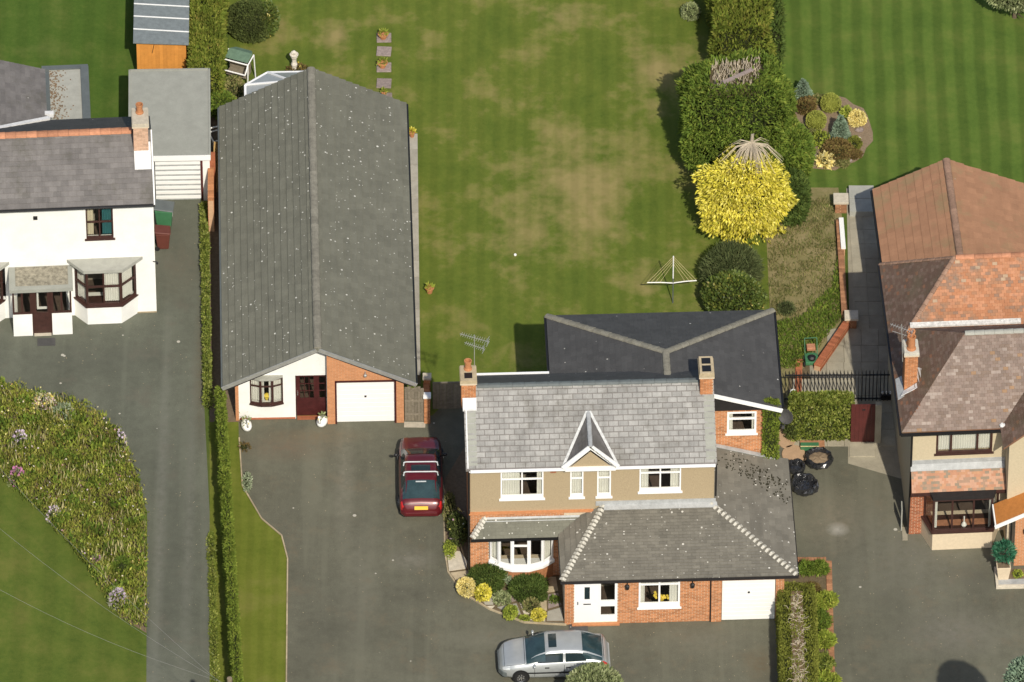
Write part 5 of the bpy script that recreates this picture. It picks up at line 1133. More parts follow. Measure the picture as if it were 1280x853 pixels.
def wpx(a): return a/32.0
# tall conifer block with a dead hollow in the top
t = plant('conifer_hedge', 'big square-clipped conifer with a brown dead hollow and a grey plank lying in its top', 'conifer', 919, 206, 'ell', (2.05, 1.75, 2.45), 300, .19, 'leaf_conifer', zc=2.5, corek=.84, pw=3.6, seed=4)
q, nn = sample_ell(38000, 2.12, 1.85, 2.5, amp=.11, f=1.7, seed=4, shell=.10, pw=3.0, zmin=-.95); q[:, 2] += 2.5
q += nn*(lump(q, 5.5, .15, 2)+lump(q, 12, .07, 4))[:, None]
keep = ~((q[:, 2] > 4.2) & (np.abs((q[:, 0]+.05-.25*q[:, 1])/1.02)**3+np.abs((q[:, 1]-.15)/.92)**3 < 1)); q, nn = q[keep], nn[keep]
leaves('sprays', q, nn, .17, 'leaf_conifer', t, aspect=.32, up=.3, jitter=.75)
# hollow: pale dead stems
m = MB()
for i in range(260):
    x = random.uniform(-1.0, .92); y = random.uniform(-.75, .9)+x*.22; z = 4.50+random.uniform(0, .22); a = random.gauss(.2, .45); l = random.uniform(.12, .34)
    m.tube([(x, y, z), (x+math.sin(a)*l*.5, y+math.cos(a)*l*.6, z+l*.5)], [.018, .008], 4, random.random(), cap=False)
m.build('dead_stems', 'twig_pale', t, 'stuff')
m = MB(); m.prism([(-1.15, -.85), (.9, -.65), (1.15, .8), (.2, 1.1), (-1.0, .8)], 4.2, 4.52); m.build('dead_hollow', 'dry_core', t)
m = MB(); bar3(m, (-.55, -.75, 4.93), (.62, -.05, 5.02), .17, .04); pk = m.build('plank', 'slab_pink'); tag(pk, 'grey plank lying across the dead top of the big conifer', 'plank'); pk.location = t.location
t = plant('conifer_row', 'row of yellow-green conifers running north behind the big square conifer', 'hedge', 924, 40, 'box', (1.12, 3.2, 1.45), 20000, .18, 'leaf_hedge_tan', up=.3, amp=.20, f=1.5, seed=9, aspect=.36, jitter=.75)
plant('dark_conifer', 'dark green conifer strip against the striped lawn at the top edge', 'conifer', 962, 32, 'box', (.42, 3.0, 1.1), 6000, .18, 'leaf_conifer_dark', up=.3, seed=2, aspect=.4)
plant('conifer_shrub', 'loose green conifer bush spreading right of the big square conifer', 'conifer', 985, 212, 'ell', (.95, 1.35, 1.15), 7500, .2, 'leaf_conifer', seed=12, up=.2, aspect=.34, jitter=.8)
plant('conifer_shrub', 'mid green conifer bush between the golden tree and the rockery', 'conifer', 990, 262, 'ell', (.62, 1.25, .85), 5000, .18, 'leaf_conifer_dark', seed=15, up=.2, aspect=.4, jitter=.8)
# golden tree
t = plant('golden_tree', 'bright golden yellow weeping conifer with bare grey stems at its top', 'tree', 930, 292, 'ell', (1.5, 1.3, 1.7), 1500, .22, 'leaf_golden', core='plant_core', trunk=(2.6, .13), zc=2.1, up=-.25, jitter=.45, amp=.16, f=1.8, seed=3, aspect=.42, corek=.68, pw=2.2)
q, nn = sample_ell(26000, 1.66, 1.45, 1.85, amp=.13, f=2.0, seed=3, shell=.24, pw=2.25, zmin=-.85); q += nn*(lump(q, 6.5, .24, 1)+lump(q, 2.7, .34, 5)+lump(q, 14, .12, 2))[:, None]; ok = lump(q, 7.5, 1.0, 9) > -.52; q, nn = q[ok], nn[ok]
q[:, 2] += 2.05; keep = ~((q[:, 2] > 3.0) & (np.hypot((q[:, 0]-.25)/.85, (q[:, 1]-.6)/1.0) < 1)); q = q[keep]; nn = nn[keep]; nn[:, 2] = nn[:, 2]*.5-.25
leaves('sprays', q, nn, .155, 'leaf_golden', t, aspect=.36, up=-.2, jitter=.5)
m = MB()
for i in range(60):
    a = random.uniform(-math.pi, math.pi); a = -math.pi/2+random.gauss(0, 1.0); l = random.uniform(.7, 1.45)
    b = Vector((.25, .55, 4.28))
    m.tube([b, b+Vector((math.cos(a)*l*.5, math.sin(a)*l*.5, -.02)), b+Vector((math.cos(a)*l, math.sin(a)*l, -.5*l))], [.026, .018, .006], 4, random.random(), cap=False)
m.tube([(.2, .6, 2.4), (.25, .6, 4.0), (.27, .62, 4.62)], [.11, .09, .06], 8); m.tube([(-.1, .35, 2.6), (-.18, .38, 4.1)], [.07, .04], 6)
m.build('bare_stems', 'twig_pale', t, 'stuff')
plant('feathery_shrub', 'grey-green feathery shrub in the shade below the golden tree', 'shrub', 915, 356, 'ell', (1.1, 1.1, .95), 8000, .24, 'leaf_feather', up=.5, aspect=.14, jitter=.9, seed=5)
plant('spotted_laurel', 'rounded spotted laurel with cream-flecked leaves behind the dark extension roof', 'shrub', 917, 392, 'ell', (1.25, 1.0, 1.0), 6500, .13, 'leaf_laurel', up=.3, aspect=.6, jitter=.8, seed=6)
# top-left hedge and shrubs
plant('garden_hedge', 'yellow-green conifer hedge running up beside the shed and flat-roofed garage', 'hedge', 261, 60, 'box', (.62, 3.9, 1.0), 17000, .17, 'leaf_hedge_tan', up=.3, amp=.12, f=2, seed=7, aspect=.36, jitter=.7)
plant('laurel_bush', 'low leafy green bush at the near end of the conifer hedge', 'shrub', 277, 142, 'ell', (.62, .55, .55), 2200, .13, 'leaf_conifer', up=.3, aspect=.6, seed=8)
plant('laurel_bush', 'small tangled bush beside the garden swing seat', 'shrub', 292, 122, 'ell', (.4, .8, .4), 1300, .13, 'leaf_rough', up=.3, aspect=.5, seed=18)
plant('clipped_shrub', 'dark green domed shrub on the lawn at the top left of the centre garden', 'shrub', 313, 42, 'ell', (.95, .95, .8), 9000, .085, 'leaf_shrub', up=.2, aspect=.6, amp=.06, seed=9)
plant('berry_shrub', 'brighter green shrub with orange berries beside the dark domed shrub', 'shrub', 335, 40, 'ell', (.42, .65, .75), 2200, .12, 'leaf_laurel', up=.2, aspect=.6, seed=10)
plant('white_flowering_shrub', 'small white-flowering shrub at the top edge of the centre lawn', 'shrub', 863, 22, 'ell', (.32, .32, .35), 900, .11, 'leaf_greygreen', seed=11, aspect=.6)
# hedge between road and bungalow
def strip_hedge(name, label, pts, hw, h, n, leaf, mat, sd):
    a, b = G(*pts[0]), G(*pts[1]); L = (b-a).length; c = (a+b)/2; an = math.atan2(b.y-a.y, b.x-a.x)-math.pi/2
    t = thing(name, label, 'hedge', (c.x, c.y, 0), an)
    q, nn = sample_box(n, hw, L/2, h/2, amp=.05, f=3, seed=sd, shell=.1)
    leaves('foliage', q, nn, leaf, mat, t, aspect=.5, up=.4, jitter=.7)
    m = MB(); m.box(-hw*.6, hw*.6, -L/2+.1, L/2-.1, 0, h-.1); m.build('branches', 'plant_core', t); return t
strip_hedge('boundary_hedge', 'bright green clipped hedge along the road edge of the grass verge', [(302, 960), (276, 527)], .17, 1.85, 26000, .10, 'leaf_hedge', 3)
strip_hedge('low_hedge', 'narrow low ivy strip between the road and the grey tiled bungalow', [(260, 512), (255, 262)], .14, .45, 6000, .10, 'leaf_lime' if 0 else 'leaf_ivy', 4)
strip_hedge('ivy_strip', 'yellow-green ivy edging at the road side of the shaded hedge', [(272, 960), (264, 668)], .14, .16, 5200, .09, 'leaf_ivy', 5)
# wildflower bed
def poly_pts(poly, n):
    P = np.array([(G(*p).x, G(*p).y) for p in poly]); lo, hi = P.min(0), P.max(0); out = []
    while sum(len(o) for o in out) < n:
        q = RNG.uniform(lo, hi, (n*2, 2)); ins = np.zeros(len(q), bool); j = len(P)-1
        for i in range(len(P)):
            c = ((P[i, 1] > q[:, 1]) != (P[j, 1] > q[:, 1])) & (q[:, 0] < (P[j, 0]-P[i, 0])*(q[:, 1]-P[i, 1])/(P[j, 1]-P[i, 1]+1e-9)+P[i, 0]); ins ^= c; j = i
        out.append(q[ins])
    return np.concatenate(out)[:n]
bed = [(-60, 482), (0, 486), (50, 499), (106, 514), (146, 543), (168, 590), (181, 640), (183, 795), (150, 776), (104, 706), (54, 648), (-60, 545)]
q2 = poly_pts(bed, 34000)+RNG.normal(0, .07, (34000, 2))
hgt = .14+.22*(lump(np.c_[q2, np.zeros(len(q2))], 2.4, 1.0, 2)+1)+.22*np.maximum(0, lump(np.c_[q2, np.zeros(len(q2))], 7, 1.0, 5)+.3)
z = hgt*RNG.random(len(q2))**.5
nn = np.c_[RNG.normal(0, .5, (len(q2), 2)), np.full(len(q2), .9)]
o = leaves('wildflower_bed', np.c_[q2, z], nn, .14, 'leaf_meadow', aspect=.34, up=.8, jitter=.5); tag(o, 'tangled wildflower bed curving between the road and the front lawn', 'flower bed', kind='stuff')
k = (RNG.random(len(q2)) < .05)*(lump(np.c_[q2, np.zeros(len(q2))], 4, 1.0, 8) > -.1)*RNG.random(len(q2)) > .35; pts = np.c_[q2[k], hgt[k]*1.02+.06]; o = leaves('wildflowers', pts, np.c_[np.zeros((k.sum(), 2)), np.ones(k.sum())], .065, 'petals', aspect=1.1, jitter=.9); tag(o, 'scattered white, yellow and orange flower heads over the wildflower bed', 'flowers', kind='stuff')
def bed_layer(name, label, mat, f, sd, thr, n, size, asp, h0, h1, **kw):
    q = poly_pts(bed, n*3); q = q[lump(np.c_[q, np.zeros(len(q))], f, 1.0, sd) > thr][:n]
    o = leaves(name, np.c_[q, h0+(h1-h0)*RNG.random(len(q))], np.c_[RNG.normal(0, .45, (len(q), 2)), np.ones(len(q))], size, mat, aspect=asp, **kw); tag(o, label, 'plants', kind='stuff')
bed_layer('lush_growth', 'lush green patches among the wildflowers', 'leaf_conifer', 3.1, 1.0, .12, 7000, .17, .5, .15, .62, up=.5)
bed_layer('lime_growth', 'yellow-green patches among the wildflowers', 'leaf_lime', 3.6, 6.0, .42, 3000, .15, .4, .2, .66, up=.6)
bed_layer('rusty_stems', 'rust-brown seed heads among the wildflowers', 'leaf_bronze', 2.8, 11.0, .42, 1900, .19, .16, .3, .75, up=1.4, jitter=.3)
bed_layer('straw_stems', 'pale straw stems standing in the wildflower bed', 'leaf_straw', 2.2, 15.0, .2, 750, .34, .09, .3, .7, up=2.0, jitter=.25)
def clump(label, px, py, r, h, mat, petal, n=500, pn=160, name='flower_clump', leafmat='leaf_greygreen', ps=.09):
    h = h*1.25+.22; r *= 1.15; pn = int(pn*1.6); py += 7
    p = G(px, py); t = thing(name, label, 'plant', (p.x, p.y, 0))
    q, nn = sample_ell(n, r, r, h, zmin=-.1, shell=.4, seed=px); leaves('foliage', np.abs(q)*np.array([1, 1, 1])*np.sign(q+1e-9)*np.array([1, 1, 1]), nn, .13, leafmat, t, aspect=.3, up=.5)
    if petal: q, nn = sample_ell(pn, r*1.02, r*1.02, h*1.08, zmin=.1, shell=.1, seed=px+1); leaves('flower_heads', q, nn, ps, petal, t, 'stuff', aspect=1.0, up=.3)
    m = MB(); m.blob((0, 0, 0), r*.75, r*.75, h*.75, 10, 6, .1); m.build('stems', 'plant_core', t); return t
clump('flat cluster of creamy white flowers at the road end of the wildflower bed', 55, 508, .42, .55, None, 'petals', 600, 420, leafmat='leaf_greygreen', ps=.08)
clump('silvery blue-green clump beside the creamy white flowers', 80, 520, .42, .5, None, None, 1100, leafmat='leaf_silver')
clump('pale lilac flower spike at the outer corner of the wildflower bed', 152, 556, .16, .6, None, 'petals_lilac', 160, 60)
clump('pink flowering clump at the lawn side of the wildflower bed', 22, 598, .26, .45, None, 'petals_pink', 300, 90)
clump('small magenta flower clump low in the wildflower bed', 122, 705, .17, .4, None, 'petals_pink', 200, 50)
clump('dusty pink flower clump near the lawn edge of the wildflower bed', 68, 645, .22, .4, None, 'petals_lilac', 250, 60)
clump('rounded bright green cushion plant at the narrow end of the wildflower bed', 153, 712, .38, .5, None, None, 1500, leafmat='leaf_conifer')
clump('lilac-grey catmint clump near the bottom point of the wildflower bed', 148, 750, .3, .45, None, 'petals_lilac', 400, 160)
clump('purple-pink flower clump near the left edge of the wildflower bed', 25, 555, .26, .5, None, 'petals_lilac', 260, 110)
# rough plot
rp = [(960, 262), (1040, 245), (1052, 300), (1055, 395), (1005, 462), (975, 462), (968, 395), (962, 380)]
q2 = poly_pts(rp, 15000); pat = lump(np.c_[q2, np.zeros(len(q2))], 3.2, 1.0, 1)+lump(np.c_[q2, np.zeros(len(q2))], 8, .6, 3); q2 = q2[pat+RNG.random(len(q2))*1.2 > .35]
o = leaves('rough_grass', np.c_[q2, np.full(len(q2), .012)], np.c_[RNG.normal(0, .5, (len(q2), 2)), np.ones(len(q2))], .13, 'leaf_rough', aspect=.22, up=.6, jitter=.5); tag(o, 'sparse dry weeds and grass on the bare plot beside the dark extension', 'weeds', kind='stuff')
q2 = poly_pts([(1000, 400), (1040, 360), (1052, 300), (1056, 395), (1000, 462), (975, 462), (968, 405)], 5000)
o = leaves('weeds', np.c_[q2, .02+.12*RNG.random(len(q2))], np.c_[RNG.normal(0, .5, (len(q2), 2)), np.ones(len(q2))], .14, 'leaf_conifer', aspect=.3, up=.5, jitter=.6); tag(o, 'greener weeds at the near end of the bare plot', 'weeds', kind='stuff')
plant('weed_tuft', 'grey dead-looking tuft on the bare plot near the extension roof corner', 'plant', 983, 392, 'ell', (.3, .25, .25), 450, .13, 'leaf_feather', seed=3, aspect=.2)
# rockery
def ball(label, px, py, r, mat='leaf_ball', group=None, h=None, n=None, cat='shrub', name='ball_shrub', leaf=.05):
    return plant(name, label, cat, px, py, 'ell', (r, r, h or r), n or int(9000*r*r+800), leaf, mat, core='leaf_olive' if mat in ('leaf_ball',) else 'plant_core', amp=.03 if mat in ('leaf_ball', 'leaf_olive') else .16, f=2.2/r, shell=.12 if mat in ('leaf_ball', 'leaf_olive') else .35, up=.1, aspect=.6, corek=.88 if mat in ('leaf_ball', 'leaf_olive') else .72, group=group, zc=(h or r)*.92)
ball('upper light green clipped ball shrub in the rockery', 1038, 138, .40); ball('lower light green clipped ball shrub, between the two blue conifers', 1020, 160, .40)
ball('olive green ball shrub at the left of the rockery', 984, 158, .36, 'leaf_olive')
def cone(label, px, py, r, h, n=3200): return plant('blue_conifer', label, 'conifer', px, py, 'cone', (r, r, h/2), n, .09, 'leaf_blue', up=.6, aspect=.5)
cone('blue-grey dwarf conifer, the upper one at the rockery edge', 1003, 124, .42, 1.05); cone('blue-grey dwarf conifer, the lower and larger one in the rockery', 1050, 176, .44, 1.35, 4200)
ball('pale golden cushion shrub at the right side of the rockery', 1071, 155, .34, 'leaf_cream', leaf=.09, h=.3)
ball('spiky cream-yellow plant at the bottom of the rockery', 1031, 206, .27, 'leaf_cream', n=260, leaf=.2, h=.2, name='spiky_plant', cat='plant')
ball('bronze-brown heather in the lower rockery', 1046, 195, .62, 'leaf_bronze', h=.3, n=2400, leaf=.1, name='heather', cat='plant')
ball('reddish low heather behind the rockery balls', 1008, 138, .42, 'leaf_bronze', h=.25, n=1200, leaf=.1, name='heather', cat='plant')
ball('small olive tuft right of the bronze heather', 1068, 185, .24, 'leaf_olive', h=.25, n=600, leaf=.1, name='low_plant', cat='plant')
ball('yellow-green tuft between the ball shrubs and the bronze heather', 1026, 180, .38, 'leaf_lime', h=.25, n=600, leaf=.10, name='low_plant', cat='plant')
ball('small leafy tuft at the foot of the golden cushion shrub', 1058, 148, .22, 'leaf_lime', h=.3, n=500, leaf=.09, name='low_plant', cat='plant')
for (px, py, r, lb) in ((1074, 164, .16, 'flat grey rock beside the golden cushion shrub'), (1014, 208, .10, 'small round pale stone at the rockery edge'), (1061, 202, .13, 'grey rock below the bronze heather'), (1060, 166, .09, 'small white stone by the blue conifer'), (1073, 174, .10, 'pale upright stone at the right of the rockery'), (1017, 196, .14, 'grey rock left of the spiky cream plant')):
    p = G(px, py); m = MB(); m.blob((0, 0, r*.3), r*1.2, r*.8, r*.6, 9, 6, .12); o = tag(m.build('rock', 'slab_pink' if r > .12 else 'stone_pale'), lb, 'rock'); o.location = (p.x, p.y, .01)

# beds in front of the main house
def bush(label, px, py, r, h, mat, n=1800, leaf=.10, name='bush', cat='shrub', aspect=.4, up=.3): return plant(name, label, cat, px, py, 'ell', (r[0], r[1], h/2), n, leaf, mat, aspect=aspect, up=up, zc=h*.42, jitter=.9, amp=.24, f=3.0/max(r), shell=.4, corek=.68)
bush('dark juniper spreading left of the bow window', 611, 732, (.70, .62), .95, 'leaf_conifer_dark', 5200, .13, 'juniper', aspect=.25); bush('dark juniper spreading in front of the bow window, the right-hand one', 661, 745, (.72, .62), .8, 'leaf_conifer_dark', 5200, .13, 'juniper', aspect=.25)
bush('pale sage green rounded plant between the two junipers', 637, 727, (.30, .28), .75, 'leaf_silver', 1500, .11, 'silver_plant', 'plant', .8)
bush('small grey-green plant below the pale sage green one', 628, 752, (.32, .26), .4, 'leaf_greygreen', 700, .10, 'silver_plant', 'plant', .6)
ball('pale yellow dome of flowers at the drive corner of the bed', 583, 742, .36, 'leaf_cream', h=.36, leaf=.06, n=3000, name='yellow_dome', cat='plant')
ball('golden yellow bush next to the pale yellow dome', 604, 750, .26, 'leaf_golden', h=.36, leaf=.1, n=1100, name='golden_bush', cat='plant')
ball('lime green bush at the kerb of the paved bed', 638, 772, .25, 'leaf_lime', h=.26, leaf=.09, n=900, name='lime_bush', cat='plant')
ball('golden cushion plant nearest the white front door', 673, 774, .26, 'leaf_golden', h=.2, leaf=.07, n=1200, name='golden_cushion', cat='plant')
bush('loose green plant with yellow tips above the golden cushion', 664, 762, (.3, .25), .5, 'leaf_rough', 700, .11, 'low_plant', 'plant')
bush('small mat of green on the paving right of the bow window', 693, 752, (.2, .2), .2, 'leaf_conifer', 350, .08, 'low_plant', 'plant')
bush('little green tuft at the bottom edge of the paved bed', 655, 775, (.22, .12), .18, 'leaf_lime', 350, .08, 'low_plant', 'plant')
bush('straggling rose bush with pale blooms against the side wall', 572, 672, (.34, .62), 1.1, 'leaf_shrub', 1600, .11, 'rose_bush'); 
pr = G(572, 672); q, nn = sample_ell(26, .34, .6, .6, shell=.05, seed=2); leaves('rose_blooms', q+np.array([0, 0, .6]), nn, .10, 'petals', SC.objects['rose_bush'], aspect=1.1)
bush('lime green low plant at the foot of the rose bush', 562, 690, (.2, .42), .3, 'leaf_lime', 700, .09, 'low_plant', 'plant')
bush('faded brown-green shrub in the strip beside the red car', 562, 640, (.22, .9), .3, 'leaf_rough', 900, .1, 'low_plant', 'plant')
plant('wall_climber', 'bright green climber on the brick corner of the extension', 'climber', 970, 640, 'box', (.28, .10, 1.62), 3800, .10, 'leaf_hedge', z0=0, aspect=.6, up=-.1, amp=.04).location = (MAIN.matrix_basis @ Vector((11.72, 3.56, 2.55)))
# bottom hedge and border
t = plant('clipped_hedge', 'rounded clipped hedge by the lower garage door, its middle dead and twiggy', 'hedge', 998, 880, 'box', (.70, 5.0, .80), 26000, .09, 'leaf_olive', up=.4, amp=.05, f=3, seed=3, aspect=.5, jitter=.7)
m = MB()
for i in range(340):
    x = random.gauss(0, .11); y = random.uniform(-4.4, 4.35); a = random.uniform(-math.pi, math.pi); l = random.uniform(.15, .4); z = 1.56
    m.tube([(x, y, z), (x+math.cos(a)*l*.5, y+math.sin(a)*l*.5, z+.07), (x+math.cos(a+.4)*l*.8, y+math.sin(a+.4)*l, z+.06)], [.016, .012, .006], 4, random.random(), cap=False)
m.build('dead_twigs', 'twig_pale', t, 'stuff'); m = MB(); m.box(-.24, .22, -4.5, 4.5, 1.48, 1.575); m.build('dead_middle', 'twig_brown', t)
for i, (px, py, r, h, mt, lb) in enumerate(((1006, 716, .22, .45, 'leaf_conifer', 'strappy green plant at the top left of the brick-edged border'), (1022, 716, .20, .45, 'leaf_conifer', 'strappy green plant at the top right of the brick-edged border'), (1013, 762, .30, .55, 'leaf_lime', 'yellow-green bush, upper left in the brick-edged border'), (1030, 756, .26, .5, 'leaf_lime', 'yellow-flowered bush leaning over the brick edging'), (1022, 782, .28, .5, 'leaf_conifer', 'green bush in the middle of the brick-edged border'), (1028, 806, .26, .45, 'leaf_lime', 'lime yellow plant in the lower half of the border'), (1024, 834, .32, .5, 'leaf_ivy', 'leafy yellow-green plant near the bottom of the border'), (1032, 858, .34, .45, 'leaf_lime', 'pale yellow-leaved plant at the bottom edge of the border'), (1016, 866, .3, .4, 'leaf_conifer', 'low green plant at the bottom edge beside the clipped hedge'), (1012, 740, .22, .22, 'leaf_bronze', 'brown low plant near the top of the border'))):
    bush(lb, px+3, py, (r*1.35, r*1.35), h*1.1, mt, 1300, .14, 'border_plant', 'plant', .28, .6)
# shrubs cut by the lower frame
plant('grey_green_shrub', 'grey-green bushy tree top overlapping the silver car at the bottom edge', 'tree', 741, 905, 'ell', (1.05, 1.1, 1.15), 7500, .15, 'leaf_greygreen', trunk=(1.5, .07), zc=1.45, seed=20, aspect=.45, up=.5)
plant('grey_green_shrub', 'blue-green conifer at the bottom right corner', 'tree', 1277, 1074, 'ell', (.95, .95, 1.2), 6500, .15, 'leaf_blue', trunk=(9.0, .12), zc=8.8, seed=21, aspect=.4, up=.5)
plant('overhanging_tree', 'pale grey-green tree reaching in at the top right corner', 'tree', 1268, 22, 'ell', (1.2, .8, .7), 4600, .17, 'leaf_greygreen', trunk=(1.0, .1), zc=1.3, seed=22, aspect=.35, up=.4)
# wall hedge by the maroon gate
plant('wall_ivy', 'speckled ivy hedge over the wall between the extension and the maroon gate', 'hedge', 1026, 543, 'box', (1.22, .42, .95), 9500, .11, 'leaf_ivy', amp=.06, seed=23, aspect=.7, up=0.0, jitter=.6)
plant('shade_plant', 'dark blue-green plant under the satellite dish', 'plant', 990, 548, 'ell', (.3, .3, .75), 900, .11, 'leaf_shrub', seed=24)

# ================================================================ garden things, walls and paving
def at(name, label, cat, px, py, rot=0.0, z=0.0, group=None):
    p = G(px, py); return thing(name, label, cat, (p.x, p.y, z), R(rot), group)
def put(o, px, py, z=0.0, rot=0.0):
    p = G(px, py); o.location = (p.x, p.y, z); o.rotation_euler = (0, 0, R(rot)); return o
# path of slabs along the bungalow
path = sheet('path', [(506, 170), (520, 168), (526, 480), (512, 484)], .010, 'mulch')
a, b = G(517.0, 168), G(520.5, 470)
n = 15
for i in range(n):
    c0, c1 = a+(b-a)*(i/n), a+(b-a)*((i+1)/n)
    m = MB(); m.prism([(c0.x-.26, c0.y-.015), (c0.x+.155, c0.y-.015), (c1.x+.155, c1.y+.015), (c1.x-.26, c1.y+.015)][::-1], .01, .045+random.uniform(0, .008)); fixn(m.build('slab', 'slab', path))
# stepping stones with pots
for i, (px, py, lb) in enumerate(((480, 48, 'weathered stepping stone farthest up the lawn, carrying a pot'), (480, 65, 'weathered stepping stone, second from the top, bare'), (480, 85, 'weathered stepping stone, third from the top, carrying a pot'), (480, 105, 'weathered stepping stone nearest the bungalow roof but one'), (481, 123, 'weathered stepping stone partly hidden by the bungalow roof'))):
    m = MB(); w_, d_ = .30, .29; m.prism([(-w_, -d_), (w_*.97, -d_*1.02), (w_, d_*.96), (-w_*.98, d_)], 0, .05); o = tag(m.build('stepping_stone', 'slab_pink', bevel=.015), lb, 'stepping stone', 'stepping stones on the lawn'); put(o, px, py, .004, random.uniform(-3, 3))
def pot(label, px, py, r=.19, h=.30, plant_mat='leaf_lime', cat='plant pot', name='flower_pot', z=.0, mat='terracotta', spiky=True):
    t = at(name, label, cat, px, py, 0, z)
    m = MB(); m.lathe([(r*.6, 0), (r*.95, h*.85), (r*1.1, h*.85), (r*1.1, h), (r*.92, h), (r*.88, h*.8), (.001, h*.8)], (0, 0, 0), 16); m.build('pot', mat, t)
    if plant_mat:
        q, nn = sample_ell(110, r*.7, r*.7, r*.9, zmin=0); q[:, 2] += h*.8; leaves('plant_leaves', q, nn, .14 if spiky else .07, plant_mat, t, aspect=.3, up=.5)
    return t
pot('terracotta bowl of greenery on the farthest stepping stone', 479, 49, z=.05, r=.2, h=.24); pot('terracotta bowl with a spiky plant on the third stepping stone', 478, 85, z=.05, r=.2, h=.24)
pot('small terracotta pot half hidden behind the bungalow roof edge', 480, 121, r=.12, h=.24, z=.05); pot('small terracotta pot at the far end of the slab path', 515, 172, r=.13, h=.28, plant_mat='leaf_golden', z=.045)
pot('terracotta pot with yellow-green flowers alone on the lawn beside the path', 537, 366, r=.17, h=.3, plant_mat='leaf_lime')
m = MB(); m.blob((0, 0, .05), .06, .06, .06, 8, 6); put(tag(m.build('ball', 'white_paint'), 'small white ball lying on the middle of the lawn', 'ball'), 644, 320, .004)
# stone bird bath with flowers round its foot
t = at('bird_bath', 'pale carved stone bird bath standing behind the bungalow ridge', 'bird bath', 368, 90)
m = MB(); m.lathe([(.20, 0), (.20, .06), (.13, .10), (.10, .25), (.13, .42), (.09, .55), (.10, .72), (.14, .80)], (0, 0, 0), 14); m.build('pedestal', 'ornament', t)
m = MB(); m.lathe([(.10, .80), (.16, .86), (.18, .93), (.16, .94), (.10, .89), (.001, .88)], (0, 0, 0), 16); m.blob((-.02, .02, 1.0), .11, .1, .09, 9, 6, .15); m.build('bowl', 'ornament', t)
bush('ring of yellow flowers round the foot of the stone bird bath', 372, 90, (.42, .3), .3, 'leaf_bronze', 500, .10, 'flower_ring', 'plant')
pp = G(372, 90); q, nn = sample_ell(30, .42, .3, .14, shell=.1, zmin=0); q[:, 2] += .14
o = leaves('yellow_flowers', q, nn, .10, 'petals_yellow', SC.objects['flower_ring'], aspect=1.1)
# garden swing seat with green canopy
t = at('swing_seat', 'small garden swing seat with a green canopy and white rails by the conifer hedge', 'garden seat', 296, 108, -22)
m = MB(); m.add([(-.55, .1, 1.28), (.45, .1, 1.28), (.45, .62, 1.36), (.3, .9, 1.25), (-.4, .9, 1.25), (-.55, .62, 1.36)], [(0, 1, 2, 5), (5, 2, 3, 4)]); m.build('canopy', 'canopy_green', t)
for (q0, q1) in (((-.6, .02, 1.25), (.5, .02, 1.25)), ((-.6, -.28, .95), (.5, -.28, .95)), ((.5, .02, 1.25), (.5, -.28, .95)), ((.5, .62, 1.32), (.5, .02, 1.25)), ((-.6, .02, 1.25), (-.6, -.05, 0)), ((.5, .02, 1.25), (.5, -.05, 0)), ((.5, .62, 1.3), (.5, .75, 0)), ((-.6, .62, 1.3), (-.6, .75, 0))):
    m = MB(); m.tube([q0, q1], .028, 6); m.build('rail', 'white_paint', t)
m = MB(); m.box(-.5, .4, .1, .5, .42, .48); m.box(-.5, .4, .5, .56, .45, .9); m.build('seat', 'timber_grey', t)
# rotary clothes dryer
t = at('clothes_dryer', 'rotary washing line folded half open on the centre lawn', 'washing line', 841, 379)
m = MB(); m.tube([(0, 0, 0), (0, 0, 1.3)], .022, 8); m.build('post', 'plastic_grey', t); m = MB(); m.tube([(0, 0, 1.3), (0, 0, 2.45)], .024, 8); m.build('mast', 'white_paint', t)
apex = Vector((0, 0, 2.42)); ends = [Vector((-1.02, -.10, 1.16)), Vector((.92, -.02, 1.20)), Vector((-.06, .35, 1.15)), Vector((.02, -.42, 1.10))]
hub = Vector((0, 0, 1.05))
for e in ends[:2]: m = MB(); m.tube([hub, (hub+e)/2+Vector((0, 0, .02)), e], .022, 6); m.build('arm', 'white_paint', t)
L_ = MB()
for k in (1.0, .86, .70, .52):
    for e in ends[:2]: L_.tube([hub+(apex-hub)*(1-(1-k)*.55), hub+(e-hub)*k], .009, 4)
L_.build('lines', 'cane', t)
# ground laid patio and drive beyond the railings
sheet('drive_strip', [(1058, 236), (1105, 236), (1116, 500), (1130, 600), (1060, 580), (1062, 420)], .016, 'slab_concrete')
st = sheet('patio', [(1003, 462), (1062, 408), (1115, 408), (1118, 556), (990, 556), (985, 470)], .020, 'mulch')
def Gp(px, py): p = G(px, py); return (p.x, p.y)
def quad_slab(pts, h, parent, mat='slab_concrete', name='slab', sh=.012, z=.02):
    P = [Vector((*Gp(*p), 0)) for p in pts]; c = sum(P, Vector())/len(P); Q = [(c+(p-c).normalized()*max(.01, (p-c).length-sh)) for p in P]
    m = MB(); m.prism([(q.x, q.y) for q in Q], z, z+h+random.uniform(0, .006)); return fixn(m.build(name, mat, parent))
for r_ in range(7):
    for c_ in range(6):
        x0, x1 = 990+c_*21.5, 990+(c_+1)*21.5; y0, y1 = 412+r_*21, 412+(r_+1)*21
        cx_, cy_ = (x0+x1)/2, (y0+y1)/2
        if (cx_-1003)*(-54)-(cy_-462)*59 > 300 and cy_ < 462: continue
        if cx_+cy_ < 1466: continue
        quad_slab([(x0, y0), (x1, y0), (x1+1, y1), (x0+1, y1)], .03, st)
dr = SC.objects['drive_strip']
for r_ in range(8):
    y0, y1 = 270+r_*18, 270+(r_+1)*18
    for (xa, xb) in ((1061, 1078), (1078, 1096), (1096, 1106)):
        sh_ = r_*1.2
        quad_slab([(xa+sh_, y0), (xb+sh_, y0), (xb+sh_+1, y1), (xa+sh_+1, y1)], .02, dr, 'slab_concrete')
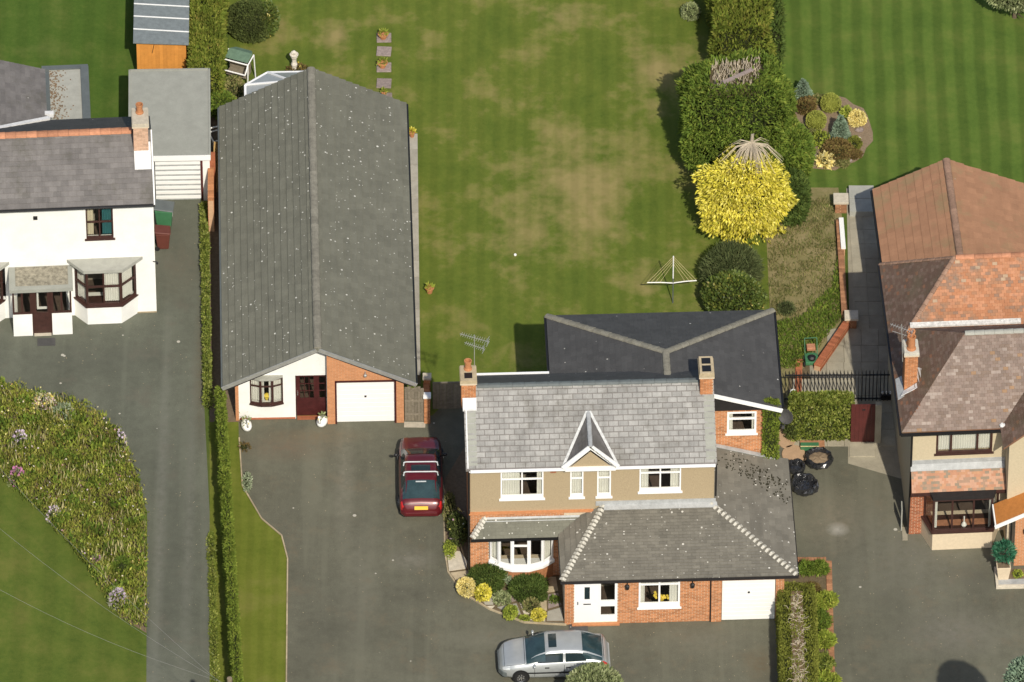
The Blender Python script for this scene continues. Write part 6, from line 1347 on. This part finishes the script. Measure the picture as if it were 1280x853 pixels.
# raised concrete slabs by the annexe
t = at('concrete_step', 'pale concrete slab bridging the side path at its far end', 'step', 1062, 272)
for i in range(2):
    m = MB(); m.box(0, .98, i*.80+.012, i*.80+.78, 0, .30); m.build('slab', 'felt_light', t)
# low garden walls
def low_wall(name, label, pts, h, th, mat='brick_edge', cap=None, n=None, capname='coping', z=0.0):
    a, b = G(*pts[0]), G(*pts[1]); L = (b-a).length; an = math.atan2(b.y-a.y, b.x-a.x); t = thing(name, label, 'wall', (a.x, a.y, z), an)
    c = MB(); c.box(0, L, .008, th-.008, 0, h-.07); c.build('wall_core', 'mortar_pale', t)
    m = MB(); rows = max(1, int((h-.07)/.075))
    for r_ in range(rows):
        for fy in (0, th):
            u = -(r_ % 2)*.11
            while u < L:
                a_, e_ = max(u, 0)+.005, min(u+.225, L)-.005
                if e_-a_ > .02: m.box(a_, e_, fy-.008+(.0 if fy == 0 else 0), fy+.008, r_*.075+.006, r_*.075+.07, random.random())
                u += .225
    m.build('brickwork', mat, t, 'stuff')
    k = max(1, int(L/(.112 if cap is None else .45)))
    for i in range(k):
        q = MB(); q.box(L*i/k+.004, L*(i+1)/k-.004, -.01 if cap is None else -.03, th+(.01 if cap is None else .03), h-.07, h+random.uniform(0, .006)); q.build('coping_brick' if cap is None else 'coping_stone', mat if cap is None else cap, t)
    return t
low_wall('garden_wall', 'low brick wall along the edge of the bare plot', [(1059, 398), (1052, 282)], .32, .22)
low_wall('garden_wall', 'low brick wall running diagonally from the white-capped pier to the plot corner', [(1025, 466), (1062, 412)], .35, .26, 'brick_red')
low_wall('garden_wall', 'short low brick edging beside the green mower', [(1001, 500), (1003, 452)], .12, .24, 'brick_red')
t = low_wall('garden_wall', 'low wall with a white coping strip beside the shaded path', [(1056, 320), (1053, 282)], .42, .12, 'brick_edge', 'white_paint')
def pier(label, px, py, w_=.32, h=.9, cap=.46, capmat='stone_pale', mat='brick_edge', name='brick_pier', rot=0, caph=.10):
    t = at(name, label, 'brick pier', px, py, rot); m = MB(); m.box(-w_/2+.008, w_/2-.008, .008, w_-.008, 0, h); m.build('pier_core', 'mortar_pale', t)
    m = MB()
    for r_ in range(int(h/.075)):
        o_ = (r_ % 2)*.10
        for (a_, e_) in ((-w_/2, -w_/2+.11+o_), (-w_/2+.12+o_, w_/2)):
            m.box(a_+.004, e_-.004, -.002, .012, r_*.075+.006, r_*.075+.07, random.random())
        m.box(-w_/2, -w_/2+.01, .01, w_, r_*.075+.006, r_*.075+.07, random.random()); m.box(w_/2-.01, w_/2, .01, w_, r_*.075+.006, r_*.075+.07, random.random())
    m.build('brickwork', mat, t, 'stuff')
    m = MB(); m.box(-cap/2, cap/2, w_/2-cap/2, w_/2+cap/2, h, h+caph); m.build('cap', capmat, t, bevel=.012); return t
pier('brick pier with a pale square cap at the far end of the side path', 1051, 267, .46, .52, .60); pier('brick pier with a pale square cap where the diagonal wall begins', 1064, 412, .40, .50, .54)
pier('tall brick gate pier with a white cap nearest the red car', 534, 530, .24, 1.32, .30, 'white_paint', 'brick_orange'); pier('brick gate pier behind, with a lichen-covered pale cap', 534, 506, .26, 1.30, .34, 'stone_pale', 'brick_orange')
low_wall('garden_wall', 'brick wall linking the two gate piers beside the timber gate', [(537, 527), (536, 506)], 1.15, .20, 'brick_orange')
# timber gate beside the bungalow
t = at('timber_gate', 'grey weathered timber gate between the bungalow garage and the brick pier', 'gate', 506, 527, -1)
for i in range(6): m = MB(); m.box(i*.125, i*.125+.118, 0, .022, .03, 1.78+.05*math.sin(i*2.1)); m.build('board', 'timber_grey', t)
for z in (.35, 1.05, 1.6): m = MB(); m.box(0, .75, -.025, -.001, z, z+.09); m.build('rail', 'timber_grey', t)
m = MB(); m.box(-.02, .8, -.35, -.05, 0, .03); m.build('sill_slab', 'stone_pale', t)
# fence panel between lawn and drive
t = at('fence_panel', 'grey timber fence panel joining the brick pier to the corner of the slate-roofed house', 'fence', 541, 512, 2)
for i in range(9): m = MB(); m.box(i*.135, i*.135+.128, 0, .02, .02, 1.35); m.build('board', 'timber_grey', t)
m = MB(); m.box(0, 1.22, -.02, .04, 1.35, 1.40); m.build('top_rail', 'timber_grey', t)
# side fence and timber behind the flat-roofed garage
t = at('timber_stack', 'tan timber boards leaning in the gap behind the flat-roofed garage', 'timber', 266, 245)
for i in range(3): m = MB(); m.slab([(-.05+i*.06, .2, 0), (.06+i*.06, .2, 0), (.16+i*.05, 1.3, 1.7), (.05+i*.05, 1.3, 1.7)], (0, .03, 0)); m.build('board', 'timber_tan', t)
t = at('garden_chair', 'white garden chair frame tucked in the gap beside the bungalow roof', 'chair', 269, 178, 20)
for q0, q1 in (((-.2, 0, 0), (-.2, 0, .8)), ((.2, 0, 0), (.2, 0, .8)), ((-.2, 0, .8), (.2, 0, .8)), ((-.2, 0, .42), (-.2, -.42, .42)), ((.2, 0, .42), (.2, -.42, .42)), ((-.2, -.42, 0), (-.2, -.42, .42)), ((.2, -.42, 0), (.2, -.42, .42)), ((-.2, -.42, .42), (.2, -.42, .42)), ((-.2, 0, .6), (.2, 0, .6))):
    m = MB(); m.tube([q0, q1], .028, 6); m.build('chair_tube', 'white_paint', t)
low_wall('garden_wall', 'narrow brick wall with a metal rail between the flat-roofed garage and the bungalow', [(268, 290), (268, 250)], 1.7, .22, 'brick_orange')
# swans
def swan(label, px, py, rot):
    t = at('swan_planter', label, 'planter', px, py, rot)
    m = MB(); m.blob((0, -.02, .20), .21, .30, .20, 14, 8); m.build('body', 'white_paint', t, smooth=True)
    m = MB(); m.tube([(0, -.22, .28), (0, -.34, .42), (0, -.33, .58), (0, -.27, .66), (0, -.33, .68), (0, -.40, .64)], [.06, .05, .042, .045, .05, .02], 8); m.build('neck', 'white_paint', t, smooth=True)
    m = MB(); m.tube([(0, -.39, .65), (0, -.46, .61)], [.022, .008], 6); m.build('beak', 'petals_yellow', t)
    q, nn = sample_ell(60, .12, .16, .14, zmin=0); q[:, 2] += .36; leaves('plant_leaves', q, nn, .14, 'leaf_greygreen', t, aspect=.3, up=.6); return t
swan('white swan planter at the left corner of the bungalow front', 308, 536, 15); swan('white swan planter beside the brown front door and garage', 403, 531, -20)
bush('thin flowering plant behind the left swan planter', 303, 522, (.22, .18), .6, 'leaf_greygreen', 90, .12, 'potted_plant', 'plant')
bush('weed with small red flowers at the verge edge below the swan', 305, 562, (.2, .16), .3, 'leaf_bronze', 70, .12, 'weed', 'plant'); bush('pale grey-leaved edging plant along the verge kerb', 309, 605, (.14, .5), .2, 'leaf_silver', 380, .10, 'edging_plant', 'plant')
# kerb stones of the verge
t = at('verge_kerb', 'thin line of kerb stones edging the grass verge against the wide drive', 'kerb', 299, 548)
o0 = t.location.copy(); kp = [(299, 548), (303, 608), (327, 649), (352, 670), (359.5, 699), (358, 853), (357, 1100)]
kp = [G(*p) for p in kp]
for i in range(len(kp)-1):
    L = (kp[i+1]-kp[i]).length; k = max(1, int(L/.6))
    for j in range(k):
        a_ = kp[i]+(kp[i+1]-kp[i])*(j/k)-o0; b_ = kp[i]+(kp[i+1]-kp[i])*((j+1)/k)-o0; m = MB(); bar3(m, (a_.x, a_.y, 0), (b_.x, b_.y, 0), .05, .05); m.build('kerb_stone', 'stone_brown', t)
# crazy paving round the front bed
cp = sheet('paved_bed', [(557, 690), (572, 690), (598, 705), (690, 712), (704, 720), (706, 778), (655, 775), (612, 759), (580, 741), (561, 716)], .016, 'mulch')
stones = [[(558, 688), (575, 690), (585, 703), (583, 712), (561, 715)], [(562, 717), (584, 714), (590, 722), (577, 736)], [(588, 716), (600, 720), (598, 734), (580, 739)], [(599, 746), (618, 741), (617, 757), (606, 757)], [(606, 759), (619, 758), (613, 764)], [(590, 745), (604, 742), (606, 755)], [(619, 742), (640, 738), (646, 752), (621, 758)], [(621, 760), (646, 755), (652, 770), (634, 767)], [(648, 752), (668, 750), (672, 766), (655, 770)], [(671, 748), (683, 745), (684, 764), (674, 767)], [(685, 744), (698, 742), (702, 757), (685, 762)], [(684, 765), (702, 760), (705, 777), (683, 777)], [(661, 771), (682, 768), (682, 778), (662, 776)], [(680, 722), (695, 722), (698, 740), (683, 742)], [(664, 724), (678, 722), (681, 742), (668, 746)]]
for i, s_ in enumerate(stones): quad_slab(s_, .03, cp, ('stone_pale', 'stone_brown', 'slab_pink', 'slab')[i % 4], 'paving_stone', .02, .016)
kb = at('bed_kerb', 'curved row of kerb stones round the paved bed', 'kerb', 556, 690); o0 = kb.location.copy()
kp = [G(*p) for p in ((555, 640), (556, 690), (560, 716), (577, 741), (611, 762), (655, 779), (708, 782))]
for i in range(len(kp)-1):
    L = (kp[i+1]-kp[i]).length; k = max(1, int(L/.45))
    for j in range(k):
        a_ = kp[i]+(kp[i+1]-kp[i])*(j/k)-o0; b_ = kp[i]+(kp[i+1]-kp[i])*((j+1)/k)-o0; m = MB(); bar3(m, (a_.x, a_.y, 0), (b_.x, b_.y, 0), .06, .07); m.build('kerb_stone', 'stone_brown', kb)
# brick edging of the border by the garage
eg = at('brick_edging', 'row of edging bricks around the narrow border beside the clipped hedge', 'edging', 1035, 702); o0 = eg.location.copy()
for (p0, p1) in (((980, 701), (1034, 701)), ((1036, 703), (1044, 990))):
    a_, b_ = G(*p0)-o0, G(*p1)-o0; L = (b_-a_).length; d_ = (b_-a_).normalized(); s_ = Vector((-d_.y, d_.x, 0)); k = int(L/.115)
    for j in range(k):
        c0 = a_+d_*(j*.115+.004); c1 = a_+d_*((j+1)*.115-.004); h_ = .08+random.uniform(-.01, .012); m = MB(); m.prism([(q.x, q.y) for q in (c0-s_*.11, c1-s_*.11, c1+s_*.11, c0+s_*.11)], 0, h_, 0); fixn(m.build('brick', 'brick_edge', eg))
# maroon gate, post and step
t = at('side_gate', 'dark maroon boarded side gate beside the ivy wall', 'gate', 1063, 554, 1)
for i in range(6): m = MB(); m.box(i*.155, i*.155+.150, 0, .03, .03, 2.0); m.build('board', 'maroon_paint', t)
m = MB(); m.box(.42, .54, -.03, 0, 1.72, 1.76); m.build('latch', 'black_metal', t)
m = MB(); m.box(0, 1, 0, .22, 0, 2.05); o = tag(m.build('gate_post', 'slab_concrete'), 'pale square gate post right of the maroon gate', 'post'); put(o, 1093, 556); o.scale = (.24, 1, 1)
m = MB(); m.box(0, .98, 0, .75, 0, .06); o = tag(m.build('door_step', 'slab_concrete', bevel=.01), 'pale concrete slab in front of the maroon gate', 'step'); put(o, 1062, 572)
m = MB(); m.box(0, .95, 0, .3, 0, .12); o = tag(m.build('kerb_wall', 'brick_edge', bevel=.01), 'low brick kerb at the foot of the ivy wall', 'kerb'); put(o, 1000, 560)
# railings
t = at('iron_railings', 'black iron railings across the patio behind the ivy wall', 'railings', 981, 503, .5)
for i in range(29): m = MB(); m.tube([(i*.142, 0, .0), (i*.142, 0, 1.52+.06*math.sin(i*.9)), (i*.142, 0, 1.66)], [.020, .020, .004], 5); m.build('bar', 'black_metal', t)
for z in (.15, 1.38): m = MB(); m.box(-.03, 4.05, -.02, .02, z, z+.05); m.build('rail', 'black_metal', t)
# things by the railings
t = at('lawn_mower', 'green lawn mower standing on the patio by the bare plot', 'lawn mower', 1015, 459, 4)
m = MB(); m.prism([(-.26, -.05), (.26, -.05), (.26, .45), (.14, .55), (-.14, .55), (-.26, .45)], .12, .28); m.build('deck', 'plastic_green', t, bevel=.03)
m = MB(); m.lathe([(.15, .28), (.16, .38), (.09, .44)], (0, .16, 0), 12); m.build('engine', 'black_plastic', t)
for sx in (-.24, .24): m = MB(); m.tube([(sx, .42, .3), (sx, .75, .85)], .018, 6); m.build('handle_bar', 'plastic_green', t)
m = MB(); m.tube([(-.24, .75, .85), (.24, .75, .85)], .018, 6); m.build('handle_grip', 'plastic_green', t); m = MB(); m.box(-.17, .17, .42, .72, .45, .6); m.build('grass_box', 'ridge_terracotta', t, bevel=.03)
for sx in (-.3, .3):
    for sy in (.05, .42): m = MB(); m.T = Matrix.Translation((sx, sy, .11)) @ Matrix.Rotation(R(90), 4, 'Y'); m.lathe([(.10, -.03), (.11, 0), (.10, .03)], (0, 0, 0), 12); m.build('wheel', 'rubber', t)
t = at('garden_ornament', 'small white ornament on a dark trough by the railings', 'ornament', 991, 505)
m = MB(); m.lathe([(.10, .0), (.07, .1), (.05, .2), (.12, .3), (.12, .38), (.04, .45)], (0, 0, .3), 10); m.build('figure', 'white_paint', t); m = MB(); m.box(-.2, .42, -.12, .12, 0, .3); m.build('trough', 'black_plastic', t); m = MB(); m.blob((.34, -.05, .36), .07, .07, .07, 8, 5); m.build('white_bloom', 'white_paint', t)
t = at('flower_trough', 'dark trough with three white blooms at the shaded end of the railings', 'planter', 1108, 500)
m = MB(); m.box(-.22, .22, -.08, .08, 0, .3); m.build('trough', 'black_plastic', t)
for i in range(3): m = MB(); m.blob((-.15+i*.15, 0, .38), .055, .05, .08, 8, 5, .1); m.build('bloom', 'white_paint', t)
# round boards and black sacks by the lean-to roof
for (px, py, rx_, ry_, lb) in ((983, 548, .38, .62, 'round sandy paving disc nearest the climber'), (992, 569, .46, .52, 'round pinkish-tan paving disc beside the black sacks')):
    m = MB(); m.lathe([(1, 0), (1, .05), (.97, .07), (.001, .07)], (0, 0, 0), 28, 0, rx_, ry_); o = tag(m.build('paving_disc', 'tan_board'), lb, 'paving disc'); put(o, px, py, .0)
def sack(label, px, py, r, h, fill, sd):
    t = at('builders_sack', label, 'sack', px, py); rr = random.Random(sd); seg = 26; prof = [(.80, 0), (1.05, .25), (1.10, .6), (1.02, .95), (.92, 1.02), (.80, .92), (.74, .55)]
    vs = []; 
    for q, z in prof:
        for k in range(seg):
            j = 1+rr.uniform(-.09, .09); a_ = 2*math.pi*k/seg; vs.append((r*q*j*math.cos(a_), r*q*j*math.sin(a_), h*z*(1+rr.uniform(-.18, .18))+.0))
    m = MB(); n_ = len(prof); m.add(vs, [(i*seg+k, i*seg+(k+1) % seg, (i+1)*seg+(k+1) % seg, (i+1)*seg+k) for i in range(n_-1) for k in range(seg)]); m.build('plastic_skin', 'sack_plastic', t)
    m = MB(); m.blob((0, 0, h*.35), r*.86, r*.86, h*.45, 16, 8, .12); m.build('contents', fill, t); return t
MATS['sack_plastic'] = simple('sack_plastic', (.02, .021, .024), .22, .5, 9, 0, .9)
sack('open black plastic sack of brown compost beside the ivy wall', 1023, 578, .50, .34, 'gravel', 3); sack('crumpled black plastic sack against the lean-to roof edge', 1006, 612, .48, .40, 'sack_plastic', 5); sack('small crumpled black sack half hidden by the tiled roof', 995, 588, .32, .3, 'sack_plastic', 8)
t = at('watering_trough', 'small green trough with a cane edge by the ivy wall', 'planter', 1012, 562)
m = MB(); m.box(-.35, .35, -.1, .12, 0, .26); m.build('trough', 'plastic_green', t); m = MB(); m.tube([(-.36, -.12, .27), (.36, -.12, .27)], .02, 6); m.build('cane', 'cane', t)
# bins
def wheelie(label, px, py, rot, mat, lidmat, s=1.0):
    t = at('wheelie_bin', label, 'wheelie bin', px, py, rot); w_, d_, h = .29*s, .34*s, 1.0*s
    m = MB(); m.add([(-w_*.8, -d_*.75, .05), (w_*.8, -d_*.75, .05), (w_*.8, d_*.75, .05), (-w_*.8, d_*.75, .05), (-w_, -d_, h), (w_, -d_, h), (w_, d_, h), (-w_, d_, h)], [(0, 3, 2, 1), (4, 5, 6, 7), (0, 1, 5, 4), (1, 2, 6, 5), (2, 3, 7, 6), (3, 0, 4, 7)]); m.build('bin_body', mat, t, bevel=.03)
    m = MB(); m.add([(-w_*1.06, -d_*1.1, h+.005), (w_*1.06, -d_*1.1, h+.005), (w_*1.06, d_*1.1, h+.08), (-w_*1.06, d_*1.1, h+.08), (-w_*1.0, -d_*1.05, h+.05), (w_*1.0, -d_*1.05, h+.05), (w_*1.0, d_*1.05, h+.13), (-w_*1.0, d_*1.05, h+.13)], [(0, 3, 2, 1), (4, 5, 6, 7), (0, 1, 5, 4), (1, 2, 6, 5), (2, 3, 7, 6), (3, 0, 4, 7)]); m.build('lid', lidmat, t, bevel=.015)
    m = MB(); m.tube([(-w_, d_*1.15, h+.02), (w_, d_*1.15, h+.02)], .02, 6); m.build('handle', lidmat, t)
    for sx in (-1, 1): m = MB(); m.T = Matrix.Translation((sx*w_*.9, d_*.8, .1)) @ Matrix.Rotation(R(90), 4, 'Y'); m.lathe([(.09, -.03), (.10, 0), (.09, .03)], (0, 0, 0), 12); m.build('wheel', 'rubber', t)
    m = MB(); m.box(-.08, .08, -d_*.93, -d_*.86, h*.62, h*.70); m.build('sticker', 'white_paint', t); return t
wheelie('green wheelie bin with a grey lid beside the white house', 206, 284, 85, 'plastic_green', 'plastic_grey', 1.05); wheelie('brown wheelie bin in front of the green one', 204, 309, 92, 'plastic_brown', 'plastic_brown', .85)
# doormats
for (px, py, w_, lb) in ((58, 428, .70, 'dark doormat in front of the white house porch'), (723, 786, .72, 'dark doormat on the drive in front of the white front door')):
    m = MB(); m.box(-w_/2, w_/2, -.22, .22, 0, .02); put(tag(m.build('doormat', 'plastic_grey' if 0 else 'rubber_mat'), lb, 'doormat'), px, py, .008, 2) if 'rubber_mat' in MATS else put(tag(m.build('doormat', 'slate_dark'), lb, 'doormat'), px, py, .008, 2)
# planter and raised bed at the porch of the cream house
t = at('palm_planter', 'tall square tan planter with a dark green leafy plant at the cream house porch', 'planter', 1254, 727, 3)
m = MB(); m.add([(-.18, 0, 0), (.18, 0, 0), (.18, .36, 0), (-.18, .36, 0), (-.27, -.08, .74), (.27, -.08, .74), (.27, .46, .74), (-.27, .46, .74)], [(0, 3, 2, 1), (4, 5, 6, 7), (0, 1, 5, 4), (1, 2, 6, 5), (2, 3, 7, 6), (3, 0, 4, 7)]); m.build('planter_box', 'pale_render', t, bevel=.015)
m = MB(); m.box(-.23, .23, -.04, .42, .742, .75); m.build('planter_soil', 'soil', t); m = MB(); m.tube([(0, .2, .74), (0, .2, 1.25)], .03, 6); m.build('stem', 'bark', t)
q, nn = sample_ell(700, .33, .33, .36, zmin=-.4); q += np.array([0, .2, 1.3]); leaves('leaves', q, nn, .20, 'leaf_planter', t, aspect=.35, up=.2)
t = at('raised_bed', 'raised bed with a pale concrete kerb in front of the brick porch', 'raised bed', 1245, 737, 2)
for q_ in ((0, 2.5, 0, .10), (0, .10, .10, 1.1)): m = MB(); m.box(*q_, 0, .16); m.build('kerb_slab', 'stone_pale', t, bevel=.01)
m = MB(); m.box(.1, 2.5, .1, .45, 0, .10); m.build('paving', 'lead', t); m = MB(); m.box(.5, 2.5, .45, 1.0, 0, .12); m.build('bed_soil', 'soil', t)
ball('small round green shrub in the raised bed by the brick porch', 1272, 722, .18, 'leaf_lime', h=.16, n=350, leaf=.07)
m = MB(); m.box(0, .2, 0, .7, 0, .06); put(tag(m.build('gully_cover', 'slab_concrete'), 'pale gully surround at the corner of the cream house', 'gully'), 1128, 676)
m = MB(); m.box(0, .04, 0, .5, 0, 1.1); put(tag(m.build('leaning_board', 'felt_light'), 'pale board leaning against the side of the cream house', 'board'), 1126, 664)
# downpipe along the side of cream house drive and telegraph pole with wires
pb = W(287, 848, 8.2); t = thing('telegraph_pole', 'wooden telegraph pole whose top shows at the bottom edge beside the hedge', 'telegraph pole', (pb.x, pb.y, 0))
m = MB(); m.tube([(0, 0, 0), (0, 0, 8.2)], [.14, .10], 10); m.build('pole', 'wood_pole', t); m = MB(); m.box(-.35, .3, -.04, .04, 7.85, 7.95); m.build('crossarm', 'wood_pole', t)
for i, (x, px, py, z) in enumerate(((-.30, -60, 520, 6.4), (-.2, -60, 612, 6.2), (-.1, -60, 705, 6.0))):
    e = W(px, py, z)-pb; e.z = z; m = MB(); a_ = Vector((x, -.04, 7.95)); m.tube([a_+(e-a_)*k/12+Vector((0, 0, -.5*math.sin(math.pi*k/12))) for k in range(13)], .005, 4, cap=False); m.build('wire', 'wire', t)
# low ground plants that fill the rockery between its shrubs
for (px, py, r, mt, lb) in ((998, 182, .5, 'leaf_conifer_dark', 'dark green creeping plant at the left foot of the rockery'), (1012, 172, .38, 'leaf_rough', 'dry brown-green mat between the ball shrubs and the golden tree'), (1036, 186, .34, 'leaf_rough', 'dry olive mat left of the larger blue conifer'), (1002, 200, .42, 'leaf_conifer', 'green creeping conifer at the lower left rockery edge'), (1024, 128, .3, 'leaf_rough', 'dry grass tuft behind the upper ball shrub'), (1052, 206, .3, 'leaf_rough', 'dry mat below the bronze heather'), (1066, 196, .3, 'leaf_bronze', 'reddish-brown tuft at the lower right of the rockery')):
    bush(lb, px, py, (r, r*.8), .28, mt, 900, .11, 'creeping_plant', 'plant')
# leaf litter and grit blown about the tarmac
m = MB()
for poly, n in (([(300, 560), (490, 560), (550, 700), (620, 790), (360, 850), (359, 690)], 130), ([(1045, 600), (1130, 600), (1240, 740), (1280, 850), (1050, 850)], 110), ([(185, 420), (255, 420), (262, 850), (186, 850)], 90), ([(760, 790), (975, 790), (975, 850), (780, 850)], 50), ([(10, 430), (250, 300), (250, 420), (180, 520)], 60)):
    for (x, y) in poly_pts(poly, n):
        r_ = random.uniform(.008, .026); a_ = random.random()*3; m.add([(x+r_*math.cos(a_+k*2.1), y+r_*math.sin(a_+k*2.1), .016+random.uniform(0, .012)) for k in range(3)], [(0, 1, 2)], random.random())
tag(m.build('leaf_litter', 'stone_brown'), 'pale flecks of dry leaf and grit scattered over the tarmac drives', 'leaf litter', kind='stuff')
# repeats that share a kind share a group
GROUPS = dict(parked_car='cars parked on the drives', flower_pot='terracotta pots about the garden', juniper='junipers in front of the bow window', blue_conifer='blue dwarf conifers in the rockery', ball_shrub='clipped ball shrubs in the rockery', rock='rocks in the rockery',
    garden_wall='low brick garden walls', brick_pier='brick piers', swan_planter='white swan planters', wheelie_bin='wheelie bins beside the white house', builders_sack='black plastic sacks by the lean-to', paving_disc='round paving discs', border_plant='plants in the brick-edged border',
    flower_clump='flower clumps in the wildflower bed', creeping_plant='creeping plants in the rockery', heather='heathers in the rockery', doormat='doormats', laurel_bush='bushes by the swing seat', conifer_shrub='loose conifer bushes', silver_plant='silvery plants in the paved bed')
for o in list(SC.objects):
    if o.parent is None and o.get('category') and o.name.split('.')[0] in GROUPS and not o.get('group'): o['group'] = GROUPS[o.name.split('.')[0]]
